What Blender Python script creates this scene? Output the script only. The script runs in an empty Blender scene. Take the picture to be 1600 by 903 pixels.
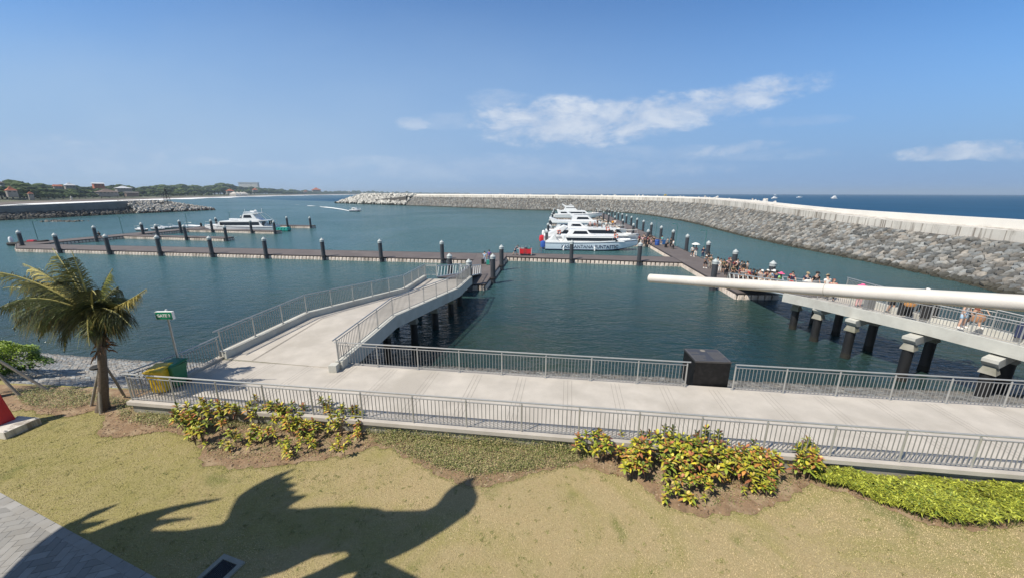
import bpy, bmesh, math, random
import numpy as np
from mathutils import Vector, Matrix
random.seed(7); rng = np.random.default_rng(11)
R = math.radians
scene = bpy.context.scene
col = scene.collection

# ------------------------------------------------------------------ camera
F = 578.0; PCX, PCY = 800.0, 451.5
PITCH = math.atan((451.5 - 302.6) / F); CZ = 10.3; ROLL = 0.002
pc, ps = math.cos(PITCH), math.sin(PITCH); rc, rs = math.cos(ROLL), math.sin(ROLL)
cd = bpy.data.cameras.new('camera'); cam = bpy.data.objects.new('camera', cd); col.objects.link(cam)
cd.sensor_width = 36; cd.lens = 36 * F / 1600.0; cd.clip_start = 0.05; cd.clip_end = 40000
r0, f0, u0 = Vector((1, 0, 0)), Vector((0, pc, -ps)), Vector((0, ps, pc))
cx_ = r0 * rc + u0 * rs; cy_ = -r0 * rs + u0 * rc; cz_ = -f0
m3 = Matrix((cx_, cy_, cz_)).transposed()
cam.matrix_world = Matrix.Translation((0, 0, CZ)) @ m3.to_4x4()
scene.camera = cam

# ------------------------------------------------------------------ sky and sun
SUN_EL = R(53); SUN_AZ = math.atan2(-.84, -.54)          # direction towards the sun: behind the viewer's left shoulder
S = Vector((math.sin(SUN_AZ) * math.cos(SUN_EL), math.cos(SUN_AZ) * math.cos(SUN_EL), math.sin(SUN_EL)))
sl = bpy.data.lights.new('sun', 'SUN'); so = bpy.data.objects.new('sun', sl); col.objects.link(so)
sl.energy = 4.4; sl.angle = R(.42); sl.color = (1.0, .92, .79)
so.rotation_euler = (-S).to_track_quat('-Z', 'Y').to_euler()
scene.view_settings.view_transform = 'Standard'; scene.view_settings.look = 'None'
scene.view_settings.gamma = 1; scene.view_settings.exposure = 0.37
SKY_STRENGTH = 0.105

class NT:
    def __init__(s, tree): s.t = tree; s.n = tree.nodes; s.l = tree.links
    def add(s, typ, **kw):
        nd = s.n.new(typ)
        for k, v in kw.items(): setattr(nd, k, v)
        return nd
    def lk(s, a, b): s.l.new(a, b)
    def put(s, sock, v):
        if isinstance(v, bpy.types.NodeSocket): s.l.new(v, sock)
        elif v is not None: sock.default_value = v
    def math(s, op, a, b=None, c=None, clamp=False):
        nd = s.add('ShaderNodeMath', operation=op); nd.use_clamp = clamp
        s.put(nd.inputs[0], a)
        if b is not None: s.put(nd.inputs[1], b)
        if c is not None: s.put(nd.inputs[2], c)
        return nd.outputs[0]
    def mix(s, f, a, b, blend='MIX'):
        nd = s.add('ShaderNodeMix', data_type='RGBA', blend_type=blend)
        s.put(nd.inputs[0], f); s.put(nd.inputs[6], c4(a)); s.put(nd.inputs[7], c4(b))
        return nd.outputs[2]
    def ramp(s, f, stops):
        nd = s.add('ShaderNodeValToRGB'); e = nd.color_ramp.elements
        while len(e) < len(stops): e.new(.5)
        for i, (p, c) in enumerate(stops): e[i].position = p; e[i].color = c4(c)
        s.put(nd.inputs[0], f); return nd.outputs[0]
    def noise(s, vec, scale, detail=4, rough=.55, dist=0, dim='3D'):
        nd = s.add('ShaderNodeTexNoise', noise_dimensions=dim)
        if vec is not None: s.l.new(vec, nd.inputs['Vector'])
        nd.inputs['Scale'].default_value = scale; nd.inputs['Detail'].default_value = detail
        nd.inputs['Roughness'].default_value = rough; nd.inputs['Distortion'].default_value = dist
        return nd.outputs[0]
    def mapr(s, v, a, b, c=0., d=1., smooth=True):
        nd = s.add('ShaderNodeMapRange', interpolation_type='SMOOTHSTEP' if smooth else 'LINEAR')
        for i, x in enumerate((v, a, b, c, d)): s.put(nd.inputs[i], x)
        return nd.outputs[0]
def c4(c):
    if isinstance(c, bpy.types.NodeSocket): return c
    return (c[0], c[1], c[2], 1.0)

# world: Nishita sky with a few thin clouds mixed in by direction
w = bpy.data.worlds.new('World'); scene.world = w; w.use_nodes = True
T = NT(w.node_tree); T.n.clear()
sky = T.add('ShaderNodeTexSky', sky_type='NISHITA'); sky.sun_disc = False
sky.sun_elevation = SUN_EL; sky.sun_rotation = SUN_AZ % (2 * math.pi)
sky.air_density = 1.0; sky.dust_density = .25; sky.ozone_density = 5.0; sky.altitude = 10
tc = T.add('ShaderNodeTexCoord'); sp = T.add('ShaderNodeSeparateXYZ'); T.lk(tc.outputs['Generated'], sp.inputs[0])
fy = T.math('MAXIMUM', sp.outputs[1], .02)
ga = T.math('DIVIDE', sp.outputs[0], fy); gb = T.math('DIVIDE', sp.outputs[2], fy)
cb = T.add('ShaderNodeCombineXYZ'); T.lk(ga, cb.inputs[0]); T.lk(gb, cb.inputs[1])
mp = T.add('ShaderNodeMapping'); T.lk(cb.outputs[0], mp.inputs[0]); mp.inputs['Scale'].default_value = (1, 2.2, 1); mp.inputs['Rotation'].default_value = (0, 0, -.12)
n1 = T.noise(mp.outputs[0], 7.0, 8, .62, .4); n2 = T.noise(mp.outputs[0], 22.0, 6, .6, .2); n3 = T.noise(mp.outputs[0], 2.2, 3)
cloud = None
#  centre a, centre b, half length, half height, tilt, strength, edge
def ga_gb(x, y):
    X = (x - PCX) / F; Y = (y - PCY) / F; u = X * rc + Y * rs; v = -X * rs + Y * rc
    fy_ = pc - v * ps; return u / fy_, -(v * pc + ps) / fy_
CL = [(872, 193, 165, 50, -.02, 1.0), (1120, 164, 215, 34, .22, .85), (995, 184, 160, 44, .12, .95), (780, 158, 60, 22, 0, .34), (645, 193, 34, 13, 0, .55), (700, 190, 70, 16, 0, .22),
      (1150, 233, 90, 13, .12, .5), (1500, 236, 125, 17, .08, .8), (1585, 240, 90, 16, 0, .55), (1240, 190, 110, 11, .05, .16),
      (60, 245, 330, 42, 0, .20), (800, 262, 420, 26, 0, .26), (115, 227, 26, 12, 0, .36), (240, 243, 30, 13, 0, .34), (310, 252, 60, 9, 0, .28), (455, 262, 30, 6, 0, .25), (1080, 240, 260, 16, 0, .2), (420, 258, 60, 8, 0, .26)]
for (x, y, rx, ry, tilt, k) in CL:
    a0, b0 = ga_gb(x, y); a1, _ = ga_gb(x + rx, y); _, b1 = ga_gb(x, y - ry)
    ha, hb = (a1 - a0), (b1 - b0); ct, st = math.cos(tilt), math.sin(tilt)
    da = T.math('SUBTRACT', ga, a0); db = T.math('SUBTRACT', gb, b0)
    p = T.math('ADD', T.math('MULTIPLY', da, ct / ha), T.math('MULTIPLY', db, st / ha))
    q = T.math('ADD', T.math('MULTIPLY', da, -st / hb), T.math('MULTIPLY', db, ct / hb))
    r2 = T.math('ADD', T.math('MULTIPLY', p, p), T.math('MULTIPLY', q, q))
    mk = T.math('SUBTRACT', 1.0, r2, clamp=True)
    soft = T.math('ADD', mk, T.math('MULTIPLY', T.math('SUBTRACT', n1, .47), 2.6))
    soft = T.math('ADD', soft, T.math('MULTIPLY', T.math('SUBTRACT', n2, .5), 1.7))
    v = T.math('MULTIPLY', T.math('MULTIPLY', T.mapr(soft, .05, 1.25), T.mapr(mk, 0., .35)), k)
    cloud = v if cloud is None else T.math('MAXIMUM', cloud, v)
cloud = T.math('MULTIPLY', cloud, .85)
# moist air: a paler band low over the land and the sea, as the real sky has it
low = T.math('MULTIPLY', T.mapr(gb, .62, .0), T.mapr(n3, .3, .75, .75, 1.0))
ccol = T.mix(T.mapr(n1, .4, .7), (3.9, 4.6, 5.8), (5.6, 6.0, 6.6))
lside = T.mapr(ga, 1.0, -1.1, .12, .95)
base_ = T.mix(1.0, sky.outputs[0], T.mix(T.mapr(gb, .46, .95), (.56, .86, 1.09), (.92, .88, .80)), 'MULTIPLY')
base_ = T.mix(T.mapr(gb, .52, .0), base_, (1.62, 2.80, 4.85))
hz = T.mix(T.math('MULTIPLY', low, lside), base_, (3.15, 4.3, 5.75))
tint = hz
fin = T.mix(cloud, tint, ccol)
bg = T.add('ShaderNodeBackground'); T.lk(fin, bg.inputs[0]); bg.inputs[1].default_value = SKY_STRENGTH
wo = T.add('ShaderNodeOutputWorld'); T.lk(bg.outputs[0], wo.inputs[0])

# ------------------------------------------------------------------ measuring helpers (survey of the site: pixel ray onto a known level)
def ray(x, y):
    X = (x - PCX) / F; Y = (y - PCY) / F
    u = X * rc + Y * rs; v = -X * rs + Y * rc
    return np.array([u, pc - v * ps, -(v * pc + ps)])
def P(x, y, z=0.0):
    d = ray(x, y); t = (z - CZ) / d[2]; return Vector((d[0] * t, d[1] * t, z))
def PD(x, y, D):                                            # point on a ray at forward distance D
    d = ray(x, y); return Vector((d[0] / d[1] * D, D, CZ + d[2] / d[1] * D))
def PXY(p):
    q = (p[0], p[1], p[2] - CZ); zc = q[1] * pc - q[2] * ps
    v = -(q[2] * pc + q[1] * ps) / zc; u = q[0] / zc
    return PCX + F * (u * rc - v * rs), PCY + F * (u * rs + v * rc)

# ------------------------------------------------------------------ mesh builder
class MB:
    def __init__(s): s.v = []; s.f = []; s.mi = []; s.cv = None
    def add(s, vs, fs, m=0):
        o = len(s.v); s.v.extend([tuple(v) for v in vs]); s.f.extend([tuple(i + o for i in f) for f in fs]); s.mi.extend([m] * len(fs)); return s
    def box(s, c, d, rz=0., m=0, taper=1.0, rot=None):
        hx, hy, hz = d[0] / 2, d[1] / 2, d[2] / 2; vs = []
        M = rot if rot is not None else Matrix.Rotation(rz, 3, 'Z')
        for z in (-hz, hz):
            k = taper if z > 0 else 1
            for x, y in ((-hx, -hy), (hx, -hy), (hx, hy), (-hx, hy)):
                vs.append(M @ Vector((x * k, y * k, z)) + Vector(c))
        return s.add(vs, [(3, 2, 1, 0), (4, 5, 6, 7), (0, 1, 5, 4), (1, 2, 6, 5), (2, 3, 7, 6), (3, 0, 4, 7)], m)
    def tube(s, pts, rad, n=8, m=0, cap=True):
        pts = [Vector(p) for p in pts]; rr = rad if isinstance(rad, (list, tuple)) else [rad] * len(pts)
        vs = []; fs = []
        for i, p in enumerate(pts):
            a = pts[max(i - 1, 0)]; b = pts[min(i + 1, len(pts) - 1)]; t = (b - a).normalized()
            up = Vector((0, 0, 1)) if abs(t.z) < .95 else Vector((0, 1, 0))
            x = t.cross(up).normalized(); y = x.cross(t).normalized()
            for k in range(n):
                an = 2 * math.pi * k / n; vs.append(p + (x * math.cos(an) + y * math.sin(an)) * rr[i])
        for i in range(len(pts) - 1):
            for k in range(n):
                k2 = (k + 1) % n; fs.append((i * n + k, i * n + k2, (i + 1) * n + k2, (i + 1) * n + k))
        if cap: fs.append(tuple(range(n))); fs.append(tuple(range((len(pts) - 1) * n, len(pts) * n))[::-1])
        return s.add(vs, fs, m)
    def lathe(s, c, prof, n=16, m=0):
        vs = []; fs = []
        for (r, z) in prof:
            for k in range(n):
                a = 2 * math.pi * k / n; vs.append((c[0] + r * math.cos(a), c[1] + r * math.sin(a), c[2] + z))
        L = len(prof)
        for i in range(L - 1):
            for k in range(n):
                k2 = (k + 1) % n; fs.append((i * n + k, i * n + k2, (i + 1) * n + k2, (i + 1) * n + k))
        fs.append(tuple(range(n))[::-1]); fs.append(tuple(range((L - 1) * n, L * n)))
        return s.add(vs, fs, m)
    def prism(s, poly, z0, z1, m=0):                       # polygon in plan, counter-clockwise; z may be per-vertex lists
        n = len(poly); z0 = z0 if isinstance(z0, (list, tuple)) else [z0] * n; z1 = z1 if isinstance(z1, (list, tuple)) else [z1] * n
        vs = [(p[0], p[1], z0[i]) for i, p in enumerate(poly)] + [(p[0], p[1], z1[i]) for i, p in enumerate(poly)]
        fs = [tuple(range(n))[::-1], tuple(range(n, 2 * n))] + [(i, (i + 1) % n, n + (i + 1) % n, n + i) for i in range(n)]
        return s.add(vs, fs, m)
    def loft(s, rings, m=0, cap=True, closed=True):
        n = len(rings[0]); vs = [p for r in rings for p in r]; fs = []
        for i in range(len(rings) - 1):
            for k in range(n if closed else n - 1):
                k2 = (k + 1) % n; fs.append((i * n + k, i * n + k2, (i + 1) * n + k2, (i + 1) * n + k))
        if cap: fs.append(tuple(range(n))[::-1]); fs.append(tuple(range((len(rings) - 1) * n, len(rings) * n)))
        return s.add(vs, fs, m)
    def quad(s, a, b, c, d, m=0): return s.add([a, b, c, d], [(0, 1, 2, 3)], m)
    def build(s, name, mats, parent=None, smooth=False, loc=None, angle=None):
        if not isinstance(mats, (list, tuple)): mats = [mats]
        me = bpy.data.meshes.new(name); me.from_pydata(s.v, [], s.f)
        for mt in mats: me.materials.append(mt)
        me.polygons.foreach_set('material_index', s.mi)
        bm = bmesh.new(); bm.from_mesh(me); bmesh.ops.recalc_face_normals(bm, faces=bm.faces); bm.to_mesh(me); bm.free()
        if smooth: me.shade_smooth()
        else: me.shade_flat()
        if smooth and angle is None: angle = 35
        if smooth:
            try: me.set_sharp_from_angle(angle=R(angle))
            except Exception: pass
        o = bpy.data.objects.new(name, me); col.objects.link(o)
        if parent is not None: o.parent = parent
        if loc is not None: o.location = loc
        return o

def raw_mesh(name, V, Fq, mats, mi=None, colors=None, parent=None, smooth=False):
    """numpy arrays straight into a mesh. Fq: (n,3) or (n,4) ints. colors: per-face rgb -> attribute 'tone'"""
    me = bpy.data.meshes.new(name); V = np.asarray(V, np.float32); Fq = np.asarray(Fq, np.int32)
    k = Fq.shape[1]; me.vertices.add(len(V)); me.vertices.foreach_set('co', V.ravel())
    me.loops.add(Fq.size); me.loops.foreach_set('vertex_index', Fq.ravel())
    me.polygons.add(len(Fq)); me.polygons.foreach_set('loop_start', np.arange(0, Fq.size, k, dtype=np.int32))
    try: me.polygons.foreach_set('loop_total', np.full(len(Fq), k, np.int32))
    except Exception: pass
    for m in (mats if isinstance(mats, (list, tuple)) else [mats]): me.materials.append(m)
    if mi is not None: me.polygons.foreach_set('material_index', np.asarray(mi, np.int32))
    if colors is not None:
        at = me.attributes.new('tone', 'FLOAT_COLOR', 'CORNER')
        c = np.ones((len(Fq), k, 4), np.float32); c[:, :, :3] = np.asarray(colors, np.float32)[:, None, :]
        at.data.foreach_set('color', c.ravel())
    me.update(calc_edges=True)
    if smooth: me.shade_smooth()
    else: me.shade_flat()
    o = bpy.data.objects.new(name, me); col.objects.link(o)
    if parent is not None: o.parent = parent
    return o

def tag(o, label=None, cat=None, group=None, kind=None):
    if label: o['label'] = label
    if cat: o['category'] = cat
    if group: o['group'] = group
    if kind: o['kind'] = kind
    return o
def thing(name, label, cat, loc=(0, 0, 0), rz=0., group=None):
    o = bpy.data.objects.new(name, None); col.objects.link(o); o.location = loc; o.rotation_euler = (0, 0, rz)
    o.empty_display_size = .3
    return tag(o, label, cat, group)
def dup(root, loc, rz=0., label=None, scale=None, group=None):
    def cp(o, par):
        c = o.copy(); col.objects.link(c); c.parent = par
        for ch in o.children: cp(ch, c)
        return c
    r = cp(root, None); r.location = loc; r.rotation_euler = (0, 0, rz)
    if scale is not None: r.scale = (scale,) * 3 if not isinstance(scale, (tuple, list)) else scale
    if label: r['label'] = label
    if group: r['group'] = group
    return r
ORD = ['first', 'second', 'third', 'fourth', 'fifth', 'sixth', 'seventh', 'eighth', 'ninth', 'tenth', 'eleventh', 'twelfth', 'thirteenth', 'fourteenth', 'fifteenth', 'sixteenth', 'seventeenth', 'eighteenth', 'nineteenth', 'twentieth']
def ordn(i):
    if i < 20: return ORD[i]
    if i >= 99: return 'hundredth' if i == 99 else 'one hundred and ' + ordn(i - 100)
    n = i + 1; t = ['', '', 'twenty', 'thirty', 'forty', 'fifty', 'sixty', 'seventy', 'eighty', 'ninety']
    return (t[n // 10] + '-' + ORD[n % 10 - 1]) if n % 10 else t[n // 10][:-1] + 'ieth'

# ------------------------------------------------------------------ materials
def mat(name, base, rough=.6, metal=0., var=0., vscale=3., bump=0., bscale=20., spec=.5, var2=None, tone=False, detail=5, stretch=None, streak=0.):
    m = bpy.data.materials.new(name); m.use_nodes = True; t = NT(m.node_tree); b = t.n['Principled BSDF']
    b.inputs['Roughness'].default_value = rough; b.inputs['Metallic'].default_value = metal; b.inputs['Specular IOR Level'].default_value = spec
    tcn = t.add('ShaderNodeTexCoord'); vec = tcn.outputs['Object']
    if stretch:
        mpn = t.add('ShaderNodeMapping'); t.lk(vec, mpn.inputs[0]); mpn.inputs['Scale'].default_value = stretch; vec = mpn.outputs[0]
    colr = c4(base)
    if tone:
        a = t.add('ShaderNodeAttribute'); a.attribute_name = 'tone'; colr = a.outputs['Color']
    if var > 0:
        n = t.noise(vec, vscale, detail, .6)
        f = t.mapr(n, .3, .7, 1 - var, 1 + var, smooth=False)
        hs = t.add('ShaderNodeHueSaturation'); t.put(hs.inputs['Color'], colr); t.lk(f, hs.inputs['Value']); colr = hs.outputs[0]
        if var2: colr = t.mix(t.mapr(t.noise(vec, vscale * .37, 4, .6), .45, .68), colr, var2)
    if streak > 0:                                        # rain and rust runs down a wall
        ms = t.add('ShaderNodeMapping'); t.lk(tcn.outputs['Object'], ms.inputs[0]); ms.inputs['Scale'].default_value = (.9, .9, .05)
        sn = t.noise(ms.outputs[0], 1.6, 6, .7); gate = t.noise(tcn.outputs['Object'], .09, 2)
        colr = t.mix(t.math('MULTIPLY', t.mapr(sn, .49, .62), t.mapr(gate, .36, .58, .35, streak)), colr, (.20, .17, .14))
    t.put(b.inputs['Base Color'], colr)
    if bump > 0:
        bn = t.add('ShaderNodeBump'); bn.inputs['Strength'].default_value = bump; bn.inputs['Distance'].default_value = .02
        t.lk(t.noise(vec, bscale, 6, .65), bn.inputs['Height']); t.lk(bn.outputs[0], b.inputs['Normal'])
    return m
M = {}
M['concrete'] = mat('pale_concrete', (.465, .432, .39), .85, var=.11, vscale=1.1, bump=.25, bscale=30, var2=(.395, .365, .325))
M['wall'] = mat('cement_wall', (.30, .29, .25), .9, var=.22, vscale=1.3, bump=.3, bscale=18, var2=(.17, .17, .12))
M['girder'] = mat('painted_concrete', (.50, .50, .46), .8, var=.08, vscale=2, bump=.15, var2=(.44, .43, .39))
M['whitewall'] = mat('white_concrete', (.60, .57, .52), .85, var=.10, vscale=.35, bump=.2, bscale=4, var2=(.50, .47, .42), streak=.95)
M['rail'] = mat('galvanised_steel', (.46, .46, .45), .40, .5, var=.08, vscale=6)
M['railb'] = mat('galvanised_bars', (.30, .30, .30), .5, .4, var=.08, vscale=6)
M['deck'] = mat('composite_decking', (.120, .102, .098), .8, var=.12, vscale=.8, bump=.2, bscale=6, var2=(.145, .125, .118))
M['trim'] = mat('dark_timber_edge', (.035, .030, .030), .7, var=.2, vscale=3)
M['float'] = mat('pale_float', (.70, .61, .54), .75, var=.16, vscale=1.2, bump=.3, bscale=8, var2=(.42, .36, .31))
M['gap'] = mat('dark_gap', (.03, .03, .03), .9)
M['pile'] = mat('black_pile_sleeve', (.040, .045, .055), .55, var=.25, vscale=2.5, stretch=(1, 1, .3))
M['cap'] = mat('grey_pile_cap', (.42, .46, .47), .5, var=.08, vscale=5)
M['column'] = mat('tarred_pile', (.012, .0125, .014), .6, var=.3, vscale=3, stretch=(1, 1, .4), bump=.3, bscale=6)
M['granite'] = mat('black_granite', (.009, .009, .010), .45, var=.3, vscale=14, var2=(.018, .017, .018), spec=.25)
M['engrave'] = mat('engraved_grey', (.22, .20, .17), .6)
M['white'] = mat('white_gelcoat', (.78, .79, .80), .25, var=.03, vscale=.6)
M['bluewhite'] = mat('pale_blue_gelcoat', (.62, .71, .80), .25, var=.04, vscale=.6)
M['glass'] = mat('dark_glass', (.012, .014, .018), .08)
M['navy'] = mat('navy_paint', (.02, .03, .09), .35)
M['hullbottom'] = mat('antifouling', (.02, .025, .05), .6)
M['red'] = mat('red_paint', (.55, .02, .03), .4, var=.06, vscale=3)
M['blue'] = mat('blue_plastic', (.03, .09, .35), .4, var=.1, vscale=4)
M['teal'] = mat('teal_plastic', (.02, .30, .26), .45, var=.12, vscale=3)
M['yellow'] = mat('yellow_bin_plastic', (.62, .42, .02), .45, var=.06, vscale=4)
M['green'] = mat('green_bin_plastic', (.015, .16, .07), .45, var=.08, vscale=4)
M['rubber'] = mat('black_rubber', (.02, .02, .02), .7)
M['signgreen'] = mat('sign_green', (.005, .22, .12), .4)
M['signwhite'] = mat('sign_white', (.80, .80, .80), .5)
M['polepaint'] = mat('white_pole_paint', (.60, .57, .53), .5, var=.12, vscale=9, stretch=(1, 1, 1), bump=.05)
M['lampteal'] = mat('lamp_post_paint', (.05, .16, .16), .5)
M['alu'] = mat('aluminium', (.55, .58, .58), .4, .5, var=.06, vscale=5)
M['bark'] = mat('palm_bark', (.13, .10, .075), .9, var=.3, vscale=8, bump=.8, bscale=14, stretch=(1, 1, 3))
M['timber'] = mat('weathered_stake', (.30, .27, .23), .85, var=.2, vscale=10, stretch=(2, 2, .3), bump=.3)
M['soil'] = mat('bare_soil', (.235, .155, .092), .95, var=.30, vscale=5, bump=1.0, bscale=22, var2=(.33, .245, .155))
M['tone'] = mat('leaf_tone', (.1, .2, .05), .5, tone=True, spec=.35)
M['tonematte'] = mat('stone_tone', (.2, .2, .2), .9, tone=True, var=.22, vscale=5, bump=.8, bscale=9)
M['roof'] = mat('orange_tile_roof', (.42, .13, .07), .8, var=.2, vscale=.4)
M['housewall'] = mat('plaster', (.24, .22, .20), .85, var=.12, vscale=.3)
M['whiteroof'] = mat('pale_metal_roof', (.62, .64, .66), .5)
M['darkroof'] = mat('brown_roof', (.16, .12, .10), .8, var=.2, vscale=.5)
M['darkwin'] = mat('shaded_opening', (.03, .035, .04), .3)
M['sand'] = mat('volcanic_sand', (.17, .145, .13), .9, var=.18, vscale=.02, var2=(.11, .10, .09))
M['foam'] = mat('sea_foam', (.85, .87, .88), .8)
# ================================================================== WATER
m = bpy.data.materials.new('sea_water'); m.use_nodes = True; T = NT(m.node_tree); b = T.n['Principled BSDF']; M['water'] = m
b.inputs['IOR'].default_value = 1.333; b.inputs['Roughness'].default_value = .12
g = T.add('ShaderNodeNewGeometry'); sx = T.add('ShaderNodeSeparateXYZ'); T.lk(g.outputs['Position'], sx.inputs[0]); X, Y = sx.outputs[0], sx.outputs[1]
pos = g.outputs['Position']
# open sea lies beyond the breakwater line
lin = T.math('ADD', Y, T.math('MULTIPLY', X, .80))
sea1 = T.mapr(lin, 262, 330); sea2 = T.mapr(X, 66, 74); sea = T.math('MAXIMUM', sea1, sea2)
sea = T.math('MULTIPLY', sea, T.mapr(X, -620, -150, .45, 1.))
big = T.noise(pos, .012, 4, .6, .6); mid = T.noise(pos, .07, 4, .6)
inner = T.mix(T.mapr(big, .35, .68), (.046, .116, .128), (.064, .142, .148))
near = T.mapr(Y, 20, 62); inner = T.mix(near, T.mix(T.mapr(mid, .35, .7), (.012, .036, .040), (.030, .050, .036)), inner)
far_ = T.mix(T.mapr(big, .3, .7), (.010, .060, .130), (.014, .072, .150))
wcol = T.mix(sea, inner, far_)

mpw = T.add('ShaderNodeMapping'); T.lk(pos, mpw.inputs[0]); mpw.inputs['Rotation'].default_value = (0, 0, R(28)); mpw.inputs['Scale'].default_value = (.75, 1.5, 1)
h1 = T.noise(mpw.outputs[0], .75, 3, .55, .9); h2 = T.noise(mpw.outputs[0], 2.1, 4, .6, .5); h3 = T.noise(mpw.outputs[0], .09, 2)
gust = T.mapr(T.noise(pos, .02, 3, .6, .8), .3, .7, .55, 1.25)
hh = T.math('ADD', T.math('ADD', T.math('MULTIPLY', h1, .30), T.math('MULTIPLY', h2, .17)), T.math('MULTIPLY', h3, .25))
hh = T.math('MULTIPLY', hh, gust)
bn = T.add('ShaderNodeBump'); bn.inputs['Strength'].default_value = .9; bn.inputs['Distance'].default_value = 1.0
T.lk(hh, bn.inputs['Height'])
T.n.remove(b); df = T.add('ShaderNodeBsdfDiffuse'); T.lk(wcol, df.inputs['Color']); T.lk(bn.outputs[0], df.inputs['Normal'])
gl = T.add('ShaderNodeBsdfGlossy'); gl.inputs['Roughness'].default_value = .14; T.lk(bn.outputs[0], gl.inputs['Normal'])
fr = T.add('ShaderNodeFresnel'); fr.inputs['IOR'].default_value = 1.333; T.lk(bn.outputs[0], fr.inputs['Normal'])
cap_ = T.math('MULTIPLY_ADD', sea, -.36, .52)               # wave slopes keep real water from mirroring fully at grazing angles
mxs = T.add('ShaderNodeMixShader'); T.lk(T.math('MINIMUM', fr.outputs[0], cap_), mxs.inputs[0]); T.lk(df.outputs[0], mxs.inputs[1]); T.lk(gl.outputs[0], mxs.inputs[2])
T.lk(mxs.outputs[0], [n for n in T.n if n.type == 'OUTPUT_MATERIAL'][0].inputs[0])
o = MB().quad((-16000, -60, 0), (16000, -60, 0), (16000, 16000, 0), (-16000, 16000, 0)).build('sea_water', M['water']); tag(o, 'teal harbour water opening to a deep blue sea', 'water', kind='structure')

# ================================================================== stone paving generator
def stones(A, ns, nt, normal, h=.12, shrink=.90, jit=.2, seed=1, tone=None):
    """A(u,v)->pos arrays for u in 0..1 along, v in 0..1 up; every cell one fitted stone. Returns V, F(tri), colour per face"""
    g_ = np.random.default_rng(seed); nk = 2 * ns + 3
    k, j = np.meshgrid(np.arange(nk), np.arange(nt + 1)); ju = (g_.random(k.shape) - .5) * jit * 1.1; jv = (g_.random(k.shape) - .5) * jit * 1.5
    zig = np.where((k + j) % 2 == 0, .18, -.18)
    jv = jv + zig; jv[0] = 0; jv[-1] = 0
    uu = (k / 2. + ju) / ns; vv = (j + jv) / nt
    Pn = A(np.clip(uu, 0, 1.02), np.clip(vv, 0, 1)); V = []; Fc = []; C = []
    js, is_ = np.meshgrid(np.arange(nt), np.arange(ns), indexing='ij'); js = js.ravel(); is_ = is_.ravel(); k0 = 2 * is_ + (js % 2)
    ring = np.stack([Pn[js, k0], Pn[js, k0 + 1], Pn[js, k0 + 2], Pn[js + 1, k0 + 2], Pn[js + 1, k0 + 1], Pn[js + 1, k0]], 1)   # n,6,3
    n = len(ring); cen = ring.mean(1, keepdims=True); N = normal[None, None, :] if normal.ndim == 1 else normal[is_][:, None, :]
    hs = (h * (.5 + g_.random((n, 1, 1)))); tilt = (g_.random((n, 6, 1)) - .5) * h * .7
    r1 = cen + (ring - cen) * .97 - N * h * .4; r2 = cen + (ring - cen) * .95 + N * (hs * .55 + tilt * .5); r3 = cen + (ring - cen) * (shrink - .16) + N * (hs + tilt); c_ = cen + N * hs * 1.06
    V = np.concatenate([r1, r2, r3, c_], 1)               # n,19,3
    f = []
    for a, b_ in ((0, 6), (6, 12)):
        for q in range(6):
            q2 = (q + 1) % 6; f += [(a + q, a + q2, b_ + q2), (a + q, b_ + q2, b_ + q)]
    for q in range(6): f.append((12 + q, 12 + (q + 1) % 6, 18))
    f = np.array(f); Fc = (f[None] + (np.arange(n) * 19)[:, None, None]).reshape(-1, 3)
    if tone is not None: C = np.repeat(tone(g_, n, cen[:, 0, :]), len(f), axis=0)
    return V.reshape(-1, 3), Fc, C
def grey_tone(lo, hi, warm=.04, dark_z=None):
    def fn(g_, n, cen):
        v = lo + (hi - lo) * g_.random(n) ** 1.3; w_ = 1 + (g_.random(n) - .4) * warm * 4
        c = np.stack([v * w_, v, v / w_ * .96], 1)
        if dark_z is not None:
            d = np.clip((dark_z - cen[:, 2]) / .5, 0, 1)[:, None]; c = c * (1 - d) + np.array([.035, .033, .022]) * d   # algae below the tide line
        return np.clip(c, .01, .9)
    return fn
def rocks(pts, sizes, seed=3, cube=False):
    """loose chunky rocks: every rock a displaced low-poly ball"""
    g_ = np.random.default_rng(seed); bm = bmesh.new(); bmesh.ops.create_icosphere(bm, subdivisions=1, radius=1)
    bv = np.array([v.co[:] for v in bm.verts]); bf = np.array([[v.index for v in f.verts] for f in bm.faces]); bm.free()
    Vs = []; Fs = []; n = len(bv)
    for i, (p, sz) in enumerate(zip(pts, sizes)):
        q = bv * (1 + (g_.random((n, 1)) - .5) * .55); q = q * (g_.random(3) * .6 + .6)
        a = g_.random(3) * 6.28
        Rm = np.array((Matrix.Rotation(a[0], 3, 'X') @ Matrix.Rotation(a[1], 3, 'Y') @ Matrix.Rotation(a[2], 3, 'Z')))
        Vs.append(q @ Rm.T * sz + np.array(p)); Fs.append(bf + i * n)
    return np.concatenate(Vs), np.concatenate(Fs), len(bf)
def tetrapods(pts, sizes, seed=3):
    """four-legged concrete armour units"""
    g_ = np.random.default_rng(seed); dirs = [Vector((1, 1, 1)), Vector((-1, -1, 1)), Vector((-1, 1, -1)), Vector((1, -1, -1))]
    mb = MB()
    for d in dirs:
        d = d.normalized(); mb.tube([d * .05, d * 1.0], [.42, .26], 5)
    bv = np.array(mb.v); tri = []
    for f in mb.f:
        for k in range(1, len(f) - 1): tri.append((f[0], f[k], f[k + 1]))
    bf = np.array(tri); n = len(bv); Vs = []; Fs = []
    for i, (p, sz) in enumerate(zip(pts, sizes)):
        a = g_.random(3) * 6.28
        Rm = np.array((Matrix.Rotation(a[0], 3, 'X') @ Matrix.Rotation(a[1], 3, 'Y') @ Matrix.Rotation(a[2], 3, 'Z')))
        Vs.append(bv @ Rm.T * sz + np.array(p)); Fs.append(bf + i * n)
    return np.concatenate(Vs), np.concatenate(Fs), len(bf)

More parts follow.
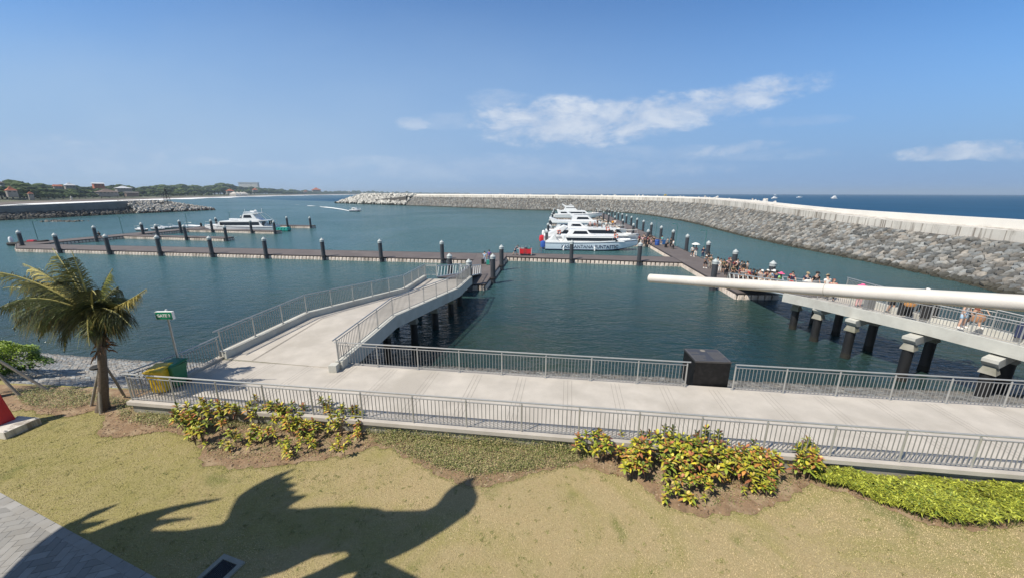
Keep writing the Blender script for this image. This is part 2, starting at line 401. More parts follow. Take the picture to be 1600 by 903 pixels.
# ================================================================== SHORE: lawn, promenade, revetments
LZ = 2.1; PZ = 2.6
def wl(x): return 12.68 - .1276 * (x + 14.5)                 # front (lawn side) edge line of the promenade
def wb(x): return 15.80 - .1300 * (x + 8.1)                  # water side line of the promenade
land = [(-70, -30), (70, -30), (70, wl(70) + .5), (-14.6, wl(-14.6) + .5), (-14.6, 14.3), (-22.5, 14.9), (-27, 17.6), (-40, 24), (-70, 34)]
# lawn surface
m = bpy.data.materials.new('mown_lawn'); m.use_nodes = True; T = NT(m.node_tree); b = T.n['Principled BSDF']; M['lawn'] = m
g = T.add('ShaderNodeNewGeometry'); pos = g.outputs['Position']
a1 = T.noise(pos, .35, 5, .65, .8); a2 = T.noise(pos, 2.6, 6, .65); a3 = T.noise(pos, 26, 5, .7); a4 = T.noise(pos, .8, 3, .5)
sxl = T.add('ShaderNodeSeparateXYZ'); T.lk(pos, sxl.inputs[0])
gr = T.mapr(sxl.outputs[0], -2, -12, .0, .22)
c1 = T.mix(T.mapr(T.math('ADD', a1, gr), .42, .66), (.44, .345, .195), (.33, .295, .115))
c1 = T.mix(T.mapr(a4, .60, .72), c1, (.19, .20, .065)); c1 = T.mix(T.mapr(a2, .35, .70, 0, .5), c1, (.42, .35, .20))
c1 = T.mix(T.mapr(a3, .3, .7, 0, .35), c1, (.22, .19, .08)); T.lk(c1, b.inputs['Base Color']); b.inputs['Roughness'].default_value = .9; b.inputs['Specular IOR Level'].default_value = .15
bn = T.add('ShaderNodeBump'); bn.inputs['Strength'].default_value = .9; bn.inputs['Distance'].default_value = .03
T.lk(T.math('ADD', a3, T.math('MULTIPLY', T.noise(pos, 90, 3, .6), .6)), bn.inputs['Height']); T.lk(bn.outputs[0], b.inputs['Normal'])
o = MB().prism(land, -1.0, LZ).build('lawn', M['lawn']); tag(o, 'sun-dried mown lawn below the balcony', 'lawn', kind='structure')

# soil beds along the wall: the turf is cut back, 15 mm lower edge hidden under a soil sheet with crumbs
bedpx = [(-60, 640), (0, 640), (45, 641), (62, 648), (108, 650), (150, 640), (166, 652), (158, 672), (150, 680), (200, 682), (262, 672), (300, 682), (312, 700), (322, 727), (360, 731), (420, 729), (480, 722), (540, 712), (580, 698), (610, 700), (650, 722), (690, 745), (745, 762), (800, 752), (850, 735), (895, 727), (950, 738), (1000, 752), (1030, 786), (1090, 806), (1180, 800), (1240, 775), (1268, 757), (1290, 762), (1340, 775), (1400, 800), (1450, 818), (1520, 828), (1600, 822), (1750, 830)]
bed = [P(x, y, LZ) for x, y in bedpx]
back = [(30, wl(30)), (20, wl(20)), (-14.6, wl(-14.6)), (-14.6, 14.25), (-19, 14.5), (-23, 14.8)]
poly = [(p.x, p.y) for p in bed] + [(q[0], q[1] - .0) for q in back]
def wiggle(poly, amp, step=.25, seed=2):
    r_ = random.Random(seed); out = []
    for i in range(len(poly)):
        a, b_ = Vector(poly[i]), Vector(poly[(i + 1) % len(poly)]); n = max(1, int((b_ - a).length / step)) if i < len(bedpx) - 1 else 1
        for k in range(n):
            q = a.lerp(b_, k / n); out.append((q.x + r_.uniform(-amp, amp), q.y + r_.uniform(-amp, amp)) if i < len(bedpx) else (q.x, q.y))
    return out
bed2 = wiggle(poly, .09, .14)
o = MB().prism(bed2, LZ - .3, LZ + .012).build('planting_bed_soil', M['soil']); tag(o, 'brown crumbly soil of the beds along the promenade wall', 'soil', kind='structure')
def in_poly(x, y, pl):
    c = False; j = len(pl) - 1
    for i in range(len(pl)):
        if (pl[i][1] > y) != (pl[j][1] > y) and x < (pl[j][0] - pl[i][0]) * (y - pl[i][1]) / (pl[j][1] - pl[i][1]) + pl[i][0]: c = not c
        j = i
    return c
# paved garden path, bottom left
m = bpy.data.materials.new('herringbone_pavers'); m.use_nodes = True; T = NT(m.node_tree); b = T.n['Principled BSDF']; M['paver'] = m
a = T.add('ShaderNodeAttribute'); a.attribute_name = 'tone'; g = T.add('ShaderNodeNewGeometry')
T.lk(T.mix(T.mapr(T.noise(g.outputs['Position'], 3, 5), .35, .7, 0, .5), a.outputs['Color'], (.24, .225, .20)), b.inputs['Base Color']); b.inputs['Roughness'].default_value = .85
pA, pB = P(0, 769, LZ), P(245, 903, LZ); pd = (pB - pA).normalized(); pn = Vector((pd.y, -pd.x, 0))    # pn points away from the lawn
if pn.y > 0: pn = -pn
def pthp(s, t, z): q = pA + pd * s + pn * t; return (q.x, q.y, z)
mb = MB(); mb.add([pthp(-14, 0, LZ + .004), pthp(22, 0, LZ + .004), pthp(22, 9, LZ + .004), pthp(-14, 9, LZ + .004)], [(0, 1, 2, 3)])
o = mb.build('garden_path', mat('path_joint_sand', (.10, .09, .08), .95, var=.2)); tag(o, 'grey herringbone path across the lower left corner', 'path', kind='structure')
V = []; Q = []; C = []
def slab(corners, z0, z1, tone_):
    n = len(V); sh = .006
    cx = sum(c[0] for c in corners) / 4; cy = sum(c[1] for c in corners) / 4
    for z, k in ((z0, 1), (z1, .985)):
        for c in corners: V.append((cx + (c[0] - cx) * k, cy + (c[1] - cy) * k, z))
    for f in ((4, 5, 6, 7), (0, 1, 5, 4), (1, 2, 6, 5), (2, 3, 7, 6), (3, 0, 4, 7)): Q.append([n + i for i in f]); C.append(tone_)
for i in range(-20, 40):                                     # border course
    s0, s1 = i * .42 + .008, (i + 1) * .42 - .008; v = random.uniform(.27, .34)
    slab([pthp(s0, 0, 0)[:2], pthp(s1, 0, 0)[:2], pthp(s1, .20, 0)[:2], pthp(s0, .20, 0)[:2]], LZ, LZ + .014, (v, v * .98, v * .94))
W_ = .20; ca, sa = math.cos(R(-38)), math.sin(R(-38))
for i in range(-70, 70):
    for j in range(-35, 35):
        ox, oy = i + 2 * j, i - 2 * j
        for (bx0, by0, bx1, by1) in ((0, 0, 2, 1), (2, -1, 3, 1)):
            g0 = .014; rc_ = [(ox + bx0 + g0, oy + by0 + g0), (ox + bx1 - g0, oy + by0 + g0), (ox + bx1 - g0, oy + by1 - g0), (ox + bx0 + g0, oy + by1 - g0)]
            pts = [((x * ca - y * sa) * W_, (x * sa + y * ca) * W_ + .22) for x, y in rc_]
            if max(p[1] for p in pts) < .215: continue
            pts = [(p[0], max(p[1], .012)) for p in pts]
            if max(p[1] for p in pts) > 5 or min(p[0] for p in pts) < -4 or max(p[0] for p in pts) > 11: continue
            v = random.uniform(.22, .34); slab([pthp(p[0], p[1], 0)[:2] for p in pts], LZ, LZ + .011, (v, v * .985, v * .95))
pp = raw_mesh('herringbone_paving', V, Q, M['paver'], colors=C); tag(pp, 'worn grey herringbone bricks of the garden path', 'paving', kind='structure')

# promenade slab and retaining wall
SK = [(-14.62, wl(-14.62) - .12), (-14.15, 14.45), (-13.95, 16.6)]
prom = [(60, wl(60) - .12), (60, wb(60) + .15), (-7.6, wb(-7.6) + .15), (-13.95, 16.75), (-14.15, 14.45), (-14.62, wl(-14.62) - .12)]
prom[0] = (60, wl(60) + .04); prom[-1] = (-14.62, wl(-14.62) + .04); mb = MB(); mb.prism(prom, 2.35, PZ)
prom_o = mb.build('promenade', M['concrete']); tag(prom_o, 'pale concrete promenade walkway between two railings', 'promenade', kind='structure')
jm = mat('dark_joint', (.22, .20, .18), .9); mb = MB()
def strip(a, b_, wdt, z):
    a, b_ = Vector(a).to_3d(), Vector(b_).to_3d(); d = (b_ - a).normalized(); n = Vector((-d.y, d.x, 0)) * wdt / 2
    return [(q.x, q.y, z) for q in (a - n, b_ - n, b_ + n, a + n)]
for i in range(26):                                          # groups of three fine saw joints across the walkway
    x = -13.6 + i * 1.93
    for d in (-.16, 0, .16):
        x0 = x + d; xb = x0 + .55
        if x0 < -13.9: continue
        mb.add(strip((x0, wl(x0) + .12), (xb, wb(xb) - .12), .011, PZ + .003), [(0, 1, 2, 3)])
tag(mb.build('paving_joints', jm), 'fine saw cut joints across the promenade', 'joints', kind='structure')
mb = MB()
mb.prism([(60, wl(60) - .06), (60, wl(60) + .2), (-14.55, wl(-14.55) + .2), (-14.55, wl(-14.55) - .06)], 1.2, 2.484)
wallt = thing('retaining_wall', 'low mossy cement retaining wall between lawn beds and promenade', 'retaining wall', (0, 0, 1.2))
mb.v = [(x, y, z - 1.2) for x, y, z in mb.v]; mb.build('wall_face', M['wall'], wallt)
mb = MB(); mb.prism([(60, wl(60) - .16), (60, wl(60) + .06), (-14.66, wl(-14.66) + .06), (-14.66, wl(-14.66) - .16)], 1.285, 1.408 + .01)
mb.build('coping', M['concrete'], wallt)
# side wall at the left end
mb = MB(); mb.prism([(-14.66, wl(-14.66) + .07), (-14.5, wl(-14.66) + .07), (-14.05, 14.5), (-13.85, 16.7), (-14.05, 16.7), (-14.25, 14.5)], .2, 2.35 + .09)
tag(mb.build('side_wall', M['wall']), 'short cement side wall beneath the railing behind the bins', 'retaining wall')

# revetment of grey cobbles under the promenade
def revA(uu, vv):
    x = -8 + uu * 56; x0 = x; yt = wb(x) + .18; yb = 20.5 - .10 * (x - 4)
    return np.stack([x, yb + (yt - yb) * vv, -.25 + 2.5 * vv + 0 * x], -1)
Vv, Ff, Cc = stones(revA, 190, 20, np.array([0, .42, .9]), h=.07, seed=5, tone=grey_tone(.09, .22, .03, .25))
rv = raw_mesh('cobble_revetment', Vv, Ff, M['tonematte'], colors=Cc); tag(rv, 'grey cobble revetment sloping from the promenade into the water', 'revetment')
def revB(uu, vv):
    top = [(-36, 22.6, 2.0), (-27, 17.6, 2.05), (-22.5, 14.9, 2.05), (-16.5, 14.4, 2.05), (-14.05, 14.3, 2.05), (-13.8, 16.6, 2.1), (-7.6, 16.0, 2.1)]
    bot = [(-40, 26, -.3), (-33, 23.6, -.3), (-27, 22.9, -.3), (-23, 22.4, -.3), (-17, 22.2, -.3), (-13, 22, -.3), (-8, 21.6, -.3)]
    tt = np.linspace(0, 1, 7); f_ = lambda a, k: np.interp(uu, tt, [q[k] for q in a])
    return np.stack([f_(bot, k) + (f_(top, k) - f_(bot, k)) * vv for k in range(3)], -1)
Vv, Ff, Cc = stones(revB, 125, 38, np.array([-.05, .3, .95]), h=.032, seed=6, tone=grey_tone(.22, .37, .05, .22))
rv2 = raw_mesh('stone_slope', Vv, Ff, M['tonematte'], colors=Cc); tag(rv2, 'pale pitched stone slope between the palm and the water', 'revetment')
def sheet_of(A, nu, nv, name, mt, dz=-.03, parent=None):
    uu, vv = np.meshgrid(np.linspace(0, 1, nu + 1), np.linspace(0, 1, nv + 1)); Pn = A(uu, vv).reshape(-1, 3) + np.array([0, 0, dz])
    q = [(j * (nu + 1) + i, j * (nu + 1) + i + 1, (j + 1) * (nu + 1) + i + 1, (j + 1) * (nu + 1) + i) for j in range(nv) for i in range(nu)]
    return raw_mesh(name, Pn, q, mt, parent=parent)
mort = mat('mortar_bed', (.16, .15, .13), .95, var=.2)
sheet_of(revA, 8, 2, 'mortar_bed', mort, parent=rv); sheet_of(revB, 12, 2, 'mortar_bed', mort, parent=rv2)

# ================================================================== BREAKWATER
BW = [(46.5, 18, 4.4, 5.9, 6.9), (50.5, 28, 4.4, 5.9, 6.95), (52.9, 36.8, 4.4, 5.9, 7.0), (54.7, 44.0, 4.4, 5.88, 7.02), (55.9, 52.9, 4.38, 5.86, 7.02), (56.4, 64.6, 4.55, 6.0, 7.08), (57.3, 82.4, 5.15, 6.64, 7.3), (60.0, 103, 5.7, 7.35, 7.85), (64.6, 128, 6.2, 8.0, 8.45), (67.9, 160, 6.5, 8.3, 8.85), (67.0, 192, 6.55, 8.38, 9.0), (60.5, 212, 6.65, 8.45, 9.1), (46.0, 226, 6.8, 8.55, 9.2), (22.0, 236, 7.1, 8.7, 9.4), (0, 248.5, 7.25, 8.82, 9.5), (-18.2, 266, 7.2, 8.88, 9.57), (-49.4, 293, 7.2, 8.88, 9.62), (-95.1, 331, 7.2, 8.8, 9.65)]
BW = np.array(BW, float)
def cr_spline(pts, per=12):
    out = []
    n = len(pts)
    for i in range(n - 1):
        p0, p1, p2, p3 = pts[max(i - 1, 0)], pts[i], pts[i + 1], pts[min(i + 2, n - 1)]
        for k in range(per):
            t = k / per; out.append(.5 * ((2 * p1) + (-p0 + p2) * t + (2 * p0 - 5 * p1 + 4 * p2 - p3) * t * t + (-p0 + 3 * p1 - 3 * p2 + p3) * t ** 3))
    out.append(pts[-1]); return np.array(out)
sp_ = cr_spline(BW); seg = np.linalg.norm(np.diff(sp_[:, :2], axis=0), axis=1); cum = np.concatenate([[0], np.cumsum(seg)]); LEN = cum[-1]
def at_s(s_): return np.stack([np.interp(s_, cum, sp_[:, k]) for k in range(5)], -1)
tan_ = np.gradient(sp_[:, :2], axis=0); tan_ /= np.linalg.norm(tan_, axis=1, keepdims=True); nor_ = np.stack([tan_[:, 1], -tan_[:, 0]], 1)
def nor_s(s_): q = np.stack([np.interp(s_, cum, nor_[:, k]) for k in range(2)], -1); return q / np.linalg.norm(q, axis=-1, keepdims=True)
bwt = thing('breakwater', 'long curving stone breakwater with a streaked white concrete crown wall', 'breakwater', (0, 0, 0))
def bwA(uu, vv):
    s_ = uu * LEN; q = at_s(s_); n = nor_s(s_); off = -.6 + 8.1 * vv
    return np.stack([q[..., 0] + n[..., 0] * off, q[..., 1] + n[..., 1] * off, -.35 + (q[..., 2] + .35) * vv], -1)
NS = 560; sm = (np.arange(NS) + .5) / NS * LEN; nn = nor_s(sm); N3 = np.stack([-nn[:, 0] * .5, -nn[:, 1] * .5, np.full(NS, .87)], 1)
Vv, Ff, Cc = stones(bwA, NS, 13, N3, h=.30, jit=.34, seed=9, tone=grey_tone(.09, .29, .04, .55))
raw_mesh('stone_revetment', Vv, Ff, M['tonematte'], colors=Cc, parent=bwt)
sheet_of(bwA, 200, 1, 'stone_bed', mat('dark_rock_gap', (.06, .055, .05), .95), dz=-.1, parent=bwt)
def bw_strip(rows, name, mt, n=230, parent=bwt):
    s_ = np.linspace(0, LEN, n); q = at_s(s_); nr = nor_s(s_); rings = []
    for i in range(n):
        zc, zf, zb = q[i, 2:]; rings.append([(q[i, 0] + nr[i, 0] * o_, q[i, 1] + nr[i, 1] * o_, fz(zc, zf, zb)) for o_, fz in rows])
    return MB().loft(rings).build(name, mt, parent)
bw_strip([(7.35, lambda c, f, b_: c - .5), (7.35, lambda c, f, b_: c + .12), (7.85, lambda c, f, b_: c + .12), (7.85, lambda c, f, b_: c - .5)], 'stone_ledge', mat('ledge_concrete', (.07, .065, .06), .9, var=.15))
bw_strip([(7.8, lambda c, f, b_: 0.), (7.8, lambda c, f, b_: f), (11.6, lambda c, f, b_: f + .03), (11.6, lambda c, f, b_: 0.)], 'crown_slab', M['whitewall'])
bw_strip([(11.55, lambda c, f, b_: 1.), (11.55, lambda c, f, b_: b_), (12.6, lambda c, f, b_: b_ + .02), (13.2, lambda c, f, b_: f), (13.2, lambda c, f, b_: 1.)], 'wave_wall', mat('bleached_concrete', (.70, .68, .64), .85, var=.07, vscale=.2))
mb = MB()                                                   # vertical construction joints on the crown wall
for k in range(int(LEN / 5)):
    q = at_s(np.array(k * 5. + 2)); n = nor_s(np.array(k * 5. + 2)); t = np.array([-n[1], n[0]])
    a = q[:2] + n * 7.78; mb.box((a[0], a[1], (q[2] + q[3]) / 2 + .1), (.05, .04, q[3] - q[2] - .25), rz=math.atan2(t[1], t[0]))
mb.build('wall_joints', jm, bwt)['kind'] = 'stuff'
# armour units of the head and along the sea side
tip = [(-95, 331), (-120, 350), (-150, 374), (-176, 394)]
pts = []; sz = []
g_ = np.random.default_rng(21)
for i in range(1900):
    u = g_.random(); x = -92 - 92 * u; y = 328 + 70 * u; nx, ny = .62, .78; off = -1.5 + g_.random() * 21; top = 8.9 * min(1, (1.03 - u) * 3.0)
    zz = min(top, max(-.3, (off + 2) / 10.5 * 9.2)) if off < 12 else min(top, 9.0 - (off - 12) * .5)
    if u > .93 and g_.random() < .4: continue
    pts.append((x + nx * off, y + ny * off, zz)); sz.append(.85 + .75 * g_.random())
Vv, Ff, nf = rocks(pts, sz, 22); c = np.repeat(np.array([(lambda v: (v, v * .97, v * .90))(.30 + .32 * g_.random()) if p[2] > .9 else (.05, .048, .04) for p in pts]), nf, axis=0)
o = raw_mesh('armour_units', Vv, Ff, M['tonematte'], colors=c, parent=bwt); o['kind'] = 'stuff'
o['label'] = 'bleached armour units heaped round the breakwater head'
mb = MB(); mb.prism([(-92, 330), (-180, 397), (-178, 404), (-80, 345)], -1, [7.6, .2, .2, 7.6]); mb.build('head_core', mat('dark_rock_gap2', (.08, .075, .07), .95), bwt)
pts = []; sz = []
for s_ in np.arange(95, 330, 1.7):
    q = at_s(np.array(s_)); n = nor_s(np.array(s_)); 
    for k in range(2):
        off = 13.8 + g_.random() * 4.5; pts.append((q[0] + n[0] * off, q[1] + n[1] * off, q[4] - .9 - (off - 13.8) * .7 + g_.random() * .9)); sz.append(.9 + .4 * g_.random())
Vv, Ff, nf = tetrapods(pts, sz, 4); v = .5 + .15 * g_.random((len(pts), 1)); c = np.repeat(np.concatenate([v, v * .97, v * .92], 1), nf, axis=0)
o = raw_mesh('tetrapod_row', Vv, Ff, M['tonematte'], colors=c, parent=bwt); o['kind'] = 'stuff'

# ================================================================== LEFT JETTY
jt = thing('stone_jetty', 'low dark stone jetty with a concrete capping running in from the left', 'jetty', (0, 0, 0))
wlp = [P(x, y, 0) for x, y in ((-260, 362), (-120, 352), (0, 345), (100, 340), (200, 334.5), (262, 331.5))]
JL = [(p.x, p.y) for p in wlp]
def jA(uu, vv):
    tt = np.linspace(0, 1, len(JL)); x = np.interp(uu, tt, [p[0] for p in JL]); y = np.interp(uu, tt, [p[1] for p in JL]); off = -.5 + 6.0 * vv
    return np.stack([x - .96 * off, y + .3 * off, -.3 + 2.6 * vv + 0 * x], -1)
pts = []; sz = []
for i in range(1500):
    u = g_.random(); v = g_.random(); q = jA(np.array(u), np.array(v)); pts.append((q[0], q[1], q[2])); sz.append(.5 + .6 * g_.random())
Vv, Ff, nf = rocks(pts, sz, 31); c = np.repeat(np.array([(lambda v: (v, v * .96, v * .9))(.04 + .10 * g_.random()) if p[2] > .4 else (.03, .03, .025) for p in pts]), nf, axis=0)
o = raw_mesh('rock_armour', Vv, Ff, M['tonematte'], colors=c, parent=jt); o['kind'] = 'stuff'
mb = MB(); rings = []
zt = [4.6, 4.7, 4.9, 5.3, 5.9, 6.2]
for i, (x, y) in enumerate(JL): rings.append([(x - 4.6, y + 1.6, -1), (x - 4.6, y + 1.6, zt[i] - .9), (x - 5.0, y + 1.8, zt[i]), (x - 8.0, y + 2.8, zt[i] + .02), (x - 8.0, y + 2.8, -1)])
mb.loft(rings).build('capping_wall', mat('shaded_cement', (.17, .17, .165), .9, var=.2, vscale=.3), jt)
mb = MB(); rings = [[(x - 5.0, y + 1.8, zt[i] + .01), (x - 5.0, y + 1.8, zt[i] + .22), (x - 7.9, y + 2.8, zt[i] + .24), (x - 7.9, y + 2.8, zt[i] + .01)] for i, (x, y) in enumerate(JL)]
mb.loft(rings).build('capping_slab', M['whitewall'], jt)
pts = []; sz = []
c0 = P(218, 334, 0); c1 = P(338, 328.5, 0)
for i in range(900):
    u = g_.random(); off = g_.random() * 16; base = c0.lerp(c1, u); top = 5.4 * min(1, (1.05 - u) * 1.6)
    zz = min(top, off / 7.5 * 5.4) if off < 8 else min(top, 5.4)
    pts.append((base.x - .97 * off, base.y + .3 * off, zz)); sz.append(.75 + .35 * g_.random())
Vv, Ff, nf = tetrapods(pts, sz, 33); c = np.repeat(np.array([(lambda v: (v, v * .94, v * .86))(.36 + .22 * g_.random()) if p[2] > .5 else (.07, .05, .04) for p in pts]), nf, axis=0)
o = raw_mesh('tetrapods', Vv, Ff, M['tonematte'], colors=c, parent=jt); o['kind'] = 'stuff'
mb = MB(); mb.prism([(c0.x - 1.5, c0.y), (c1.x - 1, c1.y), (c1.x - 8, c1.y + 3), (c0.x - 15, c0.y + 5)], -1, [1, .2, .2, 5.2]); mb.build('jetty_core', mat('dark_rock_gap3', (.05, .045, .04), .95), jt)
# beacon tower on the jetty head
bp = P(262, 317, 6.3); bt = thing('beacon_tower', 'thin dark lattice beacon tower on the tetrapod jetty head', 'beacon', bp)
mb = MB()
for sx_ in (-1, 1):
    for sy_ in (-1, 1): mb.tube([(sx_ * 1.6, sy_ * 1.6, -1.5), (sx_ * .5, sy_ * .5, 7.5)], .14, 4)
for k in range(5):
    z0 = k * 1.5; a = 1.6 - .13 * k * 1.2; b2 = 1.6 - .13 * (k + 1) * 1.2
    for q in ((-1, -1, 1, -1), (1, -1, 1, 1), (1, 1, -1, 1), (-1, 1, -1, -1)): mb.tube([(q[0] * a, q[1] * a, z0), (q[2] * b2, q[3] * b2, z0 + 1.5)], .08, 4)
mb.build('lattice', M['trim'], bt); bt.scale = (.6, .6, .6)
MB().lathe((0, 0, 7.5), [(.9, 0), (.9, .15), (.45, .16), (.45, 1.3), (.6, 1.35), (.1, 2.0), (.05, 3.0)], 8).build('lantern', M['rubber'], bt)
# submerged reef of dark rocks
pts = []; sz = []
rp = P(104, 346.5, 0)
for i in range(60): pts.append((rp.x - 1 + (g_.random() - .5) * 15, rp.y + (g_.random() - .5) * 5, -.25)); sz.append(.5 + .35 * g_.random())
Vv, Ff, nf = rocks(pts, sz, 41); c = np.repeat(np.array([(lambda v: (v, v * .95, v * .85))(.05 + .14 * g_.random()) for p in pts]), nf, axis=0)
tag(raw_mesh('reef_rocks', Vv, Ff, M['tonematte'], colors=c), 'low dark patch of rocks awash off the stone jetty', 'rocks', kind='stuff')

# ================================================================== FAR SHORE
YS = ([-400, -200, 0, 30, 100, 200, 300, 400, 480, 560, 650, 740], [333, 326, 321.5, 319.3, 316.4, 312.8, 309.6, 306.8, 305.2, 304.3, 303.9, 303.6])
def shore_d(px):                                            # world distance (y) of the waterline along the ray of column px
    q = P(px, float(np.interp(px, *YS)), 0); return q
cols = np.arange(-420, 745, 12.0); fac = [.98, 1.0, 1.02, 1.08, 1.2, 1.45, 1.9, 2.6]; zz = [-.4, .15, 1.1, 2.0, 2.8, 4.0, 5.0, 6.0]
V = []; Q = []
nr = len(fac)
for ci, px in enumerate(cols):
    q = shore_d(px)
    for k, f_ in enumerate(fac):
        nz = 0 if k < 3 else (math.sin(px * .05 + k) + math.sin(px * .023 + 2 * k)) * .5
        hk = max(.2, min(1.0, (700 - px) / 420)); V.append((q.x * f_, q.y * f_, zz[k] * (1 if k < 2 else hk) + nz * (.3 if k > 2 else 0)))
for ci in range(len(cols) - 1):
    for k in range(nr - 1): Q.append((ci * nr + k, (ci + 1) * nr + k, (ci + 1) * nr + k + 1, ci * nr + k + 1))
m = bpy.data.materials.new('shore_land'); m.use_nodes = True; T = NT(m.node_tree); b = T.n['Principled BSDF']
g = T.add('ShaderNodeNewGeometry'); sx = T.add('ShaderNodeSeparateXYZ'); T.lk(g.outputs['Position'], sx.inputs[0])
n_ = T.noise(g.outputs['Position'], .012, 5, .65)
T.lk(T.mix(T.mapr(T.math('ADD', sx.outputs[2], T.math('MULTIPLY', n_, 2.)), 2.0, 3.6), T.mix(T.mapr(n_, .4, .6), (.15, .125, .11), (.21, .18, .155)), T.mix(T.mapr(n_, .4, .62), (.07, .085, .04), (.13, .13, .08))), b.inputs['Base Color']); b.inputs['Roughness'].default_value = .95
o = raw_mesh('shore_land', V, Q, m); tag(o, 'dark volcanic beach and low green coast across the bay', 'land', kind='structure')
# surf line: thin broken foam just above the water
m = bpy.data.materials.new('surf_foam'); m.use_nodes = True; T = NT(m.node_tree); b = T.n['Principled BSDF']; b.inputs['Base Color'].default_value = (.85, .87, .88, 1); b.inputs['Roughness'].default_value = .8
g = T.add('ShaderNodeNewGeometry'); mpn = T.add('ShaderNodeMapping'); T.lk(g.outputs['Position'], mpn.inputs[0]); mpn.inputs['Scale'].default_value = (1, .5, 1)
a = T.add('ShaderNodeAttribute'); a.attribute_name = 'tone'
T.lk(T.mapr(T.math('ADD', T.noise(mpn.outputs[0], .05, 5, .65), T.math('MULTIPLY', T.math('SUBTRACT', a.outputs['Fac'], .5), .55)), .42, .56), b.inputs['Alpha']); M['surf'] = m
SW = ([-400, 0, 30, 60, 120, 200, 300, 400, 480, 560, 740], [2.0, .6, 1.2, 3.4, 4.2, 3.0, 2.1, 1.1, .7, .45, .3])
V = []; Q = []; C = []; cols2 = np.arange(-100, 742, 6.0)
for px in cols2:
    ys = float(np.interp(px, *YS)); ww = float(np.interp(px, *SW)) * (1 + .25 * math.sin(px * .11)); q0 = P(px, ys - .1, 0)
    for k, t in enumerate((0, .33, .66, 1.0)):
        q = P(px, ys - .1 + ww * t, 0); V.append((q.x, q.y, .10 + .02 * k))
for ci in range(len(cols2) - 1):
    for k in range(3): Q.append((ci * 4 + k, (ci + 1) * 4 + k, (ci + 1) * 4 + k + 1, ci * 4 + k + 1)); C.append([(.8, .85, .45)[k]] * 3)
tag(raw_mesh('surf', V, Q, M['surf'], colors=C), 'white surf breaking along the dark beach', 'surf', kind='stuff')
# ================================================================== RAILINGS
def railing(name, label, pts, h=1.1, spacing=1.9, over=(.12, .12), group=None, bar=.134, posts=None, cap_r=.031, h2=.965):
    """handrail over posts, one bar panel per bay; pts = list of (x,y,z) at the foot"""
    pts = [Vector(p) for p in pts]; base = pts[0].copy(); t = thing(name, label, 'railing', base, 0, group)
    L = [p - base for p in pts]
    feet = []
    for i in range(len(L) - 1):
        n = max(1, round((L[i + 1] - L[i]).length / spacing))
        for k in range(n): feet.append((L[i].lerp(L[i + 1], k / n)))
    feet.append(L[-1].copy())
    d0 = (L[1] - L[0]).normalized(); d1 = (L[-1] - L[-2]).normalized()
    hr = [L[0] - d0 * over[0]] + [p for p in L] + [L[-1] + d1 * over[1]]
    MB().tube([p + Vector((0, 0, h)) for p in hr], cap_r, 8).build('handrail', M['rail'], t, smooth=True)
    for f in feet:
        mb = MB(); mb.tube([f + Vector((0, 0, 0)), f + Vector((0, 0, h - .07))], .031, 8); mb.tube([f + Vector((0, 0, h - .09)), f + Vector((0, 0, h - .02))], .011, 6)
        mb.box(f + Vector((0, 0, .008)), (.12, .12, .016)); mb.build('post', M['rail'], t, smooth=True)
    for i in range(len(feet) - 1):
        a, b_ = feet[i], feet[i + 1]; d = b_ - a; ln = d.length; u = d.normalized(); a2, b2 = a + u * .035, b_ - u * .035
        mb = MB(); rz = math.atan2(d.y, d.x)
        for zz_ in (.10, h2): mb.tube([a2 + Vector((0, 0, zz_)), b2 + Vector((0, 0, zz_))], .019, 6)
        n = max(2, int(round(ln / bar)))
        for k in range(1, n):
            q = a.lerp(b_, k / n); mb.tube([q + Vector((0, 0, .10)), q + Vector((0, 0, h2))], .0135, 5, cap=False)
        mb.build('bar_panel', M['railb'], t)
    return t
def seg_line(fn, x0, x1, z, sp=1.9):
    n = max(1, round(abs(x1 - x0) / sp)); return [(x0 + (x1 - x0) * k / n, fn(x0 + (x1 - x0) * k / n), z) for k in (0, n)]
railing('railing', 'long grey railing nearest the lawn, with yellow leaved shrubs in front of it', seg_line(wl, -14.55, 24.5, PZ))
railing('railing', 'grey railing on the water side between the ramp jetty and the black stone block', seg_line(wb, -8.02, 7.15, PZ))
railing('railing', 'grey railing on the water side right of the black stone block', seg_line(wb, 8.98, 26.0, PZ), over=(.02, .1))
railing('railing', 'grey railing rising behind the yellow and green bins', [(-14.62, 12.86, PZ), (-14.17, 14.45, PZ)], over=(.0, .1))
railing('railing', 'short grey railing between the gate sign and the jetty kerb', [(-14.14, 14.62, PZ), (-13.98, 16.35, PZ)], over=(.1, .1))
mb = MB(); mb.prism([(-14.30, 14.45), (-14.02, 14.5), (-13.82, 16.45), (-14.12, 16.45)], 2.35, 2.72)
tag(mb.build('kerb', M['concrete']), 'short concrete kerb under the small railing beside the gate sign', 'kerb')

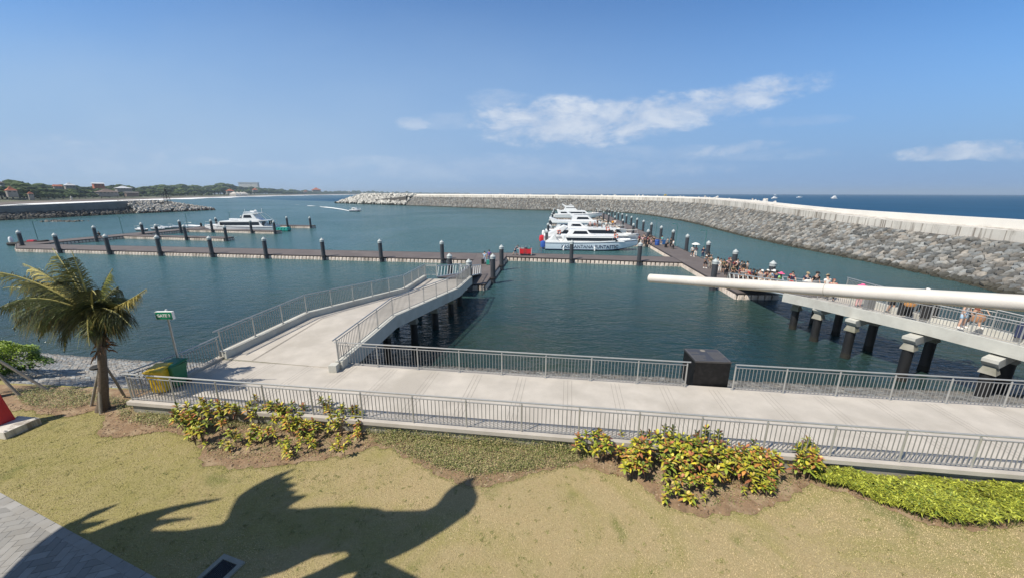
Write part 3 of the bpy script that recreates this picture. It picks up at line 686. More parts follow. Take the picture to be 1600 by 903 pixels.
# ================================================================== JETTY (left) and PIER (right): slab, edge kerbs, cross heads, columns
def walkway(name, label, Lp, Rp, kerb=.35, thick=.42, cols_l=(), cols_r=(), heads=()):
    """Lp, Rp: kerb top centre lines (x,y,z)"""
    t = thing(name, label, 'jetty', (0, 0, 0))
    n = len(Lp)
    rings = []
    for i in range(n):
        l, r = Vector(Lp[i]), Vector(Rp[i]); zl, zr = l.z - kerb, r.z - kerb; d = (r - l); d.z = 0; d.normalize(); l2 = l - d * .17; r2 = r + d * .17
        rings.append([(l2.x, l2.y, zl - thick + .1), (l2.x, l2.y, zl), (r2.x, r2.y, zr), (r2.x, r2.y, zr - thick + .1)])
    MB().loft(rings).build('deck_slab', M['concrete'], t)
    for side, Pp, sg in (('l', Lp, -1), ('r', Rp, 1)):
        rings = []
        for i in range(n):
            l, r = Vector(Lp[i]), Vector(Rp[i]); d = (r - l); d.z = 0; d.normalize(); c = Vector(Pp[i]); o_ = c + d * .18 * sg; i_ = c - d * .16 * sg
            rings.append([(o_.x, o_.y, c.z - kerb - thick), (o_.x, o_.y, c.z), (i_.x, i_.y, c.z), (i_.x, i_.y, c.z - kerb - thick)])
        MB().loft(rings).build('edge_beam', M['girder'], t)
    for (a, b_, top) in heads:                              # cross heads with sloped ends, pile caps beneath
        a, b_ = Vector(a), Vector(b_); d = (b_ - a).normalized(); nrm = Vector((-d.y, d.x)) * .32; mb = MB()
        def ring(p, zl, zt, w_): q = Vector((-d.y, d.x)) * w_ * .8; return [(p.x - q.x, p.y - q.y, zl), (p.x - q.x, p.y - q.y, zt), (p.x + q.x, p.y + q.y, zt), (p.x + q.x, p.y + q.y, zl)]
        e0, e1 = a - d * .42, b_ + d * .45
        mb.loft([ring(e0, top - .16, top, .34), ring(a - d * .1, top - .44, top, .34), ring(b_ + d * .1, top - .44, top, .34), ring(e1, top - .16, top, .34)])
        mb.build('cross_head', M['girder'], t)
        for c in (a, b_):
            mb = MB(); rot = math.atan2(d.y, d.x); mb.box((c.x, c.y, top - .40 - .20), (.60, .60, .38), rz=rot, m=0, taper=.66); mb.build('pile_cap', M['wall'], t)
            MB().lathe((c.x, c.y, -1.0), [(.245, 0), (.245, 1.0 + top - .60)], 18).build('column', M['column'], t, smooth=True)
            MB().lathe((c.x, c.y, -.4), [(.255, 0), (.262, .42), (.256, .55), (.247, .75)], 18).build('marine_growth', mat_growth, t, smooth=True)
    return t
mat_growth = mat('marine_growth', (.018, .018, .014), .9, var=.4, vscale=9, bump=1, bscale=16)
JA = [(-13.80, 16.55, 2.95), (-12.75, 21.75, 3.25), (-9.15, 30.4, 2.65), (-8.55, 35.6, 2.5)]
px_l = [(348, 549, 2.98), (479.4, 488, 3.28), (632, 450, 2.65), (664, 430, 2.5)]; px_r = [(529, 564, 2.98), (614, 493, 3.28), (714, 450, 2.65), (735, 431.5, 2.5)]
JLp = [tuple(P(*q)) for q in px_l]; JRp = [tuple(P(*q)) for q in px_r]
heads = []
def mid_pt(A_, B_, t): return tuple(Vector(A_).lerp(Vector(B_), t))
def edge_at(poly, y):
    for i in range(len(poly) - 1):
        a, b_ = poly[i], poly[i + 1]
        if min(a[1], b_[1]) <= y <= max(a[1], b_[1]): t = (y - a[1]) / (b_[1] - a[1]); return tuple(a[k] + (b_[k] - a[k]) * t for k in range(3))
    return poly[-1] if abs(y - poly[-1][1]) < abs(y - poly[0][1]) else poly[0]
for y in (18.2, 21.3, 24.4, 27.5, 30.6, 33.7):
    l, r = edge_at(JLp, y), edge_at(JRp, y); heads.append(((l[0] + .85, l[1]), (r[0] - .75, r[1]), (l[2] + r[2]) / 2 - .35 - .33))
jet = walkway('ramp_jetty', 'pale concrete jetty on dark columns leading down to the floating docks in the centre', JLp, JRp, thick=.42, heads=heads)
MB().prism([(JLp[0][0] - .2, JLp[0][1] - .06), (JRp[0][0] + .2, JRp[0][1] - .0), (JRp[0][0] + .2, JRp[0][1] + .18), (JLp[0][0] - .2, JLp[0][1] + .12)], PZ + .002, PZ + .016).build('joint_cover', M['wall'], jet)
# drain joint line parallel to the left kerb
mb = MB()
prev = None
for i in range(len(JLp)):
    l, r = Vector(JLp[i]), Vector(JRp[i]); q = l.lerp(r, .17); q.z -= .35 - .004
    if i == 0: q = l.lerp(r, .25); q.z = l.z - .35 + .004
    if prev is not None:
        d = (q - prev); nrm = Vector((-d.y, d.x, 0)).normalized() * .02; mb.add([prev - nrm, q - nrm, q + nrm, prev + nrm], [(0, 1, 2, 3)])
        off = Vector((.07, .0, 0)); mb.add([prev - nrm * .5 + off, q - nrm * .5 + off, q + nrm * .5 + off, prev + nrm * .5 + off], [(0, 1, 2, 3)])
    prev = q
mb.build('slab_joint', jm, jet)
railing('railing', 'long grey railing on the left kerb of the ramp jetty', [(x, y, z) for x, y, z in JLp], over=(.25, .05))
railing('railing', 'long grey railing on the right edge of the ramp jetty above the dark columns', [(x, y, z) for x, y, z in JRp], over=(.25, .05))
e0, e1 = Vector(JLp[-1]), Vector(JRp[-1]); dd = (e1 - e0)
railing('railing', 'short railing panel closing the left side of the jetty end', [tuple(e0 + dd * .02 + Vector((0, .05, -.05))), tuple(e0 + dd * .27 + Vector((0, .05, -.05)))], over=(0, 0))
railing('railing', 'short railing panel closing the right side of the jetty end', [tuple(e0 + dd * .76 + Vector((0, .05, -.05))), tuple(e0 + dd * .98 + Vector((0, .05, -.05)))], over=(0, 0))
# small corner block where the jetty railing meets the promenade
q = P(528, 574, PZ); mb = MB(); mb.box((0, 0, .17), (.34, .34, .34)); o = mb.build('corner_block', M['girder'], loc=(JRp[0][0] - .12, JRp[0][1] - .22, PZ)); tag(o, 'small square concrete block at the corner of the ramp jetty', 'block')

PL = [P(1226, 458, 2.8), P(1278, 468, 3.1), P(1333, 480, 3.3), P(1380, 490, 3.38), P(1455, 506, 3.42), P(1600, 541, 3.42), P(1800, 592, 3.35)]
PR = []
for (x, y, z) in ((1303, 428, 3.95), (1389, 451, 4.12), (1470, 470, 4.20), (1536, 480, 4.15), (1600, 492, 4.15), (1800, 540, 4.1)):
    q = P(x, y, z); PR.append(Vector((q.x, q.y, z - 1.1)))
def resample(poly, ys): return [edge_at(poly, y) for y in ys]
YP = [27.9, 25.2, 22.9, 21.1, 19.3, 16.3, 14.2]
PLl = [(p.x, p.y, p.z) for p in PL]; PRl = [(25.5, 28.6, 2.85)] + [(p.x, p.y, p.z) for p in PR]
A_ = resample(PLl, YP); B_ = resample(PRl, YP)
A_ = [(a[0], y, a[2]) for a, y in zip(A_, YP)]; B_ = [(b_[0], y + .2, b_[2]) for b_, y in zip(B_, YP)]
heads = []
for x, y in ((22.2, 27.6), (21.9, 25.1), (21.75, 22.3), (22.3, 19.3), (23.3, 16.5)):
    l, r = edge_at(A_, y), edge_at(B_, y); heads.append(((x, y), (min(x + 2.6, r[0] - .3), y + 1.2), (l[2] + r[2]) / 2 - .42 - .13))
pier = walkway('boarding_pier', 'pale concrete pier on dark columns at the right, leading to the crowded boarding dock', A_, B_, kerb=.42, thick=.22, heads=heads)
railing('railing', 'grey railing on the near left edge of the boarding pier', A_, over=(.1, .05))
railing('railing', 'grey railing on the far right edge of the boarding pier, behind the walkers', B_, over=(.1, .05))
# slanting aluminium gangways with leaning brace bars
def gangway(name, label, a, b_, wdt, n=9):
    a, b_ = Vector(a), Vector(b_); t = thing(name, label, 'gangway', a); d = b_ - a; dh = Vector((d.x, d.y, 0)).normalized(); nr = Vector((-dh.y, dh.x, 0))
    w2 = wdt / 2; c = [-nr * w2, nr * w2, d + nr * w2, d - nr * w2]
    mb = MB(); mb.add([tuple(p) for p in c] + [tuple(p - Vector((0, 0, .12))) for p in c], [(0, 1, 2, 3), (7, 6, 5, 4), (0, 4, 5, 1), (1, 5, 6, 2), (2, 6, 7, 3), (3, 7, 4, 0)]); mb.build('ramp_deck', M['deck'], t)
    for sg in (-1, 1):
        o_ = nr * (w2 + .06) * sg; mb = MB()
        mb.tube([o_ + Vector((0, 0, 1.0)), o_ + d * .03 + Vector((0, 0, 1.1)), o_ + d * .97 + Vector((0, 0, 1.1)), o_ + d + Vector((0, 0, 1.0)), o_ + d + Vector((0, 0, 0))], .05, 6)
        mb.tube([o_ + Vector((0, 0, .0)), o_ + d], .07, 6); mb.tube([o_ + Vector((0, 0, 0)), o_ + Vector((0, 0, 1.0))], .05, 6)
        for k in range(n): mb.tube([o_ + d * ((k + .2) / n), o_ + d * ((k + .75) / n) + Vector((0, 0, 1.1))], .04, 5)
        mb.build('side_truss', M['alu'], t)
    return t
gangway('gangway', 'aluminium gangway sloping from the ramp jetty down to the floating dock', (-6.35, 36.1, 2.18), (-5.0, 44.6, .80), 2.3)
gangway('gangway', 'crowded aluminium gangway sloping from the boarding pier down to the floating dock', (23.55, 28.3, 2.5), (25.3, 39.5, .80), 3.0, 11)
# ================================================================== FLOATING DOCKS
def float_dock(label, poly, edges, step=.62, ztop=.65):
    """poly counter-clockwise plan; edges = indices of sides that show pale float blocks"""
    base = Vector((poly[0][0], poly[0][1], 0)); L = [(p[0] - base.x, p[1] - base.y) for p in poly]; t = thing('floating_dock', label, 'dock', base)
    MB().prism(L, .50, ztop).build('deck', M['deck'], t)
    MB().prism([(x * .999 + 0, y) for x, y in L], -.4, .50).build('pontoon_core', M['gap'], t)
    mb = MB(); fb = MB(); n = len(L)
    for i in range(n):
        a, b_ = Vector(L[i]), Vector(L[(i + 1) % n]); d = (b_ - a); ln = d.length; u = d.normalized(); nr = Vector((u.y, -u.x)); rz = math.atan2(u.y, u.x)
        if i in edges:
            c = a + d / 2 + nr * .05; mb.box((c.x, c.y, ztop - .07), (ln, .10, .17), rz=rz)
            k = max(1, int(ln / step)); 
            for j in range(k):
                q = a + u * ((j + .5) * ln / k) + nr * .07; w_ = ln / k
                fb.box((q.x, q.y, .20), (w_ * .80, .26, .56), rz=rz, taper=.93); fb.box((q.x, q.y + 0, -.03), (w_ * .92, .20, .10), rz=rz)
                q2 = q + nr * .14; fb.box((q2.x + u.x * .0, q2.y, .22), (w_ * .30, .06, .34), rz=rz, taper=.8)
    mb.build('edge_trim', M['trim'], t); f_ = fb.build('float_row', M['float'], t); f_['kind'] = 'stuff'
    return t
def xl(y): return 22.7 + (y - 36) * .125
def xr(y): return xl(y) + 4.1
float_dock('long straight floating dock crossing the harbour from the far left to the ramp jetty', [(-88.9, 66.0), (-5.75, 55.1), (-5.85, 61.2), (-92.0, 71.4), (-96.5, 71.95)], (0, 2, 4))
float_dock('short floating dock spur joining the ramp jetty gangway to the long docks', [(-7.2, 39.5), (-3.0, 39.5), (-1.0, 57.9), (-.75, 61.6), (-5.83, 61.2), (-5.73, 55.1)], (0, 1, 3, 5))
float_dock('floating dock in front of the white boats, carrying the red luggage cart', [(-.96, 57.9), (xl(53.1) - .02, 53.1), (xl(57.75) - .02, 57.75), (-.72, 61.6)], (0, 2))
float_dock('long receding floating dock with the queue of passengers along the breakwater side', [(xl(36), 36), (xr(36), 36), (xr(208), 208), (xl(208), 208)], (0, 1, 3))
float_dock('outer floating dock at the far left running away behind the long dock', [(-91.98, 71.45), (-85.6, 118.2), (-90.4, 118.8), (-96.6, 72.0)], (0, 2, 3))
for i, (a, b_, w_) in enumerate((((-90.02, 86.0), (-63.2, 81.4), 2.5), ((-87.93, 101.2), (-61.6, 96.4), 2.7), ((-85.9, 116.0), (-60.9, 112.7), 2.6))):
    float_dock(['nearest', 'middle', 'farthest'][i] + ' of the three finger docks at the left mooring', [a, b_, (b_[0] + .2, b_[1] + w_), (a[0] + w_ * .145, a[1] + w_)], (0, 1, 2))
FING = [74.6 + 15.3 * k for k in range(8)]
for k, y in enumerate(FING):
    a = (6.7 + .125 * (y - 71.5), y + 1.9); b_ = (xl(y - .3) - .03, y - .3)
    float_dock(ordn(k).capitalize() + ' finger dock from the front among the white boats' if k else 'front finger dock between the two nearest white boats', [a, b_, (xl(y + 1.7) - .03, y + 1.7), (a[0] + .27, a[1] + 2.0)], (0, 2, 3))

# ================================================================== MOORING PILES
def make_pile():
    t = thing('mooring_pile', 'pile', 'mooring pile', (0, 0, 0), group='dark mooring piles with pale conical caps')
    MB().lathe((0, 0, -.6), [(.29, 0), (.29, 3.55)], 18).build('pile_shaft', M['pile'], t, smooth=True)
    MB().lathe((0, 0, 2.93), [(.325, 0), (.325, .26), (.335, .28), (.02, .60)], 18).build('pile_cap', M['cap'], t, smooth=True)
    MB().lathe((0, 0, .62), [(.31, 0), (.40, .01), (.40, .13), (.31, .14)], 14).build('guide_collar', M['trim'], t)
    return t
pile0 = make_pile(); used = []
def pile(x, y, label, s_=1.0):
    if not used: pile0.location = (x, y, 0); pile0['label'] = label; used.append(1); o = pile0
    else: o = dup(pile0, (x, y, 0), random.uniform(0, 6), label)
    o.rotation_euler = (R(random.uniform(-.6, .6)), R(random.uniform(-.6, .6)), 0); return o
def nearL(x): return 66.0 + (x + 88.9) * (55.1 - 66.0) / (88.9 - 5.75)
for i, (px, py) in enumerate(((84, 363), (163, 365), (243, 366), (326, 370), (411, 370), (502, 371), (593, 373), (690, 374))):
    y = 60.
    for _ in range(8): q = PD(px, py, y); y = nearL(q.x) - .42
    pile(q.x, y, ordn(i) + ' pile from the left along the near side of the long floating dock')
pile(-91.9, 69.2, 'leftmost pile, at the far left tip of the long floating dock')
for i, (x, y) in enumerate(((9.0, 55.65), (18.7, 53.85))): pile(x, y, ('left' if i == 0 else 'right') + ' one of two piles along the dock in front of the white boats')
for (x, y, lb) in ((-7.35, 43.0, 'pile on the left side of the short dock spur'), (-1.45, 50.4, 'pile at the right side of the dock spur near the crossing'), (-2.25, 42.6, 'pile at the near right corner of the dock spur'), (-4.6, 39.05, 'pile half hidden behind the end of the ramp jetty'),
                   (22.1, 39.6, 'pile at the near left side of the passenger dock'), (27.55, 38.5, 'nearest pile on the right side of the passenger dock')): pile(x, y, lb)
for i, y in enumerate((46.6, 55.4, 64.9, 73.4, 82.2, 91.5, 100.5, 108.9, 117.9, 126.8, 135.6, 145, 154, 163, 172, 181)):
    pile(30.7 + .127 * (y - 64.9), y, ordn(i + 1) + ' pile from the near end along the breakwater side of the passenger dock')
for i, y in enumerate(FING):
    pile(6.35 + .125 * (y - 71.5), y - .2 if i else 72.6, ordn(i) + ' pile from the front in the row at the outer ends of the finger docks')
    if i < 8: pile(xl(y) - .5, y - .75, ordn(i) + ' pile from the front where a finger dock meets the passenger dock')
for i, (x, y) in enumerate(((-89.3, 79.6), (-87.9, 88.6), (-86.6, 97.4), (-85.2, 107.9), (-84.3, 117))): pile(x if i % 2 else x, y, ordn(i) + ' pile from the front beside the outer dock at the far left')
for i, (x, y, f_) in enumerate(((-80.1, 84.0, 'nearest'), (-72.6, 82.6, 'nearest'), (-62.6, 81.2, 'nearest'), (-79.9, 99.3, 'middle'), (-67.9, 97.1, 'middle'), (-61.1, 95.9, 'middle'), (-68.0, 113.2, 'farthest'), (-60.6, 112.4, 'farthest'))):
    pile(x, y, ('left', 'middle', 'end')[i % 3 if i < 6 else (1 if i == 6 else 2)] + ' pile on the ' + f_ + ' finger dock of the left mooring')

# ================================================================== DOCK LAMPS
def make_lamp():
    t = thing('dock_lamp', 'lamp', 'lamp post', (0, 0, 0), group='thin dark teal lamp posts on the floating docks')
    MB().tube([(0, 0, 0), (0, 0, 4.2)], .055, 8).build('post', M['lampteal'], t)
    MB().tube([(0, 0, 4.18), (.9, 0, 4.22)], .04, 6).build('arm', M['lampteal'], t)
    MB().box((.75, 0, 4.16), (.62, .2, .08)).build('lamp_head', M['lampteal'], t); return t
lamp0 = make_lamp(); LP = [((60, 377.5), 0, 'at the left end of the long dock'), ((192.5, 366), 0, 'by the nearest finger dock at the left'), ((294, 357.5), 0, 'beside the small boats at the left mooring'), ((361.5, 354), 0, 'behind the moored boat at the left'), ((1024, 371.5), math.pi, 'farthest on the passenger dock'), ((1055, 385), math.pi, 'in the middle of the passenger dock'), ((1099, 402), math.pi, 'nearest on the passenger dock')]
for i, (px, rz, lb) in enumerate(LP):
    q = P(px[0], px[1], .66); l_ = 'thin teal lamp post ' + lb
    if i == 0: lamp0.location = q; lamp0['label'] = l_
    else: dup(lamp0, q, rz, l_)

# ================================================================== BOATS
def mirror(r): return r + [(x, -y, z) for x, y, z in r[::-1]]
def hull_rings(L, B, sheer0, sheer1, n=14, draft=.45, lo=None, hi=None, grow=0.):
    rings = []
    for i in range(n + 1):
        s_ = i / n; x = s_ * L; hb = B / 2 * (1 - max(0, (s_ - .55) / .45) ** 2.2 * .98) * (.93 + .07 * min(1, s_ * 4)) + grow
        zs = sheer0 + (sheer1 - sheer0) * s_ ** 2; rake = max(0, (s_ - .6) / .4) ** 2; zk = -draft + rake * (zs + draft) * .72; zc = .12 + rake * (zs - .12) * .45; hc = hb * (.90 - .35 * rake)
        def pt(y, z): return (x, max(y, .015), z)
        full = [(0.012, zk), (hc, zc), (hb * .985, zc + (zs - zc) * .55), (hb, zs)]
        rings.append(([pt(*p) for p in full], zs, hb, zc, hc, zk))
    return rings
def boat(name, label, loc, rz, L=17, B=4.2, sheer=(1.35, 2.1), hull='white', stripe='navy', blocks=(), wins=(), extra=None, group=None, cat='boat'):
    t = thing(name, label, cat, loc, rz, group)
    rg = hull_rings(L, B, *sheer)
    up = [mirror([r[0][1], r[0][2], r[0][3]]) for r in rg]; MB().loft(up).build('hull', M[hull], t, smooth=True)
    dn = [mirror([(r[0][0][0], .012, r[0][0][2]), (r[0][1][0], r[0][1][1] * .995, r[0][1][2] + .03)]) for r in rg]; MB().loft(dn).build('hull_bottom', M['hullbottom'], t)
    st = [mirror([(r[0][1][0], r[0][1][1] + .02, r[3] + .0), (r[0][1][0], r[0][1][1] + .03, r[3] + .13)]) for r in rg]; MB().loft(st).build('boot_stripe', M[stripe], t)
    rr = [mirror([(r[0][3][0], r[2] + .035, r[1] - .14), (r[0][3][0], r[2] + .035, r[1] - .05)]) for r in rg]; MB().loft(rr).build('rub_rail', M['pile'], t)
    dk = [[(r[0][3][0], y, r[1] + dz) for y, dz in ((-r[2] * .97, 0), (-r[2] * .97, .16), (-r[2] * .90, .16), (-r[2] * .88, .03), (r[2] * .88, .03), (r[2] * .90, .16), (r[2] * .97, .16), (r[2] * .97, 0))] for r in rg[:-1]]
    MB().loft(dk).build('deck', M['white'], t)
    for (nm, prof, w0, w1, mt) in blocks: side_block(prof, w0, w1).build(nm, M[mt], t)
    for (prof, w0, w1) in wins: side_block(prof, w0 + .015, w1 + .015, shell=True).build('window', M['glass'], t)
    mb = MB()                                               # bow rail
    pts = [(r[0][3][0], r[2] * .9, r[1] + .8) for r in rg if r[0][3][0] > L * .68][:-1]
    if len(pts) > 1:
        ps = pts + [(L * .985, 0, sheer[1] + .8)] + [(x, -y, z) for x, y, z in pts[::-1]]; mb.tube(ps, .022, 5)
        for p in ps[::2]: mb.tube([p, (p[0] - .05, p[1], p[2] - .75)], .018, 4)
        mb.build('bow_rail', M['alu'], t)
    if extra: extra(t)
    return t
def side_block(prof, w0, w1, shell=False):
    """profile (x,z) list, counter-clockwise, extruded across the beam; half width w0 at the lowest z to w1 at the highest"""
    z0 = min(p[1] for p in prof); z1 = max(p[1] for p in prof); n = len(prof); mb = MB()
    hw = [w0 + (w1 - w0) * (p[1] - z0) / max(.01, z1 - z0) for p in prof]
    if not shell:
        vs = [(p[0], -h, p[1]) for p, h in zip(prof, hw)] + [(p[0], h, p[1]) for p, h in zip(prof, hw)]
        mb.add(vs, [tuple(range(n)), tuple(range(n, 2 * n))[::-1]] + [(i, n + i, n + (i + 1) % n, (i + 1) % n) for i in range(n)])
    else:
        for sg in (-1, 1):
            vs = [(p[0], sg * h, p[1]) for p, h in zip(prof, hw)] + [(p[0], sg * (h - .06), p[1]) for p, h in zip(prof, hw)]
            mb.add(vs, [tuple(range(n)), tuple(range(n, 2 * n))[::-1]] + [(i, n + i, n + (i + 1) % n, (i + 1) % n) for i in range(n)])
    return mb
def rect(x0, x1, z0, z1, sl0=0., sl1=0.): return [(x0, z0), (x1, z0), (x1 + sl1, z1), (x0 + sl0, z1)]
def text_obj(body, size, mt, parent, loc, rot, ext=.01, name='lettering', sx=1.0, bold=0.):
    cu = bpy.data.curves.new(name, 'FONT'); cu.body = body; cu.size = size; cu.extrude = ext; cu.align_x = 'CENTER'; cu.align_y = 'CENTER'; cu.offset = bold; cu.resolution_u = 3
    tmp = bpy.data.objects.new('tmp', cu); col.objects.link(tmp); dg = bpy.context.evaluated_depsgraph_get(); dg.update()
    me = bpy.data.meshes.new_from_object(tmp.evaluated_get(dg)); bpy.data.objects.remove(tmp); me.name = name
    me.materials.clear(); me.materials.append(mt); o = bpy.data.objects.new(name, me); col.objects.link(o); o.parent = parent; o.location = loc; o.rotation_euler = rot; o.scale = (sx, 1, 1); return o
def engines(t, n, mt, x=-.45, B=3.0, s_=1.0):
    for k in range(n):
        y = (k - (n - 1) / 2) * .62 * s_
        MB().lathe((x, y, .2), [(.12, -.6), (.14, .1), (.34 * s_, .2), (.40 * s_, .7), (.34 * s_, 1.15), (.1, 1.32)], 10).build('outboard_engine', mt, t, smooth=True)
def ring_buoy(t, loc, rot=(R(90), 0, 0)):
    prof = []; mb = MB(); n = 16; m_ = 6; vs = []
    for i in range(n):
        for k in range(m_):
            a, b_ = 2 * math.pi * i / n, 2 * math.pi * k / m_; r = .34 + .09 * math.cos(b_); vs.append((r * math.cos(a), r * math.sin(a), .09 * math.sin(b_)))
    fs = [(i * m_ + k, ((i + 1) % n) * m_ + k, ((i + 1) % n) * m_ + (k + 1) % m_, i * m_ + (k + 1) % m_) for i in range(n) for k in range(m_)]
    mb.add(vs, fs); mb.mi = [1 if (f[0] // m_) % 4 == 0 else 0 for f in fs]; o = mb.build('life_ring', [mat_ring, M['white']], t, smooth=True); o.location = loc; o.rotation_euler = rot
mat_ring = mat('life_ring_orange', (.60, .12, .05), .6)
def fenders(t, xs, y, z):
    for x in xs: MB().lathe((x, y, z), [(.03, -.55), (.13, -.48), (.14, .1), (.05, .2), (.02, .5)], 8).build('fender', M['white'], t, smooth=True)
RZ1 = -.095
# nearest boat
def ex1(t):
    o = text_obj('KASI SANTANA FUNTASTIC', .88, M['navy'], t, (0, 0, 0), (0, 0, 0), .004, 'hull_lettering', 1.0, .014)
    for v in o.data.vertices:                               # lie on the curved hull side
        X_ = 8.2 + v.co.x * .96; Z_ = .74 + v.co.y; s_ = X_ / 17.2; hb = 2.1 * (1 - max(0, (s_ - .55) / .45) ** 2.2 * .98) * (.93 + .07 * min(1, s_ * 4)); rake = max(0, (s_ - .6) / .4) ** 2
        hc = hb * (.90 - .35 * rake); zs = 1.45 + .55 * s_ ** 2; zc = .12 + rake * (zs - .12) * .45; tt = min(1, max(0, (Z_ - zc) / ((zs - zc) * .55))); v.co = (X_, -(hc + (hb * .985 - hc) * tt) - .012 - v.co.z - .004, Z_)
    engines(t, 2, M['blue'], s_=1.3); ring_buoy(t, (12.9, -1.62, 2.75), (R(84), 0, 0)); fenders(t, (3.4, 9.1), -2.22, .55)
    side_block(rect(4.2, 12.9, 2.62, 2.70), 1.60, 1.60).build('roof_line', M['white'], t)
    mb = MB()
    for x in (2.2, 3.2): mb.tube([(x, -1.7, 1.5), (x + .4, -1.6, 2.75)], .03, 5); mb.tube([(x, 1.7, 1.5), (x + .4, 1.6, 2.75)], .03, 5)
    mb.tube([(2.6, -1.6, 2.75), (2.6, 1.6, 2.75)], .03, 5); mb.build('stern_frame', M['alu'], t)
    for k, (x, z, w_) in enumerate(((5.9, 2.75, .0),)): pass
    mb = MB(); mb.box((4.9, 0, 4.25), (.9, .5, .12)); mb.tube([(4.9, 0, 3.9), (4.9, 0, 5.0)], .03, 5); mb.build('radar', M['white'], t)
boat('fast_boat', 'nearest white fast boat with pale blue hull and large dark lettering, beside the dock', (6.4, 71.0, 0), RZ1, 17.2, 4.2, (1.45, 2.0), 'bluewhite',
     blocks=(('cabin', [(3.6, 1.45), (14.6, 1.7), (13.6, 2.15), (12.9, 2.72), (3.0, 2.72), (2.9, 2.6)], 1.75, 1.55, 'white'), ('upper_house', [(4.1, 2.7), (9.6, 2.7), (8.3, 3.0), (7.7, 3.75), (5.0, 3.9), (4.8, 3.75)], 1.45, 1.15, 'white'), ('stern_fin', [(.2, 1.45), (2.8, 1.45), (2.1, 2.0), (1.7, 2.9), (1.2, 2.2)], 1.75, 1.7, 'white')),
     wins=((rect(4.1, 13.4, 1.78, 2.36, -.35, -.55), 1.70, 1.62), (rect(5.0, 7.9, 3.0, 3.55, .35, -.35), 1.36, 1.24)), extra=ex1)
def ex2(t):
    engines(t, 3, M['red'], s_=1.45); ring_buoy(t, (3.2, -2.0, 2.5), (R(86), 0, 0)); ring_buoy(t, (13.2, -1.75, 3.2), (R(82), 0, 0))
    mb = MB()
    for sg in (-1, 1):
        mb.tube([(9.3, sg * 1.5, 4.2), (16.2, sg * 1.35, 4.1)], .025, 5); mb.tube([(9.3, sg * 1.5, 3.9), (16.2, sg * 1.35, 3.8)], .018, 5)
        for x in (9.3, 10.7, 12.1, 13.5, 14.9, 16.2): mb.tube([(x, sg * 1.5, 3.35), (x, sg * 1.5, 4.2)], .02, 4)
    mb.build('roof_rail', M['alu'], t); fenders(t, (4.5, 9), -2.35, .8)
boat('fast_boat', 'second white fast boat with passengers on its roof and red outboard engines', (6.9, 80.6, 0), RZ1, 20.0, 4.6, (1.5, 2.1), 'white',
     blocks=(('cabin', [(1.9, 1.5), (17.6, 1.8), (16.0, 2.5), (15.0, 3.35), (5.0, 3.35), (4.2, 3.2)], 1.95, 1.7, 'white'), ('stern_arch', [(.3, 1.5), (2.9, 1.5), (4.6, 3.2), (4.9, 3.5), (4.2, 3.7), (3.4, 3.3), (1.2, 2.2)], 1.95, 1.8, 'white'), ('upper_house', [(5.0, 3.3), (9.0, 3.3), (8.2, 3.9), (7.6, 4.35), (5.2, 4.35)], 1.5, 1.25, 'white')),
     wins=((rect(2.6, 5.3, 1.95, 2.85, .9, -.25), 1.93, 1.80), (rect(7.2, 14.8, 2.25, 2.95, -.2, -.5), 1.88, 1.76), ([(15.0, 2.45), (16.25, 2.35), (15.4, 3.1), (14.9, 3.15)], 1.82, 1.72), (rect(5.6, 7.9, 3.65, 4.1, .2, -.4), 1.44, 1.33)), extra=ex2)
def ex3(t):
    engines(t, 2, M['white']); text_obj('SEAGULL', .55, M['red'], t, (5.2, -2.02, 2.35), (R(86), 0, 0), .012, 'side_lettering', 1.0, .01) if False else None
    mb = MB(); mb.box((5.2, -1.93, 2.3), (2.2, .04, .10), rot=Matrix.Rotation(R(-4), 3, 'Y')); mb.box((4.9, -1.93, 2.08), (1.6, .04, .06)); mb.build('side_stripe', M['red'], t)
    mb = MB(); mb.tube([(9.0, 0, 5.2), (8.6, 0, 6.6)], .04, 5); mb.box((8.7, 0, 6.1), (1.3, .25, .15)); mb.build('mast', M['white'], t)
    MB().lathe((1.0, -1.2, 1.9), [(.05, 0), (.5, .25), (.6, .6), (.45, .95), (.1, 1.15)], 12).build('white_dome', M['white'], t, smooth=True)
boat('fast_boat', 'third white boat with a raised flybridge, wing fins and a red side stripe', (8.2, 92.0, 0), RZ1, 19.5, 4.6, (1.5, 2.1), 'white',
     blocks=(('cabin', [(2.0, 1.5), (17.0, 1.8), (14.5, 2.6), (13.2, 3.5), (3.6, 3.5), (3.0, 3.2)], 1.95, 1.7, 'white'), ('roof_deck', [(1.6, 3.5), (13.4, 3.5), (12.8, 3.95), (3.0, 4.0), (1.2, 4.7), (.9, 4.6)], 1.95, 1.85, 'white'), ('flybridge', [(6.2, 3.9), (11.6, 3.9), (10.9, 4.5), (10.1, 5.2), (7.0, 5.2), (5.4, 6.0), (5.0, 5.9), (6.4, 4.9)], 1.6, 1.3, 'white')),
     wins=((rect(3.2, 6.0, 2.35, 3.15, .6, -.1), 1.90, 1.78), (rect(6.6, 9.4, 2.45, 3.2, .1, -.2), 1.88, 1.78), (rect(9.9, 14.0, 2.45, 3.25, .2, -.9), 1.88, 1.78), (rect(7.4, 10.4, 4.35, 4.85, .2, -.4), 1.55, 1.45)), extra=ex3)
def ex4(t):
    mb = MB(); mb.tube([(6.8, 0, 4.8), (6.4, 0, 6.2)], .05, 5); mb.box((6.5, 0, 5.6), (1.2, .3, .2)); mb.build('mast', M['white'], t); engines(t, 2, M['white'])
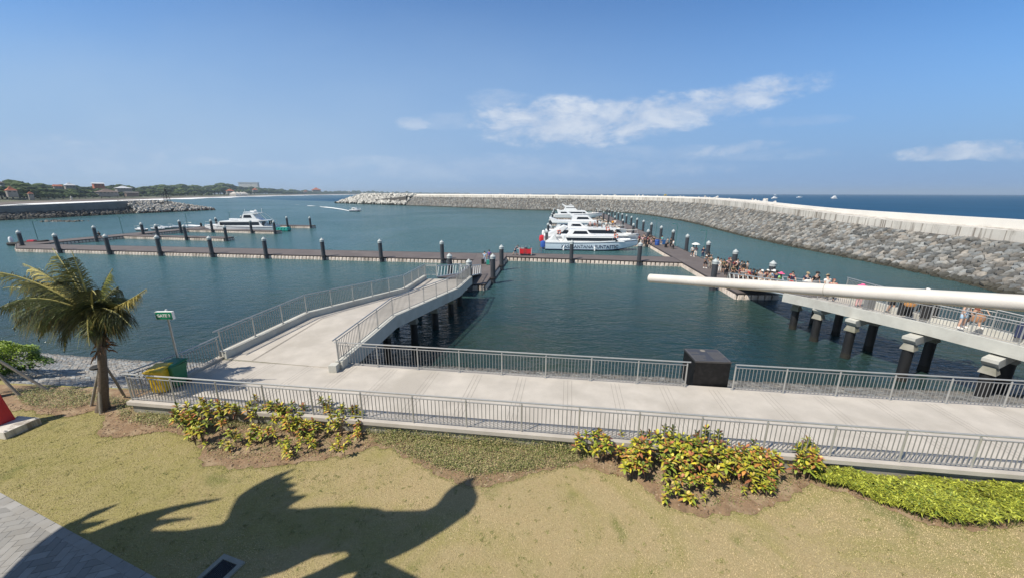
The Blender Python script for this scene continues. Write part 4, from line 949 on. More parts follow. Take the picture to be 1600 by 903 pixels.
boat('fast_boat', 'farthest white boat near the end of the finger docks, with a high cabin', (18.6, 163.4, 0), RZ1, 20, 4.8, (1.5, 2.4), 'white',
     blocks=(('cabin', [(1.5, 1.5), (15.5, 1.8), (13.5, 2.6), (12.6, 3.3), (2.2, 3.3), (.9, 3.8), (.7, 3.5)], 1.95, 1.7, 'white'), ('upper_house', [(3.6, 3.3), (9.5, 3.3), (8.6, 4.2), (7.6, 5.2), (4.6, 5.2), (3.2, 6.0), (2.8, 5.9), (4.2, 4.6)], 1.6, 1.3, 'white')),
     wins=((rect(2.4, 13.0, 2.1, 2.85, -.1, -.6), 1.90, 1.78), (rect(4.6, 8.6, 4.3, 4.85, .1, -.4), 1.50, 1.38)), extra=ex4)
# moored boat at the left, bow pointing left
def ex5(t):
    mb = MB(); mb.box((6.2, 0, 5.15), (2.8, 1.6, .14)); mb.box((5.6, 0, 5.4), (1.1, .3, .28)); mb.tube([(7.3, .5, 5.2), (7.3, .5, 6.0)], .03, 5); mb.tube([(3.3, 0, 4.9), (3.1, 0, 6.2)], .03, 5)
    mb.lathe((5.0, -.4, 5.2), [(.05, 0), (.34, .1), (.36, .35), (.1, .55)], 10); mb.build('roof_aerials', M['white'], t)
    mb = MB()
    for sg in (-1, 1):
        mb.tube([(.5, sg * 1.6, 1.5), (.5, sg * 1.6, 3.1)], .05, 5); mb.tube([(1.6, sg * 1.6, 1.5), (1.6, sg * 1.6, 3.1)], .05, 5)
        mb.tube([(1.4, sg * 1.4, 3.1), (3.2, sg * 1.2, 4.95)], .05, 5)
    mb.build('stern_posts', M['alu'], t)
    mb = MB(); mb.box((11.3, -.6, 3.25), (1.6, .9, .35)); mb.box((9.6, .5, 3.25), (1.6, .9, .35)); mb.build('roof_lockers', M['white'], t)
boat('cruise_boat', 'white cabin boat moored alone at the left finger docks, bow to the left', (-65.9, 104.4, 0), math.pi + .10, 18.5, 4.6, (1.3, 1.9), 'white',
     blocks=(('cabin', [(2.3, 1.3), (14.6, 1.5), (13.4, 2.9), (2.2, 3.05), (1.0, 3.1), (1.0, 3.0), (3.6, 2.9)], 1.95, 1.75, 'white'), ('pilot_house', [(3.3, 3.0), (8.9, 2.9), (7.9, 3.5), (7.4, 4.8), (3.4, 5.05), (3.4, 4.85), (5.0, 4.75), (4.0, 3.4)], 1.6, 1.35, 'white')),
     wins=((rect(3.3, 13.4, 1.75, 2.6, .2, .05), 1.92, 1.80), (rect(5.2, 7.4, 3.7, 4.45, .3, -.2), 1.52, 1.42), ([(2.2, 1.55), (2.9, 1.55), (2.5, 2.7), (1.6, 2.75)], 1.9, 1.75)), extra=ex5)
# small craft
def small(name, label, px, rz, L, B, hull, blocks=(), wins=(), extra=None, sheer=(.6, 1.0), cat='boat', z=0.):
    q = P(px[0], px[1], 0); q.z = z; return boat(name, label, q, rz, L, B, sheer, hull, blocks=blocks, wins=wins, extra=extra, cat=cat)
small('motor_boat', 'small white motor boat with a dark hull line leaving a foam wake in open harbour', (548, 330.6), -.35, 7.6, 2.6, 'white', (('cabin', [(1.6, .6), (5.2, .8), (4.3, 1.3), (3.8, 2.0), (1.9, 2.1)], 1.0, .85, 'white'), ('lower_band', [(.1, .16), (6.6, .45), (6.9, .7), (.1, .5)], 1.33, 1.30, 'navy')), ((rect(2.2, 4.0, 1.25, 1.75, .05, -.3), .93, .88),), sheer=(.9, 1.35))
for i, (x, y, L, hu) in enumerate(((1206, 311, 26, 'white'), (1213, 305.8, 40, 'white'), (1245, 309.6, 30, 'bluewhite'), (1307, 311.2, 26, 'white'))):
    q = P(x, y, 0)
    lb = ['white boat out at sea just above the breakwater wall', 'faint white vessel on the sea horizon', 'low white boat out at sea, second from the right', 'bulky white boat out at sea, farthest right'][i]
    h_ = [7, 8, 5, 10][i]
    boat('distant_boat', lb, q, math.pi * (i % 2) + .1, L * .55, L * .16, (1.6, 2.6), hu, blocks=(('cabin', [(L * .08, 1.6), (L * .42, 1.8), (L * .36, h_ * .45), (L * .12, h_ * .5)], L * .07, L * .06, 'white'), ('upper_house', [(L * .14, h_ * .4), (L * .3, h_ * .4), (L * .27, h_ * .65), (L * .16, h_ * .7)], L * .05, L * .04, 'white')), wins=((rect(L * .13, L * .34, h_ * .25, h_ * .36), L * .066, L * .064),))
q = P(1037, 306.4, 0); boat('distant_boat', 'yellow vessel at sea behind the far bend of the breakwater', q, .2, 22, 6, (2, 3), 'yellow', blocks=(('cabin', rect(4, 14, 2, 8, .5, -1), 2.4, 2.0, 'yellow'),))
small('dinghy', 'small pale blue open boat tied behind the left outer dock', (313, 356.5), math.pi - .15, 5.2, 1.9, 'bluewhite', sheer=(.5, .8), extra=lambda t: engines(t, 1, M['rubber'], s_=.7))
for i, (x, y) in enumerate(((229, 361.0), (256, 359.5), (267, 357.9), (286, 356.8))):
    small('water_scooter', 'white water scooter, ' + ordn(i) + ' from the left behind the outer dock', (x, y), math.pi + .2 * i, 3.2, 1.25, 'white', (('seat', [(.4, .4), (2.0, .45), (2.3, .95), (1.9, .95), (1.6, .75), (.5, .7)], .3, .22, 'white'),), sheer=(.4, .55), cat='water scooter')
# black inflatable with red load at the far left dock end
t = thing('inflatable_boat', 'black inflatable boat with a red bundle at the far left dock end', 'inflatable boat', P(22, 384, 0)); 
MB().tube([(0, -.9, .35), (3.2, -.85, .4), (4.4, -.4, .55), (4.7, 0, .6), (4.4, .4, .55), (3.2, .85, .4), (0, .9, .35)], .30, 8).build('tube', M['rubber'], t, smooth=True)
MB().box((2, 0, .3), (4, 1.3, .1)).build('floor', M['rubber'], t); MB().box((2.6, 0, .65), (1.2, .8, .5), taper=.7).build('bundle', M['red'], t); engines(t, 1, M['white'], x=-.2, s_=.7)
t.rotation_euler = (0, 0, .25); t.scale = (1.15, 1.15, 1.15)
# teal floats at the stern of the left boat
t = thing('float_raft', 'teal plastic float raft behind the stern of the left moored boat', 'raft', P(427, 362, 0))
for k in range(5):
    MB().lathe((0, 0, 0), [(.05, -1.0), (.42, -.9), (.47, -.3), (.42, 0), (.47, .3), (.42, .9), (.05, 1.0)], 12).build('float', M['teal'], t, smooth=True)
    o = t.children[-1]; o.rotation_euler = (R(90), 0, 0); o.location = (.3 + k * .82, 1.0, .45)
MB().box((1.9, 1.0, .95), (3.9, 1.7, .08)).build('raft_deck', M['teal'], t)
# wake of the motor boat
V = []; Q = []; C = []
wk = [(547, 330.5, .35), (535, 327.9, .55), (520, 325.6, .6), (500, 323.6, .55), (480, 321.9, .5), (462, 320.4, .4), (446, 319.2, .25)]
for i, (x, y, h_) in enumerate(wk):
    for k, s_ in enumerate((-1, 0, 1)): q = P(x, y + s_ * h_, 0); V.append((q.x, q.y, .12))
for i in range(len(wk) - 1):
    for k in range(2): Q.append((i * 3 + k, i * 3 + 3 + k, i * 3 + 4 + k, i * 3 + 1 + k)); C.append([.70 - .09 * i] * 3)
tag(raw_mesh('wake', V, Q, M['surf'], colors=C), 'white wake trailing behind the small motor boat', 'wake', kind='stuff')
# ================================================================== PEOPLE
def skin_mesh(name, verts, edges, radii, sub=1, root=0):
    me = bpy.data.meshes.new(name); me.from_pydata(verts, edges, []); o = bpy.data.objects.new(name, me); col.objects.link(o)
    md = o.modifiers.new('skin', 'SKIN'); md.use_smooth_shade = True; md.branch_smoothing = .6
    for i, r in enumerate(radii):
        sv = me.skin_vertices[0].data[i]; sv.radius = r if isinstance(r, tuple) else (r, r); sv.use_root = (i == root)
    if sub: ms = o.modifiers.new('sub', 'SUBSURF'); ms.levels = sub; ms.render_levels = sub
    dg = bpy.context.evaluated_depsgraph_get(); dg.update(); out = bpy.data.meshes.new_from_object(o.evaluated_get(dg)); out.name = name
    bpy.data.objects.remove(o); bpy.data.meshes.remove(me); out.shade_smooth(); out.materials.clear(); out.materials.append(M['white']); return out
def pose_joints(stride=.0, lean=.0, armL=(.1, .0, .3), armR=(.1, .0, .3), crouch=0., hand_side=.05, legs_apart=.0):
    """armX = (swing forward, out, elbow bend). Front is -Y. returns joint dict"""
    j = {}; ph = .93 - crouch * .50
    def rotx(p, a, o): y, z = p[1] - o[1], p[2] - o[2]; return (p[0], o[1] + y * math.cos(a) - z * math.sin(a), o[2] + y * math.sin(a) + z * math.cos(a))
    pel = (0, 0, ph); up = lambda p: rotx((p[0], p[1], p[2] + ph), lean, pel)
    j['pel'] = pel; j['waist'] = up((0, 0, .12)); j['chest'] = up((0, 0, .34)); j['neck0'] = up((0, .0, .49)); j['neck'] = up((0, -.015, .56)); j['jaw'] = up((0, -.03, .62)); j['head'] = up((0, -.025, .70)); j['crown'] = up((0, -.015, .755))
    j['nose0'] = up((0, -.095, .675)); j['nose'] = up((0, -.125, .665))
    for s_, a in ((-1, armL), (1, armR)):
        k = 'L' if s_ < 0 else 'R'; sh = (s_ * .175, 0, .455); ua, la = .29, .25; sw, ot, el = a
        e = (sh[0] + s_ * (math.sin(ot) * ua + .02), sh[1] - math.sin(sw) * math.cos(ot) * ua, sh[2] - math.cos(sw) * math.cos(ot) * ua)
        w_ = (e[0] - s_ * math.sin(el) * .03 + s_ * math.sin(ot) * la * .6, e[1] - math.sin(sw + el) * la, e[2] - math.cos(sw + el) * la)
        d = Vector(w_) - Vector(e); d.normalize(); j['sh' + k] = up(sh); j['el' + k] = up(e); j['wr' + k] = up(w_); j['hd' + k] = up(tuple(Vector(w_) + d * .085)); fn = []
        side = Vector((0, -1, 0)); side = (side - d * side.dot(d)).normalized(); inn = d.cross(side) * s_
        for q in range(4):
            b0 = Vector(w_) + d * .09 + side * (.027 - q * .018); ln = (.062, .074, .068, .05)[q]; fn.append([up(tuple(b0)), up(tuple(b0 + d * ln * .55 + inn * .006)), up(tuple(b0 + d * ln + inn * .024))])
        tb = Vector(w_) + d * .035 + side * .028; fn.append([up(tuple(tb)), up(tuple(tb + d * .028 + side * .022)), up(tuple(tb + d * .06 + side * .026 + inn * .008))]); j['fin' + k] = fn
    for s_ in (-1, 1):
        k = 'L' if s_ < 0 else 'R'; st = stride * s_; hx = s_ * (.095 + legs_apart * .5)
        if crouch > .2: kn = (s_ * .15, -.36 * crouch, ph - .44 * (1 - crouch * .75)); an = (s_ * .14, .02, .085); 
        else: kn = (s_ * (.10 + legs_apart), -.03 - st * .5, .50 - abs(st) * .03); an = (s_ * (.10 + legs_apart * 1.5), -st if st > 0 else -st + 0, .085 + (max(0, -st) * .12))
        j['hip' + k] = (hx, 0, ph - .03); j['kn' + k] = kn; j['an' + k] = an; j['toe' + k] = (an[0] + s_ * .02, an[1] - .15, .035 if st >= 0 else .03); j['heel' + k] = (an[0], an[1] + .04, .04)
    j['up'] = up; return j
POSES = dict(
    stand=pose_joints(0, .03, (.05, .08, .2), (.08, .08, .25)), walk=pose_joints(.20, .06, (-.35, .08, .3), (.40, .08, .4)), walk2=pose_joints(-.16, .10, (.35, .08, .35), (-.25, .08, .25)),
    phone=pose_joints(0, .05, (.5, .0, 1.7), (.05, .08, .25)), carry=pose_joints(.08, .08, (.35, .10, 1.1), (.35, .10, 1.1)), push=pose_joints(.30, .62, (1.5, .05, .15), (1.5, .05, .15)), wide=pose_joints(0, .10, (.05, .22, .3), (.1, .22, .3), legs_apart=.07),
    sit=pose_joints(0, .12, (.5, .05, .8), (.5, .05, .8), crouch=1.0), umbrella=pose_joints(.05, .0, (.45, .05, 2.2), (.05, .08, .2)))
CACHE = {}
def garment(kind, pose):
    k = (kind, pose)
    if k in CACHE: return CACHE[k]
    j = POSES[pose]; up = j['up']; V = []; E_ = []; Rr = []
    def v(p, r): V.append(tuple(p)); Rr.append(r); return len(V) - 1
    def chain(start, pts):
        a = start
        for p, r in pts: b_ = v(p, r); E_.append((a, b_)); a = b_
        return a
    lerp = lambda a, b_, t: tuple(a[i] + (b_[i] - a[i]) * t for i in range(3))
    if kind == 'body':
        p0 = v(j['pel'], (.135, .10)); w0 = chain(p0, [(j['waist'], (.125, .09)), (j['chest'], (.15, .10))]); n0 = chain(w0, [(j['neck0'], (.085, .06)), (j['neck'], .052), (j['jaw'], (.066, .075)), (j['head'], (.078, .095)), (j['crown'], (.055, .066))])
        hd = V.index(tuple(j['head'])); chain(hd - 1, [(j['nose'], .012)])
        for s_ in 'LR':
            h_ = chain(w0, [(j['sh' + s_], .055), (lerp(j['sh' + s_], j['el' + s_], .4), .047), (j['el' + s_], .037), (lerp(j['el' + s_], j['wr' + s_], .35), .036), (j['wr' + s_], (.025, .021)), (j['hd' + s_], (.036, .018))])
            for f in j['fin' + s_]: chain(h_, [(f[0], .0105), (f[1], .009), (f[2], .0075)])
            chain(p0, [(j['hip' + s_], .088), (lerp(j['hip' + s_], j['kn' + s_], .45), .078), (j['kn' + s_], .055), (lerp(j['kn' + s_], j['an' + s_], .35), .055), (j['an' + s_], .036), (j['toe' + s_], (.038, .024))])
    elif kind in ('tshirt', 'longshirt'):
        p0 = v(lerp(j['pel'], j['waist'], -.25), (.158, .122)); w0 = chain(p0, [(j['waist'], (.152, .118)), (j['chest'], (.180, .130)), (j['neck0'], (.10, .072))]) - 1
        for s_ in 'LR':
            pts = [(j['sh' + s_], .078), (lerp(j['sh' + s_], j['el' + s_], .62), .074)]
            if kind == 'longshirt': pts += [(j['el' + s_], .052), (lerp(j['el' + s_], j['wr' + s_], .5), .046), (lerp(j['el' + s_], j['wr' + s_], .93), .036)]
            chain(w0, pts)
    elif kind in ('trousers', 'shorts', 'widetrousers'):
        p0 = v(lerp(j['pel'], j['waist'], .25), (.140, .106)); q0 = chain(p0, [(lerp(j['pel'], j['waist'], -.3), (.142, .108))]); wd = 1.35 if kind == 'widetrousers' else 1.0
        for s_ in 'LR':
            pts = [(j['hip' + s_], .106), (lerp(j['hip' + s_], j['kn' + s_], .6), .096)]
            if kind == 'shorts': pts += [(lerp(j['hip' + s_], j['kn' + s_], .95), .094)]
            else: pts += [(j['kn' + s_], .076 * wd), (lerp(j['kn' + s_], j['an' + s_], .5), .068 * wd), (lerp(j['kn' + s_], j['an' + s_], .96), .060 * wd)]
            chain(q0, pts)
    elif kind == 'shoes':
        out = MB()
        for s_ in 'LR':
            a, h_, tt = Vector(j['an' + s_]), Vector(j['heel' + s_]), Vector(j['toe' + s_]); d = (tt - h_); d.z = 0; d.normalize(); nr = Vector((-d.y, d.x, 0)); rings = []
            for t_, w_, z_ in ((-.03, .030, .05), (.0, .042, .095), (.08, .045, .10), (.16, .050, .065), (.24, .040, .045), (.27, .015, .02)):
                c = h_ + d * t_; b0 = a.z - .085; rings.append([c + nr * w_ + Vector((0, 0, b0 - c.z)), c + nr * w_ * .8 + Vector((0, 0, b0 + z_ - c.z)), c - nr * w_ * .8 + Vector((0, 0, b0 + z_ - c.z)), c - nr * w_ + Vector((0, 0, b0 - c.z))])
            out.loft(rings)
        o = out.build('shoes', M['white'], smooth=True); me = o.data; bpy.data.objects.remove(o); CACHE[k] = me; return me
    else:
        out = MB(); H = Vector(up((0, -.012, .70))); ax = (Vector(up((0, 0, 1.0))) - Vector(up((0, 0, 0)))).normalized(); Rm = Vector((0, 0, 1)).rotation_difference(ax).to_matrix()
        def lat(prof, squash=1.14, cy=0., n=14, cut=None):
            rings = []
            for (r, z) in prof: rings.append([H + Rm @ Vector((r * math.cos(a), cy + r * squash * math.sin(a), z)) for a in [2 * math.pi * i / n for i in range(n)]])
            out.loft(rings)
        if kind == 'hair': lat([(.060, -.045), (.086, -.01), (.093, .03), (.080, .075), (.045, .10), (.01, .108)], 1.13, .018)
        elif kind == 'longhair': lat([(.05, -.30), (.075, -.24), (.085, -.10), (.092, -.01), (.095, .03), (.082, .076), (.045, .102), (.01, .11)], 1.0, .035)
        elif kind == 'cap':
            lat([(.094, .015), (.095, .045), (.082, .085), (.045, .112), (.01, .118)], 1.12, .005)
            b_ = [H + Rm @ Vector(q) for q in ((-.07, -.08, .02), (-.065, -.16, .012), (0, -.185, .01), (.065, -.16, .012), (.07, -.08, .02))]; out.loft([b_, [q + Rm @ Vector((0, 0, .012)) for q in b_]])
        elif kind == 'sunhat': lat([(.235, -.012), (.24, -.002), (.13, .035), (.103, .042), (.100, .09), (.085, .125), (.02, .135)], 1.05, .0, 18)
        elif kind == 'dress': 
            rings = []
            for (rx, ry, p) in ((.11, .075, j['neck0']), (.18, .12, j['chest']), (.15, .11, j['waist']), (.19, .15, (j['pel'][0], j['pel'][1], j['pel'][2] - .05)), (.23, .21, (0, 0, .62)), (.26, .24, (0, 0, .38))):
                rings.append([(p[0] + rx * math.cos(a), p[1] + ry * math.sin(a), p[2]) for a in [2 * math.pi * i / 16 for i in range(16)]])
            out.loft(rings)
        elif kind == 'backpack':
            c = Vector(up((0, .19, .30))); out.box(c, (.30, .17, .42), rot=Rm, taper=.85); out.box(c + Vector((0, .09, -.06)), (.22, .06, .22), rot=Rm, taper=.9)
            for s_ in (-1, 1): out.tube([up((s_ * .10, .12, .46)), up((s_ * .11, -.0, .505)), up((s_ * .12, -.12, .36)), up((s_ * .12, -.09, .16)), up((s_ * .11, .12, .12))], .016, 5)
        elif kind == 'face':
            for s_ in (-1, 1):
                out.lathe((0, 0, 0), [(.002, -.001), (.010, 0), (.002, .002)], 8); n = 24
                for q in range(len(out.v) - n, len(out.v)): x, y, z = out.v[q]; p = H + Rm @ Vector((s_ * .030 + x * 1.2, -.088 - z, -.004 + y * .7)); out.v[q] = tuple(p)
                out.box(H + Rm @ Vector((s_ * .030, -.088, .018)), (.030, .006, .006), rot=Rm)
            out.box(H + Rm @ Vector((0, -.092, -.062)), (.042, .006, .009), rot=Rm)
        o = out.build(kind, M['white'], smooth=True, angle=60); me = o.data; bpy.data.objects.remove(o); CACHE[k] = me; return me
    me = skin_mesh(kind, V, E_, Rr, 1); CACHE[k] = me; return me
CM = {}
def cloth(c):
    c = tuple(c)
    if c not in CM: CM[c] = mat('cloth_%d' % len(CM), c, .85, var=.10, vscale=9)
    return CM[c]
SKIN = [(.42, .25, .17), (.50, .32, .23), (.30, .17, .11), (.56, .36, .27)]
WHITE = (.72, .71, .68); BLACK = (.018, .018, .02); NAVY = (.02, .03, .08); GREY = (.20, .20, .21); PINK = (.75, .12, .28); CYAN = (.12, .50, .52); MAROON = (.20, .02, .04); KHAKI = (.36, .29, .18); RED = (.5, .05, .05); OLIVE = (.14, .13, .07); LBLUE = (.36, .52, .68); DENIM = (.08, .12, .22); ORANGE = (.70, .30, .03); PURPLE = (.13, .09, .35); ROSE = (.62, .38, .38); GREEN = (.25, .60, .25)
npp = [0]
NM = dict(tshirt='shirt', longshirt='shirt', trousers='trousers', widetrousers='trousers', shorts='shorts', dress='dress', hair='hair', longhair='hair', cap='cap', sunhat='hat', shoes='shoes', backpack='backpack', face='face')
def person(label, loc, rz, pose='stand', top=('tshirt', WHITE), bottom=('trousers', BLACK), head=('hair', (.02, .015, .012)), shoes=(.1, .1, .1), tall=1.0, skin=None, pack=None, group=None):
    t = thing('person', label, 'person', loc, rz, group); t.scale = (tall * 1.16, tall * 1.16, tall); npp[0] += 1; sk = SKIN[npp[0] % 4] if skin is None else SKIN[skin]
    o = bpy.data.objects.new('body', garment('body', pose)); col.objects.link(o); o.parent = t; o.material_slots[0].link = 'OBJECT'; o.material_slots[0].material = cloth(sk)
    its = [top, bottom, head, ('shoes', shoes), ('face', (.05, .03, .03))]
    if pack: its.append(('backpack', pack))
    if head[0] in ('cap', 'sunhat'): its.append(('hair', (.03, .02, .015)))
    for it in its:
        if it is None: continue
        o = bpy.data.objects.new(NM[it[0]], garment(it[0], pose)); col.objects.link(o); o.parent = t; o.material_slots[0].link = 'OBJECT'; o.material_slots[0].material = cloth(it[1])
    return t
def floor_z(y):
    if y > 39.4: return .66
    if y > 28.2: return .82 + (39.4 - y) / 11.2 * (2.50 - .82) + .02
    return edge_at(B_, y)[2] - .42 + .01
def by_head(px, py, tall=1.0, off=0.):
    d = ray(px, py); k = d[0] / d[1]; y = (19.15 + off) / (k - .156) if px < 1320 else None
    if y is None:
        q = P(px, py, 2.6 + 1.70 * tall); y = q.y; return Vector((q.x, q.y, floor_z(q.y)))
    return Vector((k * y, y, floor_z(y)))
def D(px, py): return P(px, py, .66)
TW, AW = 0.0, math.pi                                        # rz 0: facing the viewer (front is -Y); pi: walking away
right, left = R(90), R(-90)
Pp = person
Pp('person in white shirt and black trousers striding along the dock with arms out', D(1051, 389.6), right, 'walk', ('longshirt', WHITE), ('trousers', BLACK))
Pp('dark clothed person behind the one in the white shirt on the passenger dock', D(1047.5, 386.5), left, 'stand', ('longshirt', BLACK), ('trousers', BLACK), tall=1.03)
Pp('person in dark top beside a black bag on the passenger dock', D(1042.5, 386.5), AW, 'phone', ('tshirt', GREY), ('shorts', BLACK))
Pp('person in a cyan top beside the blue barrel on the dock', D(1034, 382), AW, 'stand', ('tshirt', CYAN), ('shorts', DENIM), shoes=WHITE)
for i, (x, y, c, b_, h_) in enumerate(((1021, 383, BLACK, BLACK, 'hair'), (1017.5, 382.4, GREY, ROSE, 'hair'), (1011.5, 382.6, MAROON, BLACK, 'hair'), (1007, 381.4, NAVY, BLACK, 'cap'), (1003.5, 382.4, ROSE, GREY, 'longhair'), (998.5, 380.8, MAROON, BLACK, 'hair'))):
    Pp(['person in black T-shirt nearest the blue barrel by the boat bow', 'person in grey top and rose trousers second from the blue barrel', 'person in maroon top third from the blue barrel', 'person in navy top and cap fourth from the blue barrel', 'long haired person in rose top beside the boat bow', 'person in maroon top farthest left on the boarding finger dock'][i], D(x, y), R(40 * i), ['stand', 'phone', 'carry'][i % 3], ('tshirt', c), ('trousers' if i % 2 else 'shorts', b_), (h_, (.02, .015, .012)))
Pp('person in a white shirt and dark shorts sharing a white umbrella', D(1081.6, 400.6), TW, 'walk', ('longshirt', WHITE), ('shorts', BLACK), shoes=WHITE)
Pp('person in rose top and white trousers holding the white umbrella', D(1086.2, 400.9), TW, 'umbrella', ('tshirt', ROSE), ('trousers', WHITE))
q = D(1086.2, 400.9); t = thing('umbrella', 'open white umbrella above two walkers on the passenger dock', 'umbrella', q + Vector((-.18, -.12, 1.2)))
MB().tube([(0, 0, 0), (0, 0, 1.0)], .014, 6).build('shaft', M['alu'], t)
MB().lathe((0, 0, .72), [(.62, .0), (.60, .03), (.42, .16), (.2, .25), (.01, .28)], 12).build('canopy', cloth(WHITE), t, smooth=True)
Pp('person all in navy blue beside the nearest teal lamp post', D(1097.5, 402.6), TW, 'stand', ('longshirt', NAVY), ('trousers', NAVY))
Pp('person in white cap and grey shirt carrying a bag below the nearest lamp post', D(1101, 418.8), TW, 'carry', ('tshirt', GREY), ('shorts', BLACK), ('cap', WHITE), shoes=WHITE)
Pp('person in a patterned olive top beside the nearest lamp post', D(1109, 419), TW, 'stand', ('tshirt', OLIVE), ('widetrousers', (.34, .32, .28)))
Pp('person in a white outfit with rose scarf on the passenger dock', D(1115, 429.5), TW, 'phone', ('longshirt', (.74, .60, .60)), ('widetrousers', WHITE), ('longhair', (.30, .18, .12)))
Pp('person in white clothes half hidden behind the near pile', D(1124, 425), TW, 'stand', ('longshirt', WHITE), ('trousers', WHITE))
Pp('person in a rose top just right of the near pile', D(1136, 424), TW, 'stand', ('tshirt', ROSE), ('trousers', BLACK), ('cap', MAROON))
Pp('person in white shirt and black trousers with rose bag, right of the near pile', D(1150, 425.5), TW, 'phone', ('tshirt', (.75, .62, .64)), ('trousers', BLACK))
Pp('person in a dark camouflage top bending at the foot of the gangway', D(1143, 436), TW, 'carry', ('tshirt', OLIVE), ('trousers', BLACK), ('hair', (.02, .02, .02)), pack=BLACK)
Pp('person in black behind the near pile with folded arms', D(1133.5, 431.5), TW, 'phone', ('longshirt', BLACK), ('trousers', BLACK))
HEADS = [((1162, 420.5), 'person with light brown hair in a grey top low on the gangway', ('tshirt', GREY), ('trousers', BLACK), ('longhair', (.32, .17, .08)), None, 1.0),
         ((1158, 424), 'person in maroon behind the brown haired one on the gangway', ('tshirt', MAROON), ('shorts', BLACK), ('hair', BLACK), BLACK, .95),
         ((1172, 422), 'person in a dark red top in the middle of the gangway', ('tshirt', RED), ('shorts', BLACK), ('hair', BLACK), None, .97),
         ((1177, 419), 'person in a black cap and navy shirt in the middle of the gangway', ('tshirt', NAVY), ('trousers', BLACK), ('cap', BLACK), None, 1.0),
         ((1192, 418.5), 'person in a white cap and grey striped shirt on the gangway', ('longshirt', (.34, .30, .30)), ('shorts', WHITE), ('cap', WHITE), None, 1.03),
         ((1200, 421), 'person in a maroon shirt and white cap on the gangway', ('tshirt', MAROON), ('shorts', WHITE), ('cap', WHITE), MAROON, 1.0),
         ((1209, 422.5), 'person in a broad white hat and pale blue shirt on the gangway', ('tshirt', LBLUE), ('shorts', KHAKI), ('sunhat', WHITE), None, 1.0),
         ((1220, 422.5), 'person in a pink hat and green top near the top of the gangway', ('tshirt', GREEN), ('shorts', BLACK), ('sunhat', PINK), None, .96),
         ((1240, 420.5), 'dark haired person with a red bag at the pier end panel', ('tshirt', NAVY), ('shorts', RED), ('hair', BLACK), RED, 1.0),
         ((1263, 420), 'person in navy T-shirt and tan cap carrying a white bag on the pier', ('tshirt', NAVY), ('shorts', BLACK), ('cap', KHAKI), None, 1.04),
         ((1278, 416.5), 'tall person in a black T-shirt and black cap on the pier', ('tshirt', BLACK), ('shorts', KHAKI), ('cap', BLACK), None, 1.1),
         ((1297, 424.3), 'person in a white shirt and tan cap seen from behind on the pier', ('tshirt', WHITE), ('shorts', (.6, .5, .48)), ('cap', KHAKI), None, 1.05),
         ((1305, 430.5), 'short person in a red patterned top beside the white shirted one on the pier', ('tshirt', (.36, .09, .06)), ('trousers', BLACK), ('longhair', (.20, .07, .05)), None, .93),
         ((1348, 444.5), 'person in a pink hat mostly hidden behind the white pole', ('tshirt', ROSE), ('trousers', ROSE), ('sunhat', PINK), None, .95),
         ((1400, 450.5), 'dark haired person with an orange bag mostly hidden behind the white pole', ('tshirt', BLACK), ('shorts', BLACK), ('hair', BLACK), None, 1.0),
         ((1447, 451.5), 'person in a white cap with dark clothes behind the white pole', ('longshirt', BLACK), ('trousers', BLACK), ('cap', WHITE), None, 1.02)]
EXTRA = [(1129, 426, OLIVE, BLACK, 'hair'), (1139, 422, (.30, .22, .20), GREY, 'longhair'), (1145, 427, MAROON, BLACK, 'cap'), (1155, 429, GREY, NAVY, 'hair'), (1119, 422, (.5, .42, .3), BLACK, 'hair'), (1106, 413, BLACK, GREY, 'longhair'), (1160, 431, BLACK, BLACK, 'hair'), (1166, 430, (.45, .4, .36), BLACK, 'cap'), (1147, 420, (.12, .10, .10), DENIM, 'hair'), (1014.5, 379.5, BLACK, BLACK, 'hair'), (1005.5, 378.5, (.4, .35, .3), BLACK, 'hair')]
for i, (x, y, c_, b_, h_) in enumerate(EXTRA):
    Pp(ordn(i) + ' further waiting passenger in the crowd at the gangway foot, in ' + ['olive', 'tan', 'maroon', 'grey', 'sand', 'black', 'black', 'pale', 'charcoal', 'black', 'beige'][i], D(x, y), R(-60 + 37 * i), ['stand', 'phone', 'carry', 'walk2'][i % 4], ('tshirt', c_), ('trousers' if i % 2 else 'shorts', b_), (h_, (.02, .015, .012)), pack=(BLACK if i % 3 == 0 else None))
GX = [(1167, 423, (.4, .3, .28), .9), (1183, 421, BLACK, -.9), (1188, 422, (.5, .45, .4), .3), (1196, 423, GREY, -.9), (1204, 421, (.25, .22, .2), -.6), (1214, 424, NAVY, .2)]
for i, (x, y, c_, of) in enumerate(GX): Pp(ordn(i) + ' extra walker in the gangway queue, in ' + ['rose grey', 'black', 'pale sand', 'grey', 'brown', 'navy'][i] + ' top', by_head(x, y, 1.0, of), R(-30 + 25 * i), ['walk', 'walk2', 'stand'][i % 3], ('tshirt', c_), ('shorts', BLACK), ('cap' if i % 2 else 'hair', (.04, .03, .03)))
DBG = []
for i, (h_, lb, top, bot, hd, pk, tall) in enumerate(HEADS):
    q = by_head(h_[0], h_[1], tall, (.9 if i >= 8 else (-.8, .5, .9, -.2)[i % 4])); DBG.append((h_, tuple(round(v, 1) for v in q)))
    Pp(lb, q, (TW + R(-25 + 17 * (i % 4))) if i != 11 else AW, ['walk', 'stand', 'carry', 'walk2'][i % 4] if i not in (9, 10) else ('carry', 'wide')[i - 9], top, bot, hd, tall=tall, pack=pk, skin=(3 if i in (9, 10, 11, 15) else None))
# pair near the right edge seen below the pole
z0 = 2.98
q = P(1500, 511, z0); Pp('person in pale blue shorts and white shoes below the white pole on the pier', q, R(20), 'wide', ('tshirt', WHITE), ('shorts', LBLUE), shoes=WHITE, tall=1.02, skin=3)
q2 = P(1519, 509.5, z0); Pp('person carrying a tan bag just right of the pale blue shorts on the pier', q2, R(-15), 'walk', ('tshirt', (.35, .12, .08)), ('shorts', BLACK), shoes=WHITE, skin=1)
